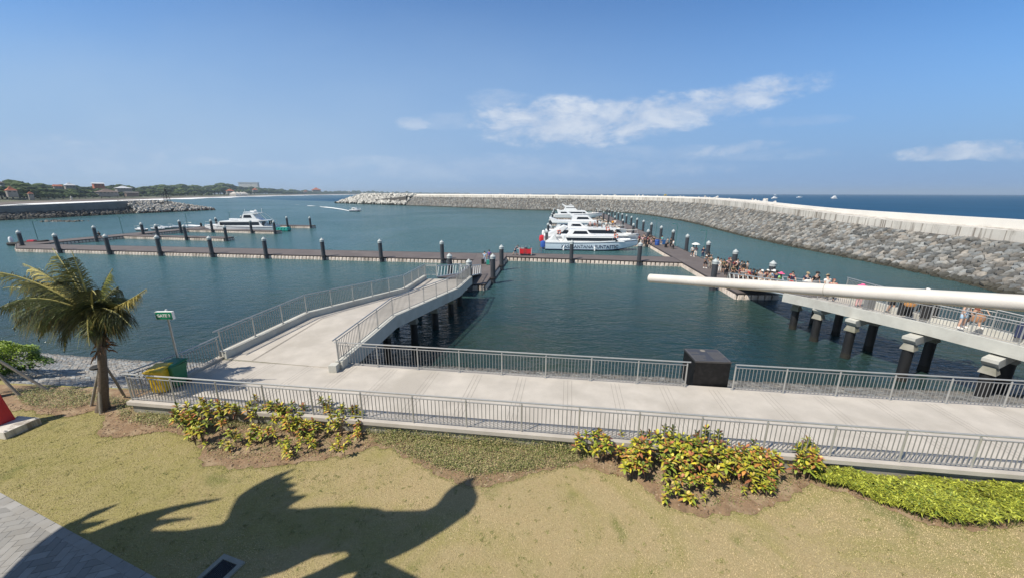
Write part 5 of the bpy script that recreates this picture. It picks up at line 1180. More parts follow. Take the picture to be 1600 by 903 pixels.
# boat roof passengers of the second boat
for i, (x, tp, hd, pz) in enumerate(((9.8, ROSE, (.3, .16, .1), 'sit'), (10.6, RED, BLACK, 'sit'), (11.3, BLACK, BLACK, 'stand'), (12.1, WHITE, (.3, .2, .1), 'phone'), (13.1, WHITE, (.35, .2, .12), 'sit'), (14.3, ORANGE, (.1, .06, .04), 'stand'), (15.0, WHITE, BLACK, 'stand'))):
    c, s_ = math.cos(RZ1), math.sin(RZ1); yy = -.7 if i % 2 else .5; X0, Y0 = 6.9 + x * c - yy * s_, 80.6 + x * s_ + yy * c
    Pp(ordn(i) + ' passenger from the left on the second boat roof, in ' + {ROSE: 'rose', RED: 'red', BLACK: 'black', WHITE: 'white', ORANGE: 'orange'}[tp] + ' top', (X0, Y0, 3.37 if x < 14.9 else 3.36), R(-20 + 31 * i), pz, ('tshirt', tp), ('shorts', (.06, .06, .08)), ('hair', hd))
Pp('crew member in dark clothes standing on the bow of the nearest boat', (19.7 - .4, 69.7, 1.98), R(30), 'stand', ('tshirt', (.08, .03, .03)), ('trousers', BLACK), ('cap', BLACK))
# dock spur couple, cart pusher, left dock
Pp('person in light blue clothes with a black suitcase on the dock spur', D(757.5, 411.5), AW, 'walk', ('tshirt', LBLUE), ('trousers', (.30, .38, .5)))
Pp('person in purple top walking beside the light blue one on the dock spur', D(764.5, 409), AW, 'walk2', ('tshirt', PURPLE), ('trousers', DENIM))
Pp('person in navy pushing the red luggage cart, leaning forward', D(804.5, 398.6), right, 'push', ('tshirt', NAVY), ('shorts', NAVY))
Pp('dark figure crouching by the second pile of the far left outer dock', P(156, 370.5, .66), R(30), 'sit', ('longshirt', BLACK), ('trousers', BLACK))
def suitcase(label, loc, c, sz=(.42, .26, .62), rz=0.):
    t = thing('suitcase', label, 'suitcase', loc, rz); mb = MB(); mb.box((0, 0, .06 + sz[2] / 2), sz, taper=.96); 
    for x in (-.14, -.05, .05, .14): mb.box((x * sz[0] / .42, -sz[1] / 2 - .004, .06 + sz[2] / 2), (.02, .012, sz[2] * .85))
    mb.build('shell', cloth(c), t); mb = MB(); mb.tube([(-.1, sz[1] / 2 - .03, sz[2]), (-.1, sz[1] / 2 - .03, sz[2] + .38), (.1, sz[1] / 2 - .03, sz[2] + .38), (.1, sz[1] / 2 - .03, sz[2])], .012, 5); mb.build('pull_handle', M['alu'], t)
    mb = MB()
    for x in (-1, 1):
        for y in (-1, 1): mb.tube([(x * sz[0] * .4 - .02, y * sz[1] * .35, .035), (x * sz[0] * .4 + .02, y * sz[1] * .35, .035)], .035, 8)
    mb.build('wheels', M['rubber'], t); return t
suitcase('black suitcase wheeled by the light blue clad person on the dock spur', D(754.6, 412.6), BLACK)
suitcase('teal suitcase between the couple on the dock spur', D(762.5, 414), (.03, .32, .25))
suitcase('black suitcase standing by the person in dark top on the passenger dock', D(1040.2, 387), BLACK)
suitcase('blue suitcase left of the dark clothed people on the passenger dock', D(1037, 382.4), (.03, .12, .32), (.5, .35, .8))
suitcase('navy suitcase at the right picture edge on the pier', P(1594, 528, 2.98), NAVY, (.5, .32, .72), R(20))
suitcase('dark suitcase left of the orange bag on the pier', P(1412, 493, 2.95), BLACK, (.6, .35, .75), R(-10))
suitcase('large black suitcase right of the orange bag on the pier', P(1449, 497, 2.98), BLACK, (.75, .4, .8), R(10))
suitcase('grey suitcase behind the railing where the pink hat walks', P(1356, 484, 2.92), (.2, .2, .2), (.5, .32, .7))
suitcase('second black suitcase beside the first black one by the gangway foot', D(1139, 437), BLACK)
def bag(label, loc, c, s_=1.0):
    t = thing('bag', label, 'bag', loc); MB().loft([[(x * .26 * s_ * k, y * .13 * s_ * k, z * s_) for x, y in ((-1, -.7), (-.6, -1), (.6, -1), (1, -.7), (1, .7), (.6, 1), (-.6, 1), (-1, .7))] for z, k in ((0, .85), (.1, 1.05), (.28, 1.0), (.36, .6))]).build('bag_body', cloth(c), t, smooth=True)
    MB().tube([(-.14 * s_, 0, .33 * s_), (-.10 * s_, 0, .5 * s_), (.10 * s_, 0, .5 * s_), (.14 * s_, 0, .33 * s_)], .014, 5).build('strap', cloth(c), t); return t
bag('orange tan shoulder bag seen through the pier railing below the pole', P(1422, 478, 3.75), (.62, .30, .10), 1.1)
bag('tan bag hanging beside the pale blue shorts', P(1527, 502, 3.55), (.42, .22, .12), 1.1)
bag('white bag in front of the navy T-shirt walker', by_head(1263, 420, 1.04, .9) + Vector((-.1, -.38, .80)), WHITE, 1.15)
bag('dark tote bag in front of the black T-shirt walker', by_head(1278, 416.5, 1.1, .9) + Vector((-.22, -.36, .95)), GREY, .8)
# blue drum and red cart
q = D(1026.5, 383.5); t = thing('drum', 'blue plastic drum on the boarding dock beside the waiting people', 'drum', q)
MB().lathe((0, 0, 0), [(.36, 0), (.42, .05), (.42, .35), (.44, .38), (.42, .41), (.42, .75), (.44, .78), (.42, .81), (.40, 1.05), (.33, 1.08)], 16).build('drum_body', M['blue'], t, smooth=True); MB().lathe((0, 0, 1.08), [(.34, 0), (.34, .05), (.1, .06)], 14).build('lid', M['navy'], t)
q = D(821, 399); t = thing('luggage_cart', 'red luggage cart with white posts pushed along the dock', 'cart', q, RZ1)
mb = MB(); mb.box((0, 0, .32), (1.9, 1.1, .08)); mb.box((0, -.55, .72), (1.9, .05, .70)); mb.box((0, .55, .72), (1.9, .05, .70)); mb.box((.95, 0, .72), (.05, 1.1, .7)); mb.build('tray', M['red'], t)
mb = MB()
for x in (-.95, .97):
    for y in (-.58, .58): mb.tube([(x, y, .1), (x, y, 1.12)], .03, 6)
mb.tube([(-.95, -.58, 1.1), (-1.25, -.58, 1.05), (-1.25, .58, 1.05), (-.95, .58, 1.1)], .025, 6); mb.build('frame', M['white'], t)
for x in (-.6, .6):
    for y in (-.5, .5): MB().tube([(x, y - .05, .16), (x, y + .05, .16)], .16, 12).build('wheel', M['rubber'], t)
for i, (dx, dy, c, nm) in enumerate(((-.5, -.2, (.35, .36, .36), 'grey'), (.1, .1, (.02, .03, .06), 'dark navy'), (.55, -.2, (.03, .22, .20), 'dark teal'), (-.1, -.3, (.45, .05, .05), 'red'))):
    suitcase(nm + ' suitcase piled on the red luggage cart', q + Vector((dx, dy - .05 * i, .78 if i < 3 else .37)), c, (.5, .3, .40 if i < 3 else .6))
# ================================================================== FAR SHORE: trees and houses
def canopy_tree(seed, kind):
    g2 = np.random.default_rng(seed); t = thing('tree', 'tree', 'tree', (0, 0, 0), group='trees along the far shore')
    MB().tube([(0, 0, -1.5), (.05, 0, .35), (0, 0, .6)], [.05, .035, .02], 6).build('trunk', M['bark'], t)
    Vs = []; Fs = []; Cs = []; nb = 0
    bm = bmesh.new(); bmesh.ops.create_icosphere(bm, subdivisions=2, radius=1); bv = np.array([v.co[:] for v in bm.verts]); bf = np.array([[v.index for v in f.verts] for f in bm.faces]); bm.free()
    n = 16 if kind != 'conifer' else 12
    for i in range(n):
        if kind == 'conifer': z = .15 + .85 * i / n; c = np.array([(g2.random() - .5) * .08, (g2.random() - .5) * .08, z]); r = .17 * (1.05 - z) + .03; sc = np.array([1, 1, .8])
        else:
            a = g2.random() * 6.28; rad = .46 * g2.random() ** .6; c = np.array([rad * math.cos(a), rad * math.sin(a), .50 + .32 * g2.random() - rad * .35]); r = .15 + .13 * g2.random(); sc = np.array([1.15, 1.15, .78])
        q = bv * (1 + (g2.random((len(bv), 1)) - .5) * .7) * sc * r + c; Vs.append(q); Fs.append(bf + nb); nb += len(bv)
        v = .6 + .8 * g2.random(); base = np.array([.058, .080, .030]) if kind != 'conifer' else np.array([.035, .052, .032]); Cs.append(np.tile(base * v, (len(bf), 1)) * (.75 + .5 * g2.random((len(bf), 1))))
    raw_mesh('crown', np.concatenate(Vs), np.concatenate(Fs), M['toneleaf'], colors=np.concatenate(Cs), parent=t); return t
M['toneleaf'] = mat('far_leaf_tone', (.1, .2, .05), .9, tone=True, spec=.1)
protos = [canopy_tree(100 + i, 'broad') for i in range(5)] + [canopy_tree(120, 'conifer')]
TOP = ([-80, 0, 12, 20, 33, 40, 58, 66, 75, 90, 120, 140, 160, 175, 190, 215, 235, 262, 272, 290, 310, 330, 345, 352, 362, 380, 400, 430, 450, 480, 510, 560, 620, 700], [284, 282.5, 283.5, 288, 281, 279.5, 287, 289, 286, 288, 288, 290.5, 288, 290, 287, 291, 290, 287, 289, 286.5, 288.5, 289.5, 286, 285, 287.5, 291, 292, 293.5, 295.5, 296.5, 297.2, 298.2, 299, 300])
k = 0; r_ = random.Random(5); first = set()
def land_pt(px, f_):
    q = shore_d(px); z = float(np.interp(f_, fac, zz)); return Vector((q.x * f_, q.y * f_, z * (max(.2, min(1.0, (700 - px) / 420)) if f_ > 1.02 else 1)))
rows = []
px = -30.
while px < 640:
    rows.append((px, 0)); px += 8.5 if px < 400 else 7.5
px = -25.
while px < 470: rows.append((px, 1)); px += 8
px = 40.
while px < 330: rows.append((px, 2)); px += 12
for px, row in rows:
    pxx = px + r_.uniform(-2, 2); f_ = (1.62, 1.30, 1.14)[row]
    q = land_pt(pxx, f_); ty = float(np.interp(pxx, *TOP)) + r_.uniform(-.6, 1.6) + (0, 5.5, 11)[row] * (1 if pxx < 380 else .5)
    dd_ = ray(pxx, ty); ztop = CZ + dd_[2] / dd_[1] * q.y; h_ = ztop - q.z
    if h_ < 2.5: continue
    con = (row == 0 and 46 < pxx < 60); pr = protos[5] if con else protos[r_.randrange(5)]
    wid = h_ * (1.0 if con else r_.uniform(1.15, 1.5)); lbl = ('tall dark conifer' if con else ('broad green tree', 'low bushy green tree', 'small shore shrub tree')[row]) + ', ' + ordn(k) + ' in order along the far shore'
    if pr.name not in first:
        first.add(pr.name); o = pr; o.location = q; o.rotation_euler = (0, 0, r_.uniform(0, 6)); o.scale = (wid, wid, h_); o['label'] = lbl
    else: dup(pr, q, r_.uniform(0, 6), lbl, (wid, wid, h_))
    k += 1
for p_ in protos:
    if p_.name not in first:
        for c_ in list(p_.children): bpy.data.objects.remove(c_)
        bpy.data.objects.remove(p_)
# the thin wooded strip beyond, too far to tell trees apart
V = []; Q = []; C = []; g2 = np.random.default_rng(8)
for i, px in enumerate(np.arange(440, 735, 1.6)):
    q = shore_d(px); f_ = 1.35; ty = float(np.interp(px, [440, 600, 735], [298.5, 300.2, 301.6])) + g2.random() * 1.0; d_ = ray(px, ty); zt_ = CZ + d_[2] / d_[1] * q.y * f_
    w_ = (i % 2) * 20
    for (ff, zc_) in ((f_, 1.), (f_ * 1.02, zt_ * .8), (f_ * 1.06, zt_), (f_ * 1.12, 1.)): V.append((q.x * ff, q.y * ff, zc_))
nn_ = len(V) // 4
for i in range(nn_ - 1):
    for k2 in range(3): Q.append((i * 4 + k2, i * 4 + 4 + k2, i * 4 + 5 + k2, i * 4 + 1 + k2)); C.append(np.array([.055, .072, .035]) * (.7 + .7 * g2.random()))
tag(raw_mesh('distant_wood', V, Q, M['toneleaf'], colors=C), 'thin strip of distant woodland low on the horizon', 'woodland', kind='stuff')
def house(label, px, py_eave, f_, w_px, wall_h_px, roof_h_px, roof='roof', wall='housewall', hip=True, cat='house'):
    q = land_pt(px, f_); s_ = q.y * .985 / F; w_ = w_px * s_ * .74; d_ = ray(px, py_eave); ze = CZ + d_[2] / d_[1] * q.y; hh_ = max(2.2, wall_h_px * s_ * .6); rh = roof_h_px * s_
    t = thing('house', label, cat, (q.x, q.y, ze - hh_), math.atan2(-q.x, q.y) + .25, None); dpt = w_ * .7
    MB().box((0, 0, hh_ / 2 - 2), (w_ * .86, dpt * .86, hh_ + 4)).build('wall', M[wall], t)
    a, b_ = w_ / 2, dpt / 2; mb = MB(); e = .15 * rh
    r1 = [(-a, -b_, hh_), (a, -b_, hh_), (a, b_, hh_), (-a, b_, hh_)]; r15 = [(x * .5, y * .45, hh_ + rh * .42) for x, y, z in r1]; r2 = [(x * (.10 if hip else .9), y * .06, hh_ + rh) for x, y, z in r1]
    mb.loft([r1, r15 if hip else [(x * .98, y * .5, hh_ + rh * .5) for x, y, z in r1], r2]); mb.build('roof', M[roof], t)
    n = max(2, int(w_ / 4)); 
    for i in range(n):
        x = (i + .5) / n * w_ * .8 - w_ * .4; MB().box((x, -dpt * .43 - .05, hh_ * .45), (w_ * .8 / n * .5, .12, hh_ * .5)).build('window', M['darkwin'], t)
    return t
for a in (('pavilion with a tall orange tiled roof at the far left', 24, 298, 1.10, 16, 5, 6), ('small low orange roofed hut behind the left jetty', 52, 303, 1.08, 8, 2.5, 3.2), ('house with a bright white pitched roof', 116, 290, 1.34, 17, 5, 4, 'whiteroof'), ('pink roofed house left of the bright white roof', 97, 291.5, 1.36, 13, 4, 2.5, 'roof', 'housewall', False),
          ('wide house with pale flat roof and orange end wall', 160, 287.5, 1.42, 18, 6, 1.6, 'whiteroof', 'roof', False), ('long dark roofed beach hall with an open front', 170, 300.5, 1.10, 34, 3.4, 5.0, 'darkroof', 'housewall'), ('low grey roofed beach building right of the dark hall', 197, 294.5, 1.22, 26, 3, 3.4, 'whiteroof', 'housewall'), ('low open beach shed with a pale flat roof', 208, 301.2, 1.07, 22, 2, .8, 'housewall', 'darkroof', False),
          ('house with red orange roof at the foot of the wooded hill', 361, 298.5, 1.07, 14, 4, 2.6), ('pinkish roofed house among the trees right of the hill', 400, 297, 1.12, 10, 2.5, 2.6), ('broad red roofed pavilion on the distant shore', 495, 297, 1.06, 17, 2.6, 3.2), ('tiny red roofed house on the distant shore', 478, 299.4, 1.05, 7, 1.5, 1.2), ('tiny white dome house near the breakwater head', 546, 299.4, 1.05, 4, 1.6, 1.4, 'whiteroof', 'whitewall'), ('grey domed building at the extreme left edge', 4, 286, 1.5, 22, 4, 5.5, 'darkroof'), ('pale square house above the orange pavilion', 6, 291, 1.35, 10, 4, 2, 'whiteroof')): house(*a)
for i in range(4):
    q = land_pt(367 + i * 5, 1.03); t = thing('tent', 'white beach tent, ' + ordn(i) + ' from the left in the row of four', 'tent', q, .3 * i); MB().loft([[(-9, -7, 0), (9, -7, 0), (9, 7, 0), (-9, 7, 0)], [(-9, -7, 7), (9, -7, 7), (9, 7, 7), (-9, 7, 7)], [(-1, -1, 12), (1, -1, 12), (1, 1, 12), (-1, 1, 12)]]).build('canopy', M['whitewall'], t)
q = land_pt(392, 2.4); t = thing('building', 'pale flat topped building rising behind the wooded hill', 'building', q, .2); d_ = ray(392, 286.4); zt_ = CZ + d_[2] / d_[1] * q.y
MB().box((0, 0, zt_ / 2 - q.z / 2), (q.length / F * 21, 30, zt_)).build('wall', M['whitewall'], t); MB().box((0, 0, zt_ - q.z + .5 + q.z * .5), (q.length / F * 22.5, 34, 3)).build('roof', M['whitewall'], t)
q = land_pt(113, 1.04); q.z = 1.5; t = thing('statue', 'small white shape standing on the dark beach', 'monument', q); MB().lathe((0, 0, 0), [(1.2, 0), (1.3, .8), (.6, 1.2), (.9, 3.0), (.5, 4.2), (.2, 4.8)], 8).build('figure', M['whitewall'], t)

# ================================================================== FOREGROUND VEGETATION
g3 = np.random.default_rng(77)
def leaf_quads(base, dirs, ln, wd, curl=.35, seg=3, fold=.0, bow=None):
    """curved strap leaves: base (n,3), dirs (n,3) unit, returns V,F with `seg` quads each"""
    n = len(base); up = np.array([0, 0, 1.]); side = np.cross(dirs, up); side /= np.linalg.norm(side, axis=1, keepdims=True) + 1e-6
    ln = np.broadcast_to(np.asarray(ln, float), (n,))[:, None]; wd = np.broadcast_to(np.asarray(wd, float), (n,))[:, None]; curl = np.broadcast_to(np.asarray(curl, float), (n,))[:, None]
    V = []; ts = np.linspace(0, 1, seg + 1)
    prof = bow if bow is not None else np.sin(np.clip(ts * .92 + .10, 0, 1) * math.pi) ** .8
    for t, p_ in zip(ts, prof):
        c = base + dirs * ln * t - up * ln * curl * t * t; V.append(c - side * wd * p_ * .5 ); V.append(c + side * wd * p_ * .5)
    V = np.stack(V, 1).reshape(-1, 3); k = 2 * (seg + 1)
    f = np.array([(2 * i, 2 * i + 1, 2 * i + 3, 2 * i + 2) for i in range(seg)]); Fq = (f[None] + (np.arange(n) * k)[:, None, None]).reshape(-1, 4)
    return V, Fq
def unit(v): return v / np.linalg.norm(v, axis=1, keepdims=True)
# lawn blades
def lawn_pts(n):
    out = []
    while len(out) < n:
        c = g3.random((n, 2)) * np.array([34, 12]) + np.array([-19, 2.0])
        for x, y in c:
            if y > wl(x) - .2: continue
            px, py = PXY((x, y, LZ))
            if px < -40 or px > 1640 or py > 940: continue
            if in_poly(x, y, bed2): continue
            rel = Vector((x, y, 0)) - pA; 
            if rel.dot(pn) > -.02: continue
            out.append((x, y))
            if len(out) >= n: break
    return np.array(out[:n])
NB = 90000; lp = lawn_pts(NB); base = np.concatenate([lp, np.full((NB, 1), LZ)], 1)
d_ = unit(np.concatenate([g3.normal(0, .55, (NB, 2)), np.ones((NB, 1))], 1)); h_ = .022 + .028 * g3.random(NB)
Vb, Fb = leaf_quads(base, d_, h_, .007 + .006 * g3.random(NB), .35, 1, bow=np.array([1, .35]))
pn2 = np.sin(lp[:, 0] * 1.1 + np.sin(lp[:, 1] * 1.7)) * .5 + np.sin(lp[:, 1] * 2.3 + lp[:, 0] * .6) * .5; mixg = np.clip(.24 + .42 * pn2 + g3.normal(0, .16, NB) - .025 * (lp[:, 0] + 2), 0, 1)[:, None]
Cb = (1 - mixg) * np.array([.55, .44, .255]) + mixg * np.array([.25, .25, .075]); Cb *= (.86 + .28 * g3.random((NB, 1)))
M['toneblade'] = mat('grass_tone', (.1, .2, .05), .7, tone=True, spec=.2)
tag(raw_mesh('grass', Vb, Fb, M['toneblade'], colors=np.repeat(Cb, 1, axis=0)), 'short dry mown grass blades of the lawn', 'grass', kind='stuff')

# croton shrubs
PAL = [(.52, .46, .04), (.40, .42, .05), (.24, .30, .04), (.12, .17, .03), (.50, .24, .06), (.34, .13, .06), (.17, .06, .035), (.55, .42, .12), (.46, .44, .06)]
def croton(seed, kind, height, heads_n):
    g2 = np.random.default_rng(seed); t = thing('croton_shrub', 'croton', 'shrub', (0, 0, 0)); mb = MB(); Vs = []; Fs = []; Cs = []; nb = 0
    for k in range(heads_n):
        a = g2.random() * 6.28; lean = .12 + .22 * g2.random() if heads_n > 1 else .06; hh = height * (1 - .28 * g2.random() * (k > 0)); tip = np.array([math.cos(a) * lean * hh, math.sin(a) * lean * hh, hh])
        mb.tube([(0, 0, -.02), tuple(tip * np.array([.4, .4, .5])), tuple(tip)], [.014, .011, .008], 5)
        n = int(11 + 6 * g2.random()); ang = np.arange(n) * 2.4 + a; el = np.linspace(.02, 1.2, n) + g2.normal(0, .12, n); dr = np.stack([np.cos(ang) * np.cos(el), np.sin(ang) * np.cos(el), np.sin(el)], 1)
        bs = tip[None] - np.array([0, 0, 1.])[None] * np.linspace(.16, 0, n)[:, None]; ln = .15 + .11 * g2.random(n); V_, F_ = leaf_quads(bs, dr, ln, .062 + .03 * g2.random(n), .45, 3)
        Vs.append(V_); Fs.append(F_ + nb); nb += len(V_)
        w_ = {'yellow': [3.4, 2.4, 1.4, .6, 1.2, .4, .2, 1.6, 2.2], 'orange': [1.6, 1.2, 1.0, 1.2, 1.6, 1.2, 1.0, .8, 1.4], 'dark': [.3, .6, 1.5, 2.5, .6, 1, 2, .3, .5], 'mixed': [2, 2, 1.8, 1.3, .9, .6, .6, .4, 1.5]}[kind]; w_ = np.array(w_) / sum(w_)
        ci = g2.choice(9, n, p=w_); c = np.array(PAL)[ci] * (.65 + .55 * g2.random((n, 1))); c = np.repeat(c, 3, axis=0) * (.85 + .3 * g2.random((n * 3, 1))); Cs.append(c)
    mb.build('stem', M['twig'], t); raw_mesh('leaves', np.concatenate(Vs), np.concatenate(Fs), M['tone'], colors=np.concatenate(Cs), parent=t, smooth=False); return t
M['twig'] = mat('croton_twig', (.16, .12, .08), .9, var=.2, vscale=10)
KN = ['yellow', 'orange', 'dark', 'mixed']
CP = []
for i, (kd, h_, n_) in enumerate((('yellow', .55, 1), ('yellow', .75, 3), ('orange', .6, 2), ('orange', .8, 4), ('dark', .6, 2), ('mixed', .7, 3), ('mixed', .45, 1), ('yellow', .35, 1), ('mixed', .85, 4), ('orange', .42, 1))): CP.append((croton(300 + i, kd, h_, n_), kd, h_, n_))
usedc = set()
def put_croton(px, py, want, bedname, sc=1.0, z=None):
    """px,py: pixel where the stem meets the soil"""
    q = P(px, py, LZ + .01); c_ = [c for c in CP if c[1] in want[0] and abs(c[2] - want[1]) < .26] or CP; pr = c_[r_.randrange(len(c_))]
    hword = 'tall' if pr[2] * sc > .68 else ('low' if pr[2] * sc < .48 else 'knee high'); cw = dict(yellow='yellow green leaved', orange='orange and red leaved', dark='dark green and maroon leaved', mixed='mottled yellow and red leaved')[pr[1]]
    nw = 'single stemmed' if pr[3] == 1 else 'bushy'
    lbl = '%s %s %s croton in the %s' % (hword, nw, cw, bedname); grp = lbl + ' (look-alikes)'
    if pr[0].name not in usedc: usedc.add(pr[0].name); o = pr[0]; o.location = q; o['label'] = lbl; o['group'] = grp
    else: o = dup(pr[0], q, 0, lbl, None, grp)
    o.rotation_euler = (0, 0, r_.uniform(0, 6.28)); o.scale = (sc,) * 3; return o
LB = 'left soil bed'; RB = 'right soil bed'; YL = ('yellow', 'mixed'); OR = ('orange', 'mixed'); AL = ('yellow', 'mixed', 'orange', 'dark')
leftp = []
for i in range(34): leftp.append((r_.uniform(292, 470), r_.uniform(654, 696), AL, (.55, .8)[i % 2], r_.uniform(.85, 1.15)))
for i in range(24): leftp.append((r_.uniform(450, 575), r_.uniform(655, 690), AL, .6, r_.uniform(.75, 1.05)))
for i in range(30): leftp.append((r_.uniform(318, 560), r_.uniform(690, 720), YL, .42, r_.uniform(.6, .9)))
for (x, y) in ((292, 668), (298, 652), (331, 660), (355, 652), (398, 650), (405, 655), (438, 660), (452, 668), (478, 655), (515, 655), (522, 668), (545, 665), (562, 668), (303, 678)): leftp.append((x, y, YL, .75, 1.05))
for a in leftp: put_croton(a[0], a[1], (a[2], a[3]), LB, a[4])
rightp = []
for i in range(33): rightp.append((r_.uniform(958, 1110), r_.uniform(705, 752), OR + ('dark', 'yellow'), .75, r_.uniform(.9, 1.2)))
for i in range(30): rightp.append((r_.uniform(1105, 1270), r_.uniform(718, 765), AL, .72, r_.uniform(.85, 1.1)))
for i in range(32): rightp.append((r_.uniform(1035, 1215), r_.uniform(752, 790), YL, .45, r_.uniform(.6, .95)))
for (x, y) in ((895, 695), (922, 706), (928, 722), (905, 716), (945, 716), (938, 722), (1222, 728), (1258, 745), (1262, 752), (968, 700), (1010, 706)): rightp.append((x, y, YL, .6, 1.0))
for a in rightp:
    put_croton(a[0], a[1], (a[2], a[3]), RB, a[4])
for c_ in CP:
    if c_[0].name not in usedc:
        for k_ in list(c_[0].children): bpy.data.objects.remove(k_)
        bpy.data.objects.remove(c_[0])
# lime green ground cover
GC = [(1262, 708), (1310, 712), (1400, 722), (1480, 730), (1620, 742), (1720, 752), (1720, 830), (1600, 820), (1520, 826), (1450, 816), (1400, 798), (1370, 786), (1340, 773), (1290, 760), (1268, 752)]
gcp = [P(x, y, LZ) for x, y in GC]; gcp = [(p.x, p.y) for p in gcp]; xs = [p[0] for p in gcp]; ys = [p[1] for p in gcp]; tufts = []
while len(tufts) < 1500:
    x, y = r_.uniform(min(xs), max(xs)), r_.uniform(min(ys), max(ys))
    if in_poly(x, y, gcp) and y < wl(x) - .22 and r_.random() < .45 + .55 * (.5 + .5 * math.sin(x * 3.3 + y) * math.sin(y * 4.1)): tufts.append((x, y))
tf = np.array(tufts); NT_ = len(tf); L_ = 13; hz_ = .06 + .26 * (np.sin(tf[:, 0] * 2.1) * np.sin(tf[:, 1] * 2.7 + 1) * .5 + .5) + .06 * g3.random(NT_)
bs = np.repeat(np.concatenate([tf, (LZ + hz_)[:, None]], 1), L_, axis=0); ang = g3.random(NT_ * L_) * 6.28; el = .15 + .9 * g3.random(NT_ * L_); dr = np.stack([np.cos(ang) * np.cos(el), np.sin(ang) * np.cos(el), np.sin(el)], 1)
V_, F_ = leaf_quads(bs, dr, .11 + .08 * g3.random(NT_ * L_), .020 + .01 * g3.random(NT_ * L_), .5, 2, bow=np.array([.7, 1, .1]))
c = np.repeat(np.array([.37, .40, .05])[None] * (.35 + .85 * g3.random((NT_, 1)) ** .8), L_, axis=0) * (.7 + .6 * g3.random((NT_ * L_, 1))); c[g3.random(NT_ * L_) < .15] = (.14, .20, .03)
sb = np.repeat(tf, 3, axis=0) + g3.normal(0, .04, (NT_ * 3, 2)); sbs = np.concatenate([sb, np.full((NT_ * 3, 1), LZ)], 1); V2, F2 = leaf_quads(sbs, unit(np.concatenate([g3.normal(0, .2, (NT_ * 3, 2)), np.ones((NT_ * 3, 1))], 1)), np.repeat(hz_, 3), .02, .05, 1, bow=np.array([.6, .6]))
tag(raw_mesh('ground_cover', np.concatenate([V_, V2]), np.concatenate([F_, F2 + len(V_)]), M['tone'], colors=np.concatenate([np.repeat(c, 2, axis=0), np.tile([.10, .12, .03], (len(F2), 1))])), 'lime green strap leaved ground cover at the lower right', 'ground cover', kind='stuff')
# weeds
def weeds(label, poly_px, n, cols_, hmax, lsz=.035, seed=4, z=LZ, dens=5):
    pl = [P(x, y, z) for x, y in poly_px]; pl = [(p.x, p.y) for p in pl]; g2 = np.random.default_rng(seed); xs = [p[0] for p in pl]; ys = [p[1] for p in pl]; pts = []
    while len(pts) < n:
        x, y = g2.uniform(min(xs), max(xs)), g2.uniform(min(ys), max(ys))
        if in_poly(x, y, pl) and g2.random() < .35 + .65 * (math.sin(x * 3.1 + seed) * math.sin(y * 4.3) * .5 + .5) and (y < wl(x) - .1 or x < -14.7): pts.append((x, y))
    pt = np.repeat(np.array(pts), dens, axis=0) + g2.normal(0, .06, (n * dens, 2)); N_ = n * dens; hz = hmax * g2.random(N_) ** 1.4 * np.repeat(.4 + .6 * g2.random(n), dens); bs = np.concatenate([pt, (z + hz)[:, None]], 1)
    d_ = unit(g2.normal(0, 1, (N_, 3)) * np.array([1, 1, .5]) + np.array([0, 0, .35])); V_, F_ = leaf_quads(bs, d_, lsz * (.6 + .9 * g2.random(N_)), lsz * .5 * (.6 + .8 * g2.random(N_)), .4, 2)
    c = np.array(cols_)[g2.integers(0, len(cols_), N_)] * (.6 + .8 * g2.random((N_, 1))); return tag(raw_mesh('weeds', V_, F_, M['tone'], colors=np.repeat(c, 2, axis=0)), label, 'weeds', kind='stuff')
WC = [(.17, .20, .06), (.26, .26, .09), (.40, .34, .18), (.12, .15, .05), (.34, .29, .15)]
weeds('matted green weeds below the wall between the two croton beds', [(575, 662), (680, 672), (800, 685), (900, 696), (930, 712), (880, 728), (800, 738), (740, 742), (680, 728), (620, 704), (585, 690)], 5200, WC, .22, .04, 4)
weeds('thin dry weeds at the lawn edge of the middle bed', [(620, 700), (700, 715), (800, 720), (880, 715), (960, 730), (1010, 750), (900, 727), (840, 745), (745, 762), (690, 745)], 900, [(.26, .22, .10), (.18, .18, .07)], .06, .03, 5)
weeds('green weeds in the soil around the palm stakes', [(20, 612), (70, 605), (140, 612), (215, 628), (262, 640), (300, 655), (296, 672), (250, 668), (190, 655), (185, 640), (150, 630), (100, 642), (40, 634)], 1900, WC, .24, .05, 6)
weeds('low leafy weeds around the croton stems of the left bed', [(300, 660), (420, 668), (560, 676), (590, 690), (520, 712), (420, 722), (330, 715)], 900, WC, .10, .04, 7)
weeds('low leafy weeds around the croton stems of the right bed', [(930, 708), (1060, 722), (1180, 735), (1260, 745), (1220, 775), (1100, 795), (1000, 745)], 700, WC, .09, .04, 8)
weeds('tangled weeds leaning on the retaining wall between the croton beds', [(570, 664), (700, 677), (800, 686), (900, 697), (940, 703), (940, 712), (800, 700), (700, 692), (570, 678)], 1500, WC, .40, .045, 10)
weeds('green weeds along the retaining wall behind the left crotons', [(220, 640), (330, 650), (450, 660), (580, 668), (575, 676), (440, 670), (300, 665), (230, 652)], 1200, WC, .18, .04, 9)
# soil crumbs
pts = []; sz = []; g2 = np.random.default_rng(15)
while len(pts) < 5200:
    x, y = g2.uniform(-20, 15), g2.uniform(7.5, 15)
    if in_poly(x, y, bed2) and y < wl(x) - .1: pts.append((x, y, LZ + .008)); sz.append(.010 + .028 * g2.random() ** 2.5)
Vv, Ff, nf = rocks(pts, sz, 61); v = g2.random((len(pts), 1)); c = np.repeat((1 - v) * np.array([.17, .11, .07]) + v * np.array([.36, .27, .19]), nf, axis=0)
tag(raw_mesh('soil_crumbs', Vv, Ff, M['tonematte'], colors=c), 'clods and small stones on the soil beds', 'soil', kind='stuff')
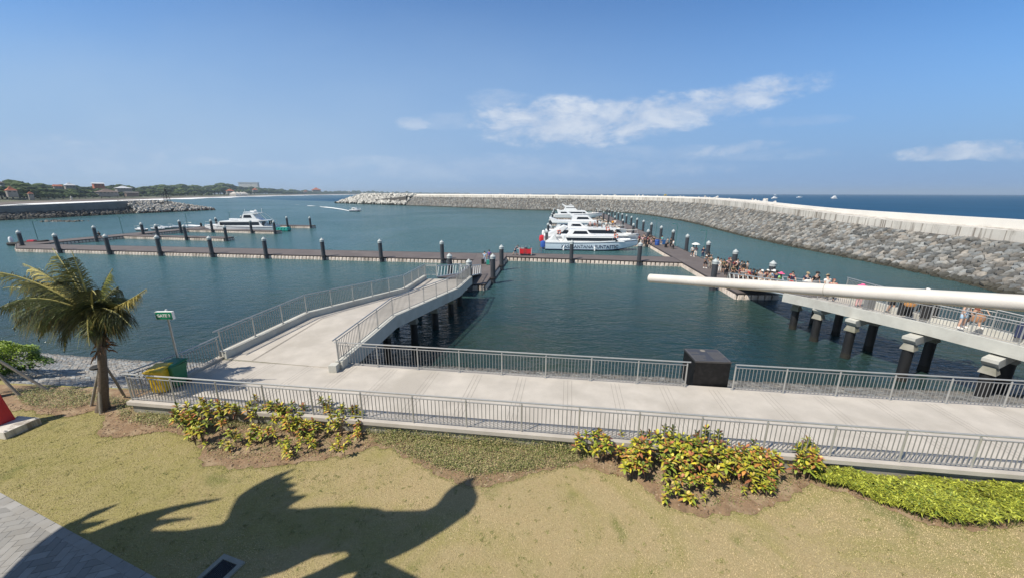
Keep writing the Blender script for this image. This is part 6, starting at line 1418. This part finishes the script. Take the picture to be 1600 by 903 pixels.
# ================================================================== COCONUT PALM with stakes
M['palmgreen'] = mat('palm_leaf_tone', (.1, .2, .05), .45, tone=True, spec=.4)
def palm(label, base, hub, fronds, seed, trunk_r=(.165, .12)):
    g2 = np.random.default_rng(seed); t = thing('coconut_palm', label, 'palm tree', base); H = Vector(hub) - Vector(base)
    n = 16; pts = []; rr = []
    for i in range(n + 1):
        u = i / n; pts.append((H.x * u + .05 * math.sin(u * 3), H.y * u, H.z * .80 * u - .1 * (1 - u))); rr.append((trunk_r[0] + (trunk_r[1] - trunk_r[0]) * min(1, u * 1.3)) * (1 + .06 * (i % 2)) + (.07 * max(0, 1 - u * 6)))
    MB().tube(pts, rr, 14).build('trunk', M['bark'], t, smooth=True, angle=60)
    mb = MB()                                               # sheath of old leaf bases
    for i in range(9):
        a = i * 2.4; c, s_ = math.cos(a), math.sin(a); z0 = H.z * (.70 + .02 * i); cx0 = Vector((H.x * .9, H.y * .9, 0))
        mb.tube([cx0 + Vector((c * .12, s_ * .12, z0)), cx0 + Vector((c * .24, s_ * .24, z0 + .35)), cx0 + Vector((c * .34, s_ * .34, z0 + .8))], [.075, .055, .03], 6, m=1 if i in (1, 6) else 0)
    mb.build('leaf_bases', [M['palmbase'], M['palmyellow']], t, smooth=True)
    g4 = random.Random(seed); mb = MB()
    for i in range(44): a = g4.uniform(0, 6.28); z0 = H.z * g4.uniform(.62, .92); p = Vector((H.x * .9 + math.cos(a) * .16, H.y * .9 + math.sin(a) * .16, z0)); q = p + Vector((math.cos(a) * g4.uniform(.12, .45), math.sin(a) * .2, g4.uniform(-.35, -.05))); mb.tube([p, p.lerp(q, .5) + Vector((0, 0, .05)), q], [.03, .035, .008], 4)
    mb.build('dry_husks', M['husk'], t)
    for (tip, arch, ll, hue, wind) in fronds:
        tip = Vector(tip) - Vector(base); ctrl = H.lerp(tip, .5) + Vector((0, 0, arch)); N_ = 30; R_ = []
        for i in range(N_ + 1):
            u = i / N_; R_.append(H * (1 - u) ** 2 + ctrl * 2 * u * (1 - u) + tip * u * u)
        ft = bpy.data.objects.new('frond', None); bpy.data.objects.remove(ft)
        r0_ = MB().tube(R_, [.035 * (1 - .85 * i / N_) + .004 for i in range(N_ + 1)], 5); V = []; Fq = []; C = []
        L_ = (tip - H).length
        for i in range(4, N_ + 1):
            u = i / N_; p = R_[i]; tg = (R_[min(i + 1, N_)] - R_[i - 1]).normalized(); sd = tg.cross(Vector((0, 0, 1))).normalized(); upv = sd.cross(tg)
            for rep in range(3):
                uu = u + (rep - 1) / N_ / 3; pj = p + tg * (rep - 1) * L_ / N_ / 3
                for sg in (-1, 1):
                    ln = ll * math.sin(min(1, uu * 1.05 + .10) * math.pi) ** .45 * g2.uniform(.75, 1.25) * (1 - .15 * u); d = (sd * sg * g2.uniform(.45, .95) + tg * .6 + upv * g2.uniform(-.25, .35)).normalized(); wd = Vector(wind)
                    c0 = pj; c1 = pj + d * ln * .45 + wd * ln * .10 + Vector((0, 0, -.03)); c2 = pj + d * ln * .72 + wd * ln * .38 + Vector((0, 0, -.20 * ln - .05 * g2.random())); c3 = pj + d * ln * .85 + wd * ln * .70 + Vector((0, 0, -.58 * ln - .16 * g2.random()))
                    w_ = .0145; fl = (tg * .7 + upv * .3).normalized(); o_ = len(V)
                    for c, k in ((c0, .6), (c1, 1.), (c2, .8), (c3, .12)): V.append(c - fl * w_ * k); V.append(c + fl * w_ * k)
                    for q in range(3): Fq.append((o_ + 2 * q, o_ + 2 * q + 1, o_ + 2 * q + 3, o_ + 2 * q + 2))
                    v = g2.uniform(.7, 1.3); cc = np.array(hue) * v * (1.9 if g2.random() < .16 else 1.0); cc2 = cc * (1 - .35 * (g2.random() < .3)) + np.array([.10, .05, .01]) * (g2.random() < .18); C += [cc, cc, cc2]
        fo = raw_mesh('frond', V, Fq, M['palmgreen'], colors=C, parent=t); r0_.build('leaf_rib', M['palmrib'], fo)
    return t
M['palmbase'] = mat('palm_sheath', (.045, .032, .022), .9, var=.3, vscale=8); M['palmyellow'] = mat('palm_petiole', (.46, .34, .05), .5, var=.1); M['husk'] = mat('dry_husk', (.16, .09, .05), .9, var=.3); M['palmrib'] = mat('leaf_rib_yellow', (.36, .32, .10), .5)
hub = (-15.22, 12.8, 5.95); bx = P(160, 640, LZ)
def W_(px, py, D_): return tuple(PD(px, py, D_))
G1, G2, G3, GY = (.080, .095, .028), (.13, .13, .038), (.048, .060, .022), (.42, .36, .12)
WND = (-.75, .25, -.1)
FR = [(W_(-34, 424, 12.6), .9, .62, G2, WND), (W_(-10, 486, 12.0), 1.1, .7, G1, WND), (W_(22, 512, 12.3), 1.2, .7, G3, WND), (W_(36, 412, 13.3), .55, .50, GY, WND), (W_(82, 388, 13.6), .35, .62, G2, (-.9, .2, -.05)), (W_(112, 392, 12.9), .45, .58, G2, (-.9, .1, .0)), (W_(60, 530, 11.9), 1.2, .75, G1, WND),
      (W_(100, 548, 12.2), 1.0, .7, G3, WND), (W_(176, 420, 13.4), .25, .50, (.22, .24, .07), (.25, .2, -.1)), (W_(228, 452, 12.6), -.15, .46, GY, (-.25, 0, -.7)), (W_(207, 512, 12.2), .9, .65, G3, (.1, 0, -.6)), (W_(188, 520, 13.5), 1.1, .65, G1, (.1, .1, -.6)), (W_(140, 540, 11.7), 1.0, .65, G1, (-.4, -.1, -.4)),
      (W_(5, 450, 14.2), .8, .6, G1, WND), (W_(45, 470, 14.4), .9, .65, G3, WND), (W_(150, 460, 11.6), .9, .6, G3, (-.5, -.2, -.3)), (W_(200, 470, 13.9), .7, .55, G1, (.2, .2, -.4)), (W_(30, 440, 12.9), .7, .6, G1, WND), (W_(58, 498, 13.8), 1.0, .7, G1, WND), (W_(92, 440, 12.2), .7, .65, G3, WND)]
rr_ = random.Random(12)
for _ in range(26):                                          # inner and lower fronds that fill the shaggy crown
    b_ = FR[rr_.randrange(len(FR))]; tp = Vector(b_[0]); hb_ = Vector((-15.22, 12.8, 5.95)); k_ = rr_.uniform(.5, .98)
    tp = hb_ + (tp - hb_) * k_ + Vector((rr_.uniform(-.9, .1), rr_.uniform(-.1, .8), rr_.uniform(-1.0, .25))); FR.append((tuple(tp), b_[1] * .9, .85, [G1, G2, G3, G3][rr_.randrange(4)], (rr_.uniform(-.9, -.3), .2, -.3)))
palm('wind blown young coconut palm propped by stakes at the left of the promenade', tuple(bx), hub, FR, 5)
for i, (px, py, top, lb) in enumerate(((142, 634, (157, 568), 'left wooden stake propping the coconut palm'), (157, 646, (155, 574), 'front upright wooden stake beside the coconut palm trunk'), (196, 620, (167, 574), 'right leaning wooden stake propping the coconut palm'))):
    q = P(px, py, LZ); d = Vector(tuple(PD(*top, 12.85 + .12 * (i != 1)))) - q; o = MB().tube([(0, 0, -.05), tuple(d * .5), tuple(d * 1.04)], [.05, .045, .04], 8).build('tree_stake', M['timber'], None, smooth=True, loc=q); tag(o, lb, 'stake', 'wooden stakes around the palm')
t = thing('tie_strap', 'dark strap tying the stakes to the palm trunk', 'strap', (-15.68, 12.83, 3.88)); MB().lathe((0, 0, 0), [(.21, 0), (.225, .01), (.225, .07), (.21, .08)], 16).build('band', M['rubber'], t)
# second palm, mostly outside the left picture edge
b2 = P(2, 622, LZ); b2 = b2 + Vector((-.35, 0, 0)); hub2 = (b2.x - .35, b2.y + .1, 5.9)
FR2 = [((hub2[0] + dx, hub2[1] + dy, hub2[2] + dz), ar, .6, G1, WND) for dx, dy, dz, ar in ((-2.9, -.4, .5, .8), (-2.6, .6, -.6, 1.0), (-1.5, .9, 1.6, .5), (.9, .3, 1.9, .3), (1.35, -.3, 1.0, .7), (-2.2, -1.2, -.9, 1.1), (.3, 1.4, 1.2, .6), (-.8, -1.2, 1.5, .6), (.7, -1.0, .1, .9), (-1.2, 1.8, .3, .9))]
palm('second coconut palm whose trunk shows at the extreme left edge', tuple(b2), hub2, FR2, 9)
for i, (dx, dy, tx, tz) in enumerate(((1.75, .55, .12, 2.3), (1.05, .1, .1, 2.0))):
    q = Vector((b2.x + dx, b2.y + dy, LZ)); d = Vector((b2.x + tx, b2.y, LZ + tz)) - q; o = MB().tube([(0, 0, -.05), tuple(d * .5), tuple(d)], .05, 8).build('tree_stake', M['timber'], None, smooth=True, loc=q); tag(o, ('outer' if i == 0 else 'inner') + ' leaning stake of the palm at the left edge', 'stake', 'wooden stakes around the left edge palm')
# clipped round shrub at the left edge
t = thing('leafy_shrub', 'glossy bright green leafy shrub at the left edge above the stone slope', 'shrub', P(10, 590, LZ))
g2 = np.random.default_rng(51); N_ = 9000; th = g2.random(N_) * 6.28; u = g2.random(N_) * 1.0; rad = (1 - u ** 2) ** .5 * (.75 + .25 * g2.random(N_) ** .5); lum = 1 + .16 * np.sin(th * 5) + .1 * np.sin(u * 9 + th * 3)
bs = np.stack([np.cos(th) * rad * 1.75 * lum, np.sin(th) * rad * 1.3 * lum, .15 + u * .95 * lum], 1); dr = unit(bs * np.array([1, 1, 1.4]) + g2.normal(0, .8, (N_, 3))); V_, F_ = leaf_quads(bs, dr, .10 + .06 * g2.random(N_), .05 + .02 * g2.random(N_), .3, 2)
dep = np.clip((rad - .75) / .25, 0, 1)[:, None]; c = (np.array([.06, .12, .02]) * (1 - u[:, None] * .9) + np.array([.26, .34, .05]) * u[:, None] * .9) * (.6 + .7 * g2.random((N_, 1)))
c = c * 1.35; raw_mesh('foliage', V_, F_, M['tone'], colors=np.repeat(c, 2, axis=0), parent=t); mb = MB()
for i in range(7): a = i * .9; mb.tube([(0, 0, -.1), (math.cos(a) * .4, math.sin(a) * .3, .35), (math.cos(a) * 1.0, math.sin(a) * .7, .7)], [.04, .03, .015], 5)
mb.build('stems', M['twig'], t); t.location = P(-2, 578, LZ)
# ================================================================== BINS, SIGN, PLINTH
def wheelie(label, loc, rz, mt):
    t = thing('wheelie_bin', label, 'bin', loc, rz); rings = []
    for z, w_, d_, k in ((.07, .23, .25, 0), (.12, .24, .26, 0), (.88, .285, .34, 0), (.89, .31, .365, 0), (.96, .315, .37, 0)):
        rings.append([(x * w_, y * d_, z) for x, y in ((-1, -.9), (-.88, -1), (.88, -1), (1, -.9), (1, .9), (.88, 1), (-.88, 1), (-1, .9))])
    MB().loft(rings).build('bin_body', mt, t)
    rings = [[(x * w_, y * d_, z + .06 * (y + 1) / 2) for x, y in ((-1, -1), (1, -1), (1, 1), (-1, 1))] for z, w_, d_ in ((.965, .325, .385), (.985, .325, .385), (1.03, .26, .30))]; MB().loft(rings).build('lid', mt, t)
    mb = MB(); mb.tube([(-.22, .40, .99), (-.22, .47, 1.0), (.22, .47, 1.0), (.22, .40, .99)], .018, 6); mb.build('handle', mt, t)
    mb = MB()
    for x in (-.15, 0, .15): mb.box((x, -.312, .5), (.03, .02, .62), rot=Matrix.Rotation(R(-6.5), 3, 'X'))
    mb.build('ribs', mt, t)
    for x in (-.27, .27): MB().tube([(x - .03, .27, .10), (x + .03, .27, .10)], .10, 14).build('wheel', M['rubber'], t)
    return t
wheelie('yellow wheelie bin with lid in the corner behind the promenade railing', P(230, 623, PZ) + Vector((.10, .62, 0)), R(8), M['yellow'])
wheelie('green wheelie bin standing beside the yellow one', P(258, 612, PZ) + Vector((.05, .52, 0)), R(-4), M['green'])
q = Vector((-14.02, 14.30, PZ)); t = thing('gate_sign', 'green sign reading GATE 2 on a tall steel post by the bins', 'sign', q)
MB().tube([(0, 0, 0), (0, 0, 3.1)], .038, 10).build('post', M['rail'], t, smooth=True); MB().lathe((0, 0, 0), [(.10, 0), (.10, .012), (.05, .02), (.05, .08)], 12).build('base_plate', M['rail'], t); MB().lathe((0, 0, 3.1), [(.045, -.02), (.045, .03), (.01, .05)], 10).build('post_cap', M['alu'], t)
sg = bpy.data.objects.new('sign_board', MB().box((0, 0, 0), (.66, .11, .33)).build('sign_board', M['signwhite']).data); 
for o in [o for o in bpy.data.objects if o.name.startswith('sign_board') and o is not sg and o.parent is None]: bpy.data.objects.remove(o)
col.objects.link(sg); sg.name = 'sign_board'; sg.parent = t; sg.location = (0, -.09, 2.92); sg.rotation_euler = (0, 0, R(2))
MB().box((0, -.057, 0), (.625, .010, .295)).build('green_face', M['signgreen'], sg); text_obj('GATE 2', .160, M['signwhite'], sg, (-.01, -.064, 0), (R(90), 0, 0), .003, 'lettering', 1.0, .006)
# black granite block
pa, pb_, pc_, pdd = [P(x, y, 3.62) for x, y in ((1085, 566), (1141, 568), (1126, 541.5), (1071, 541))]
cxp = (pa.x + pb_.x) / 2; d = (pb_ - pa); wdt = d.length * 1.0; rzp = math.atan2(d.y, d.x); t = thing('granite_block', 'polished black granite block with an engraved top set between two railings', 'monument', (cxp + .12, pa.y + .62, 2.3), rzp)
o = MB().box((0, 0, .65), (wdt, 1.25, 1.30)).build('block', M['granite'], t); bv_ = o.modifiers.new('bevel', 'BEVEL'); bv_.width = .012; bv_.segments = 2
top = MB().box((0, 0, 1.335), (wdt + .03, 1.28, .07)).build('top_plate', mat('grey_granite_top', (.050, .047, .047), .35, var=.25, vscale=16), t)
mb = MB(); rg_ = random.Random(3)
for cxx in (-.36, .34):
    for row in range(7):
        ln = rg_.uniform(.30, .52); y = .28 - row * .12; x = cxx - .27 if cxx < 0 else cxx - .22
        if cxx < 0 and row == 2: continue
        xx = x
        while xx < x + ln: w_ = rg_.uniform(.02, .06); mb.box((xx + w_ / 2, y, 1.3725), (w_, .022, .004)); xx += w_ + .014
mb.build('engraved_lines', M['engrave'], t)['kind'] = 'stuff'; MB().lathe((0, .45, 1.370), [(.11, 0), (.11, .005), (.02, .006)], 20).build('round_emblem', M['engrave'], t)
mb = MB()
for (x, y, a, b_) in ((0, .60, wdt - .06, .012), (0, -.60, wdt - .06, .012), (-(wdt / 2 - .035), 0, .012, 1.2), ((wdt / 2 - .035), 0, .012, 1.2)): mb.box((x, y, 1.3722), (a, b_, .003))
mb.build('border_line', M['engrave'], t)
# ================================================================== WHITE POLE reaching out from the building
a, b_ = Vector(tuple(np.array([0, 0, CZ]) + ray(1017, 434.8) * 2.48)), Vector(tuple(np.array([0, 0, CZ]) + ray(1600, 473.5) * 1.224)); d = (b_ - a)
t = thing('pole', 'thick white pole jutting out from the right across the view of the pier', 'pole', a)
q = [d * u for u in (0, .33, .66, 1.0, 1.8)]; MB().tube(q, [.028] * 5, 28).build('pole_tube', M['polepaint'], t, smooth=True)
MB().tube([-d.normalized() * .004, d.normalized() * .008], .0288, 28).build('end_cap', M['polepaint'], t)
MB().tube([d * .64, d * .641], .02835, 28).build('joint_ring', M['wall'], t)
# ================================================================== RED POST on white base, DRAIN
z1 = LZ + .26; c3 = [P(6, 676, z1), P(62, 652, z1), P(34, 648.5, z1)]; e1 = (c3[1] - c3[0]); e2 = (c3[2] - c3[1]); 
p0 = c3[0]; px_ = [p0, c3[1], c3[1] + e2 * 1.0, p0 + e2 * 1.0]
e2n = Vector((-e1.y, e1.x, 0)).normalized(); Ls = e1.length
pl = [p0, p0 + e1, p0 + e1 + e2n * Ls, p0 + e2n * Ls]; ctr = sum(pl, Vector()) / 4
t = thing('post_base', 'white square pedestal with a red tapering post at the left edge', 'post', (ctr.x, ctr.y, LZ), math.atan2(e1.y, e1.x))
MB().box((0, 0, .13), (Ls, Ls, .26)).build('plinth', M['whitewall'], t)
qp = t.matrix_world; bpy.context.view_layer.update(); lp_ = t.matrix_world.inverted() @ P(-2, 660, z1); MB().box((lp_.x, lp_.y, .14 + .9), (.56, .56, 1.76), taper=.45).build('red_post', M['red'], t)
for k, (x, y) in enumerate(((.38, -.38), (-.38, -.38), (.38, .38), (-.38, .38))): MB().lathe((x, y, .26), [(.05, 0), (.05, .012), (.02, .02), (.02, .04)], 8).build('anchor_bolt', M['rail'], t)
q = P(344, 894, LZ); dq = P(375, 888, LZ) - P(345, 876, LZ); t = thing('drain_grate', 'concrete framed drain with a dark grate set in the lawn', 'drain', q, math.atan2(dq.y, dq.x)); t.location.z = LZ; t.scale = (.66, .66, 1)
mb = MB()
for (x, y, w_, h_) in ((0, .42, 1.0, .16), (0, -.42, 1.0, .16), (.42, 0, .16, .68), (-.42, 0, .16, .68)): mb.box((x, y, .0), (w_, h_, .10))
mb.build('frame', M['wall'], t); MB().box((0, 0, -.02), (.66, .66, .03)).build('pit', M['gap'], t)
for k in range(9): MB().box((-.28 + k * .07, 0, .02), (.022, .66, .04)).build('grate_bar', M['pile'], t)
# ================================================================== ROOF ORNAMENT of the building the picture was taken from: stands behind the camera, throws the shadow on the lawn
SH = [(-40, 935), (3, 903), (28, 877), (60, 848), (101, 819), (124, 810), (140, 800), (170, 791), (184, 787), (165, 797), (140, 808), (125, 817), (147, 815), (168, 812), (155, 818), (135, 825), (122, 832), (140, 832), (160, 824), (197, 810), (235, 799), (272, 790), (310, 783), (347, 778), (322, 785), (285, 793), (260, 802), (241, 812), (265, 810), (300, 809), (270, 814), (245, 821), (233, 829), (250, 829), (285, 829), (322, 823), (345, 819), (355, 808), (362, 790), (370, 776), (390, 762), (410, 751), (430, 742), (462, 731), (445, 741), (440, 748), (460, 744), (444, 753), (463, 756), (447, 764), (464, 767), (454, 774), (479, 773.5), (462, 783), (448, 793), (470, 795), (500, 792), (557, 791), (562, 793), (590, 794), (600, 798), (640, 798), (665, 797), (680, 790), (688, 780), (695, 770), (706, 760), (720, 754), (733, 747), (745, 745), (738, 752), (742, 763), (747, 775), (743, 787), (733, 800), (715, 812), (695, 826), (675, 838), (655, 850), (635, 860), (618, 868), (597, 876), (615, 885), (640, 897), (652, 903), (690, 930), (545, 930), (548, 905), (560, 891), (540, 895), (520, 904), (500, 925), (440, 925), (470, 903), (495, 893), (520, 880), (547, 868), (540, 860), (520, 862), (490, 868), (465, 880), (445, 890), (402, 903), (350, 935), (200, 960)]
YC = 3.0; pts = []
for x, y in SH:
    g_p = P(x, y, LZ + .01); t_ = (g_p.y - YC) / (-S.y); q = g_p + S * t_; pts.append((q.x, q.z))
bx0 = min(p[0] for p in pts); bz0 = min(p[1] for p in pts)
t = thing('roof_ornament', 'carved roof finial of the building behind the viewer casting the curled shadow on the lawn', 'roof ornament', (bx0, YC, bz0)); me = bpy.data.meshes.new('carved_finial'); bm = bmesh.new()
vs = [bm.verts.new((x - bx0, -.03, z - bz0)) for x, z in pts]; es = [bm.edges.new((vs[i], vs[(i + 1) % len(vs)])) for i in range(len(vs))]; bmesh.ops.triangle_fill(bm, use_beauty=True, edges=es)
r_x = bmesh.ops.extrude_face_region(bm, geom=bm.faces[:]); bmesh.ops.translate(bm, vec=(0, .06, 0), verts=[v for v in r_x['geom'] if isinstance(v, bmesh.types.BMVert)]); bmesh.ops.recalc_face_normals(bm, faces=bm.faces); bm.to_mesh(me); bm.free(); me.materials.append(M['darkroof'])
o = bpy.data.objects.new('carved_finial', me); col.objects.link(o); o.parent = t
# side wing of that building, carrying the ornament
bt2 = thing('building', 'side wing of the building behind the viewer with a flat tiled eave', 'building', (-11.4, -1.5, LZ))
MB().box((0, 0, 3.3), (10.6, 8.6, 6.6)).build('wall', M['housewall'], bt2); MB().box((0, .05, 6.72), (11.2, 8.8, .22)).build('roof', M['roof'], bt2)
for x in (-3.2, 0, 3.2): MB().box((x, 4.31, 3.4), (1.5, .06, 1.9)).build('window', M['darkwin'], bt2)
# ragged grass edge creeping over the bed borders
ne = len([1 for _ in bedpx]); EB = []
edge = [p for p in bed2 if True]
g5 = np.random.default_rng(91); bb = []
for i in range(len(bed2) - 1):
    a, b_ = bed2[i], bed2[i + 1]; ln = math.hypot(b_[0] - a[0], b_[1] - a[1])
    if ln > 1.2 or a[1] > wl(a[0]) - .35: continue
    for k in range(int(ln * 260) + 1):
        u = g5.random(); o_ = g5.normal(0, .055, 2); bb.append((a[0] + (b_[0] - a[0]) * u + o_[0], a[1] + (b_[1] - a[1]) * u + o_[1]))
bb = np.array(bb); n_ = len(bb); base = np.concatenate([bb, np.full((n_, 1), LZ)], 1)
d_ = unit(np.concatenate([g5.normal(0, .8, (n_, 2)), np.ones((n_, 1))], 1)); V_, F_ = leaf_quads(base, d_, .035 + .055 * g5.random(n_), .008 + .007 * g5.random(n_), .5, 1, bow=np.array([1, .3]))
mx = g5.random((n_, 1)); c = mx * np.array([.30, .27, .10]) + (1 - mx) * np.array([.13, .16, .045]); tag(raw_mesh('edge_grass', V_, F_, M['toneblade'], colors=c * (.7 + .6 * g5.random((n_, 1)))), 'ragged grass fringe along the soil bed edges', 'grass', kind='stuff')
# fallen leaves on the beds
n_ = 900; pts = []
while len(pts) < n_:
    x, y = g5.uniform(-20, 15), g5.uniform(7.5, 15)
    if in_poly(x, y, bed2) and y < wl(x) - .1: pts.append((x, y, LZ + .03))
V_, F_ = leaf_quads(np.array(pts), unit(g5.normal(0, 1, (n_, 3)) * np.array([1, 1, .15])), .05 + .07 * g5.random(n_), .02 + .02 * g5.random(n_), .1, 1, bow=np.array([1, .6]))
c = np.array([(.30, .20, .10), (.20, .11, .06), (.42, .34, .20), (.12, .08, .05)])[g5.integers(0, 4, n_)]; tag(raw_mesh('fallen_leaves', V_, F_, M['tone'], colors=c), 'dry fallen leaves scattered on the soil beds', 'leaves', kind='stuff')
# coarser tufts and clover spots in the lawn
ct = lawn_pts(420); rep = 26; bs = np.repeat(ct, rep, axis=0) + g5.normal(0, .05, (420 * rep, 2)) * np.repeat(.4 + 1.6 * g5.random(420) ** 2, rep)[:, None]; n_ = len(bs); base = np.concatenate([bs, np.full((n_, 1), LZ)], 1)
keep = np.array([in_poly(x, y, bed2) or (Vector((x, y, 0)) - pA).dot(pn) > -.03 for x, y in bs]) == False; base = base[keep]; n_ = len(base)
V_, F_ = leaf_quads(base, unit(np.concatenate([g5.normal(0, .7, (n_, 2)), np.ones((n_, 1))], 1)), .03 + .05 * g5.random(n_), .008 + .008 * g5.random(n_), .5, 1, bow=np.array([1, .4]))
mx = g5.random((n_, 1)) ** .7; tag(raw_mesh('lawn_tufts', V_, F_, M['toneblade'], colors=(mx * np.array([.16, .19, .05]) + (1 - mx) * np.array([.40, .32, .17])) * (.7 + .6 * g5.random((n_, 1)))), 'coarser green and straw tufts dotted over the lawn', 'grass', kind='stuff')
# ------------------------------------------------------------------ sea air: one even box of haze round the whole scene
hm = bpy.data.materials.new('sea_haze'); hm.use_nodes = True; T = NT(hm.node_tree); T.n.clear()
pv = T.add('ShaderNodeVolumePrincipled'); pv.inputs['Color'].default_value = (.66, .82, 1.0, 1); pv.inputs['Density'].default_value = 0.00012; pv.inputs['Anisotropy'].default_value = 0.1
mo = T.add('ShaderNodeOutputMaterial'); T.lk(pv.outputs[0], mo.inputs['Volume'])
hb = MB().box((0, 7900, 60), (32400, 16600, 124)).build('haze', hm); tag(hb, 'thin sea haze filling the air', 'haze', kind='stuff')
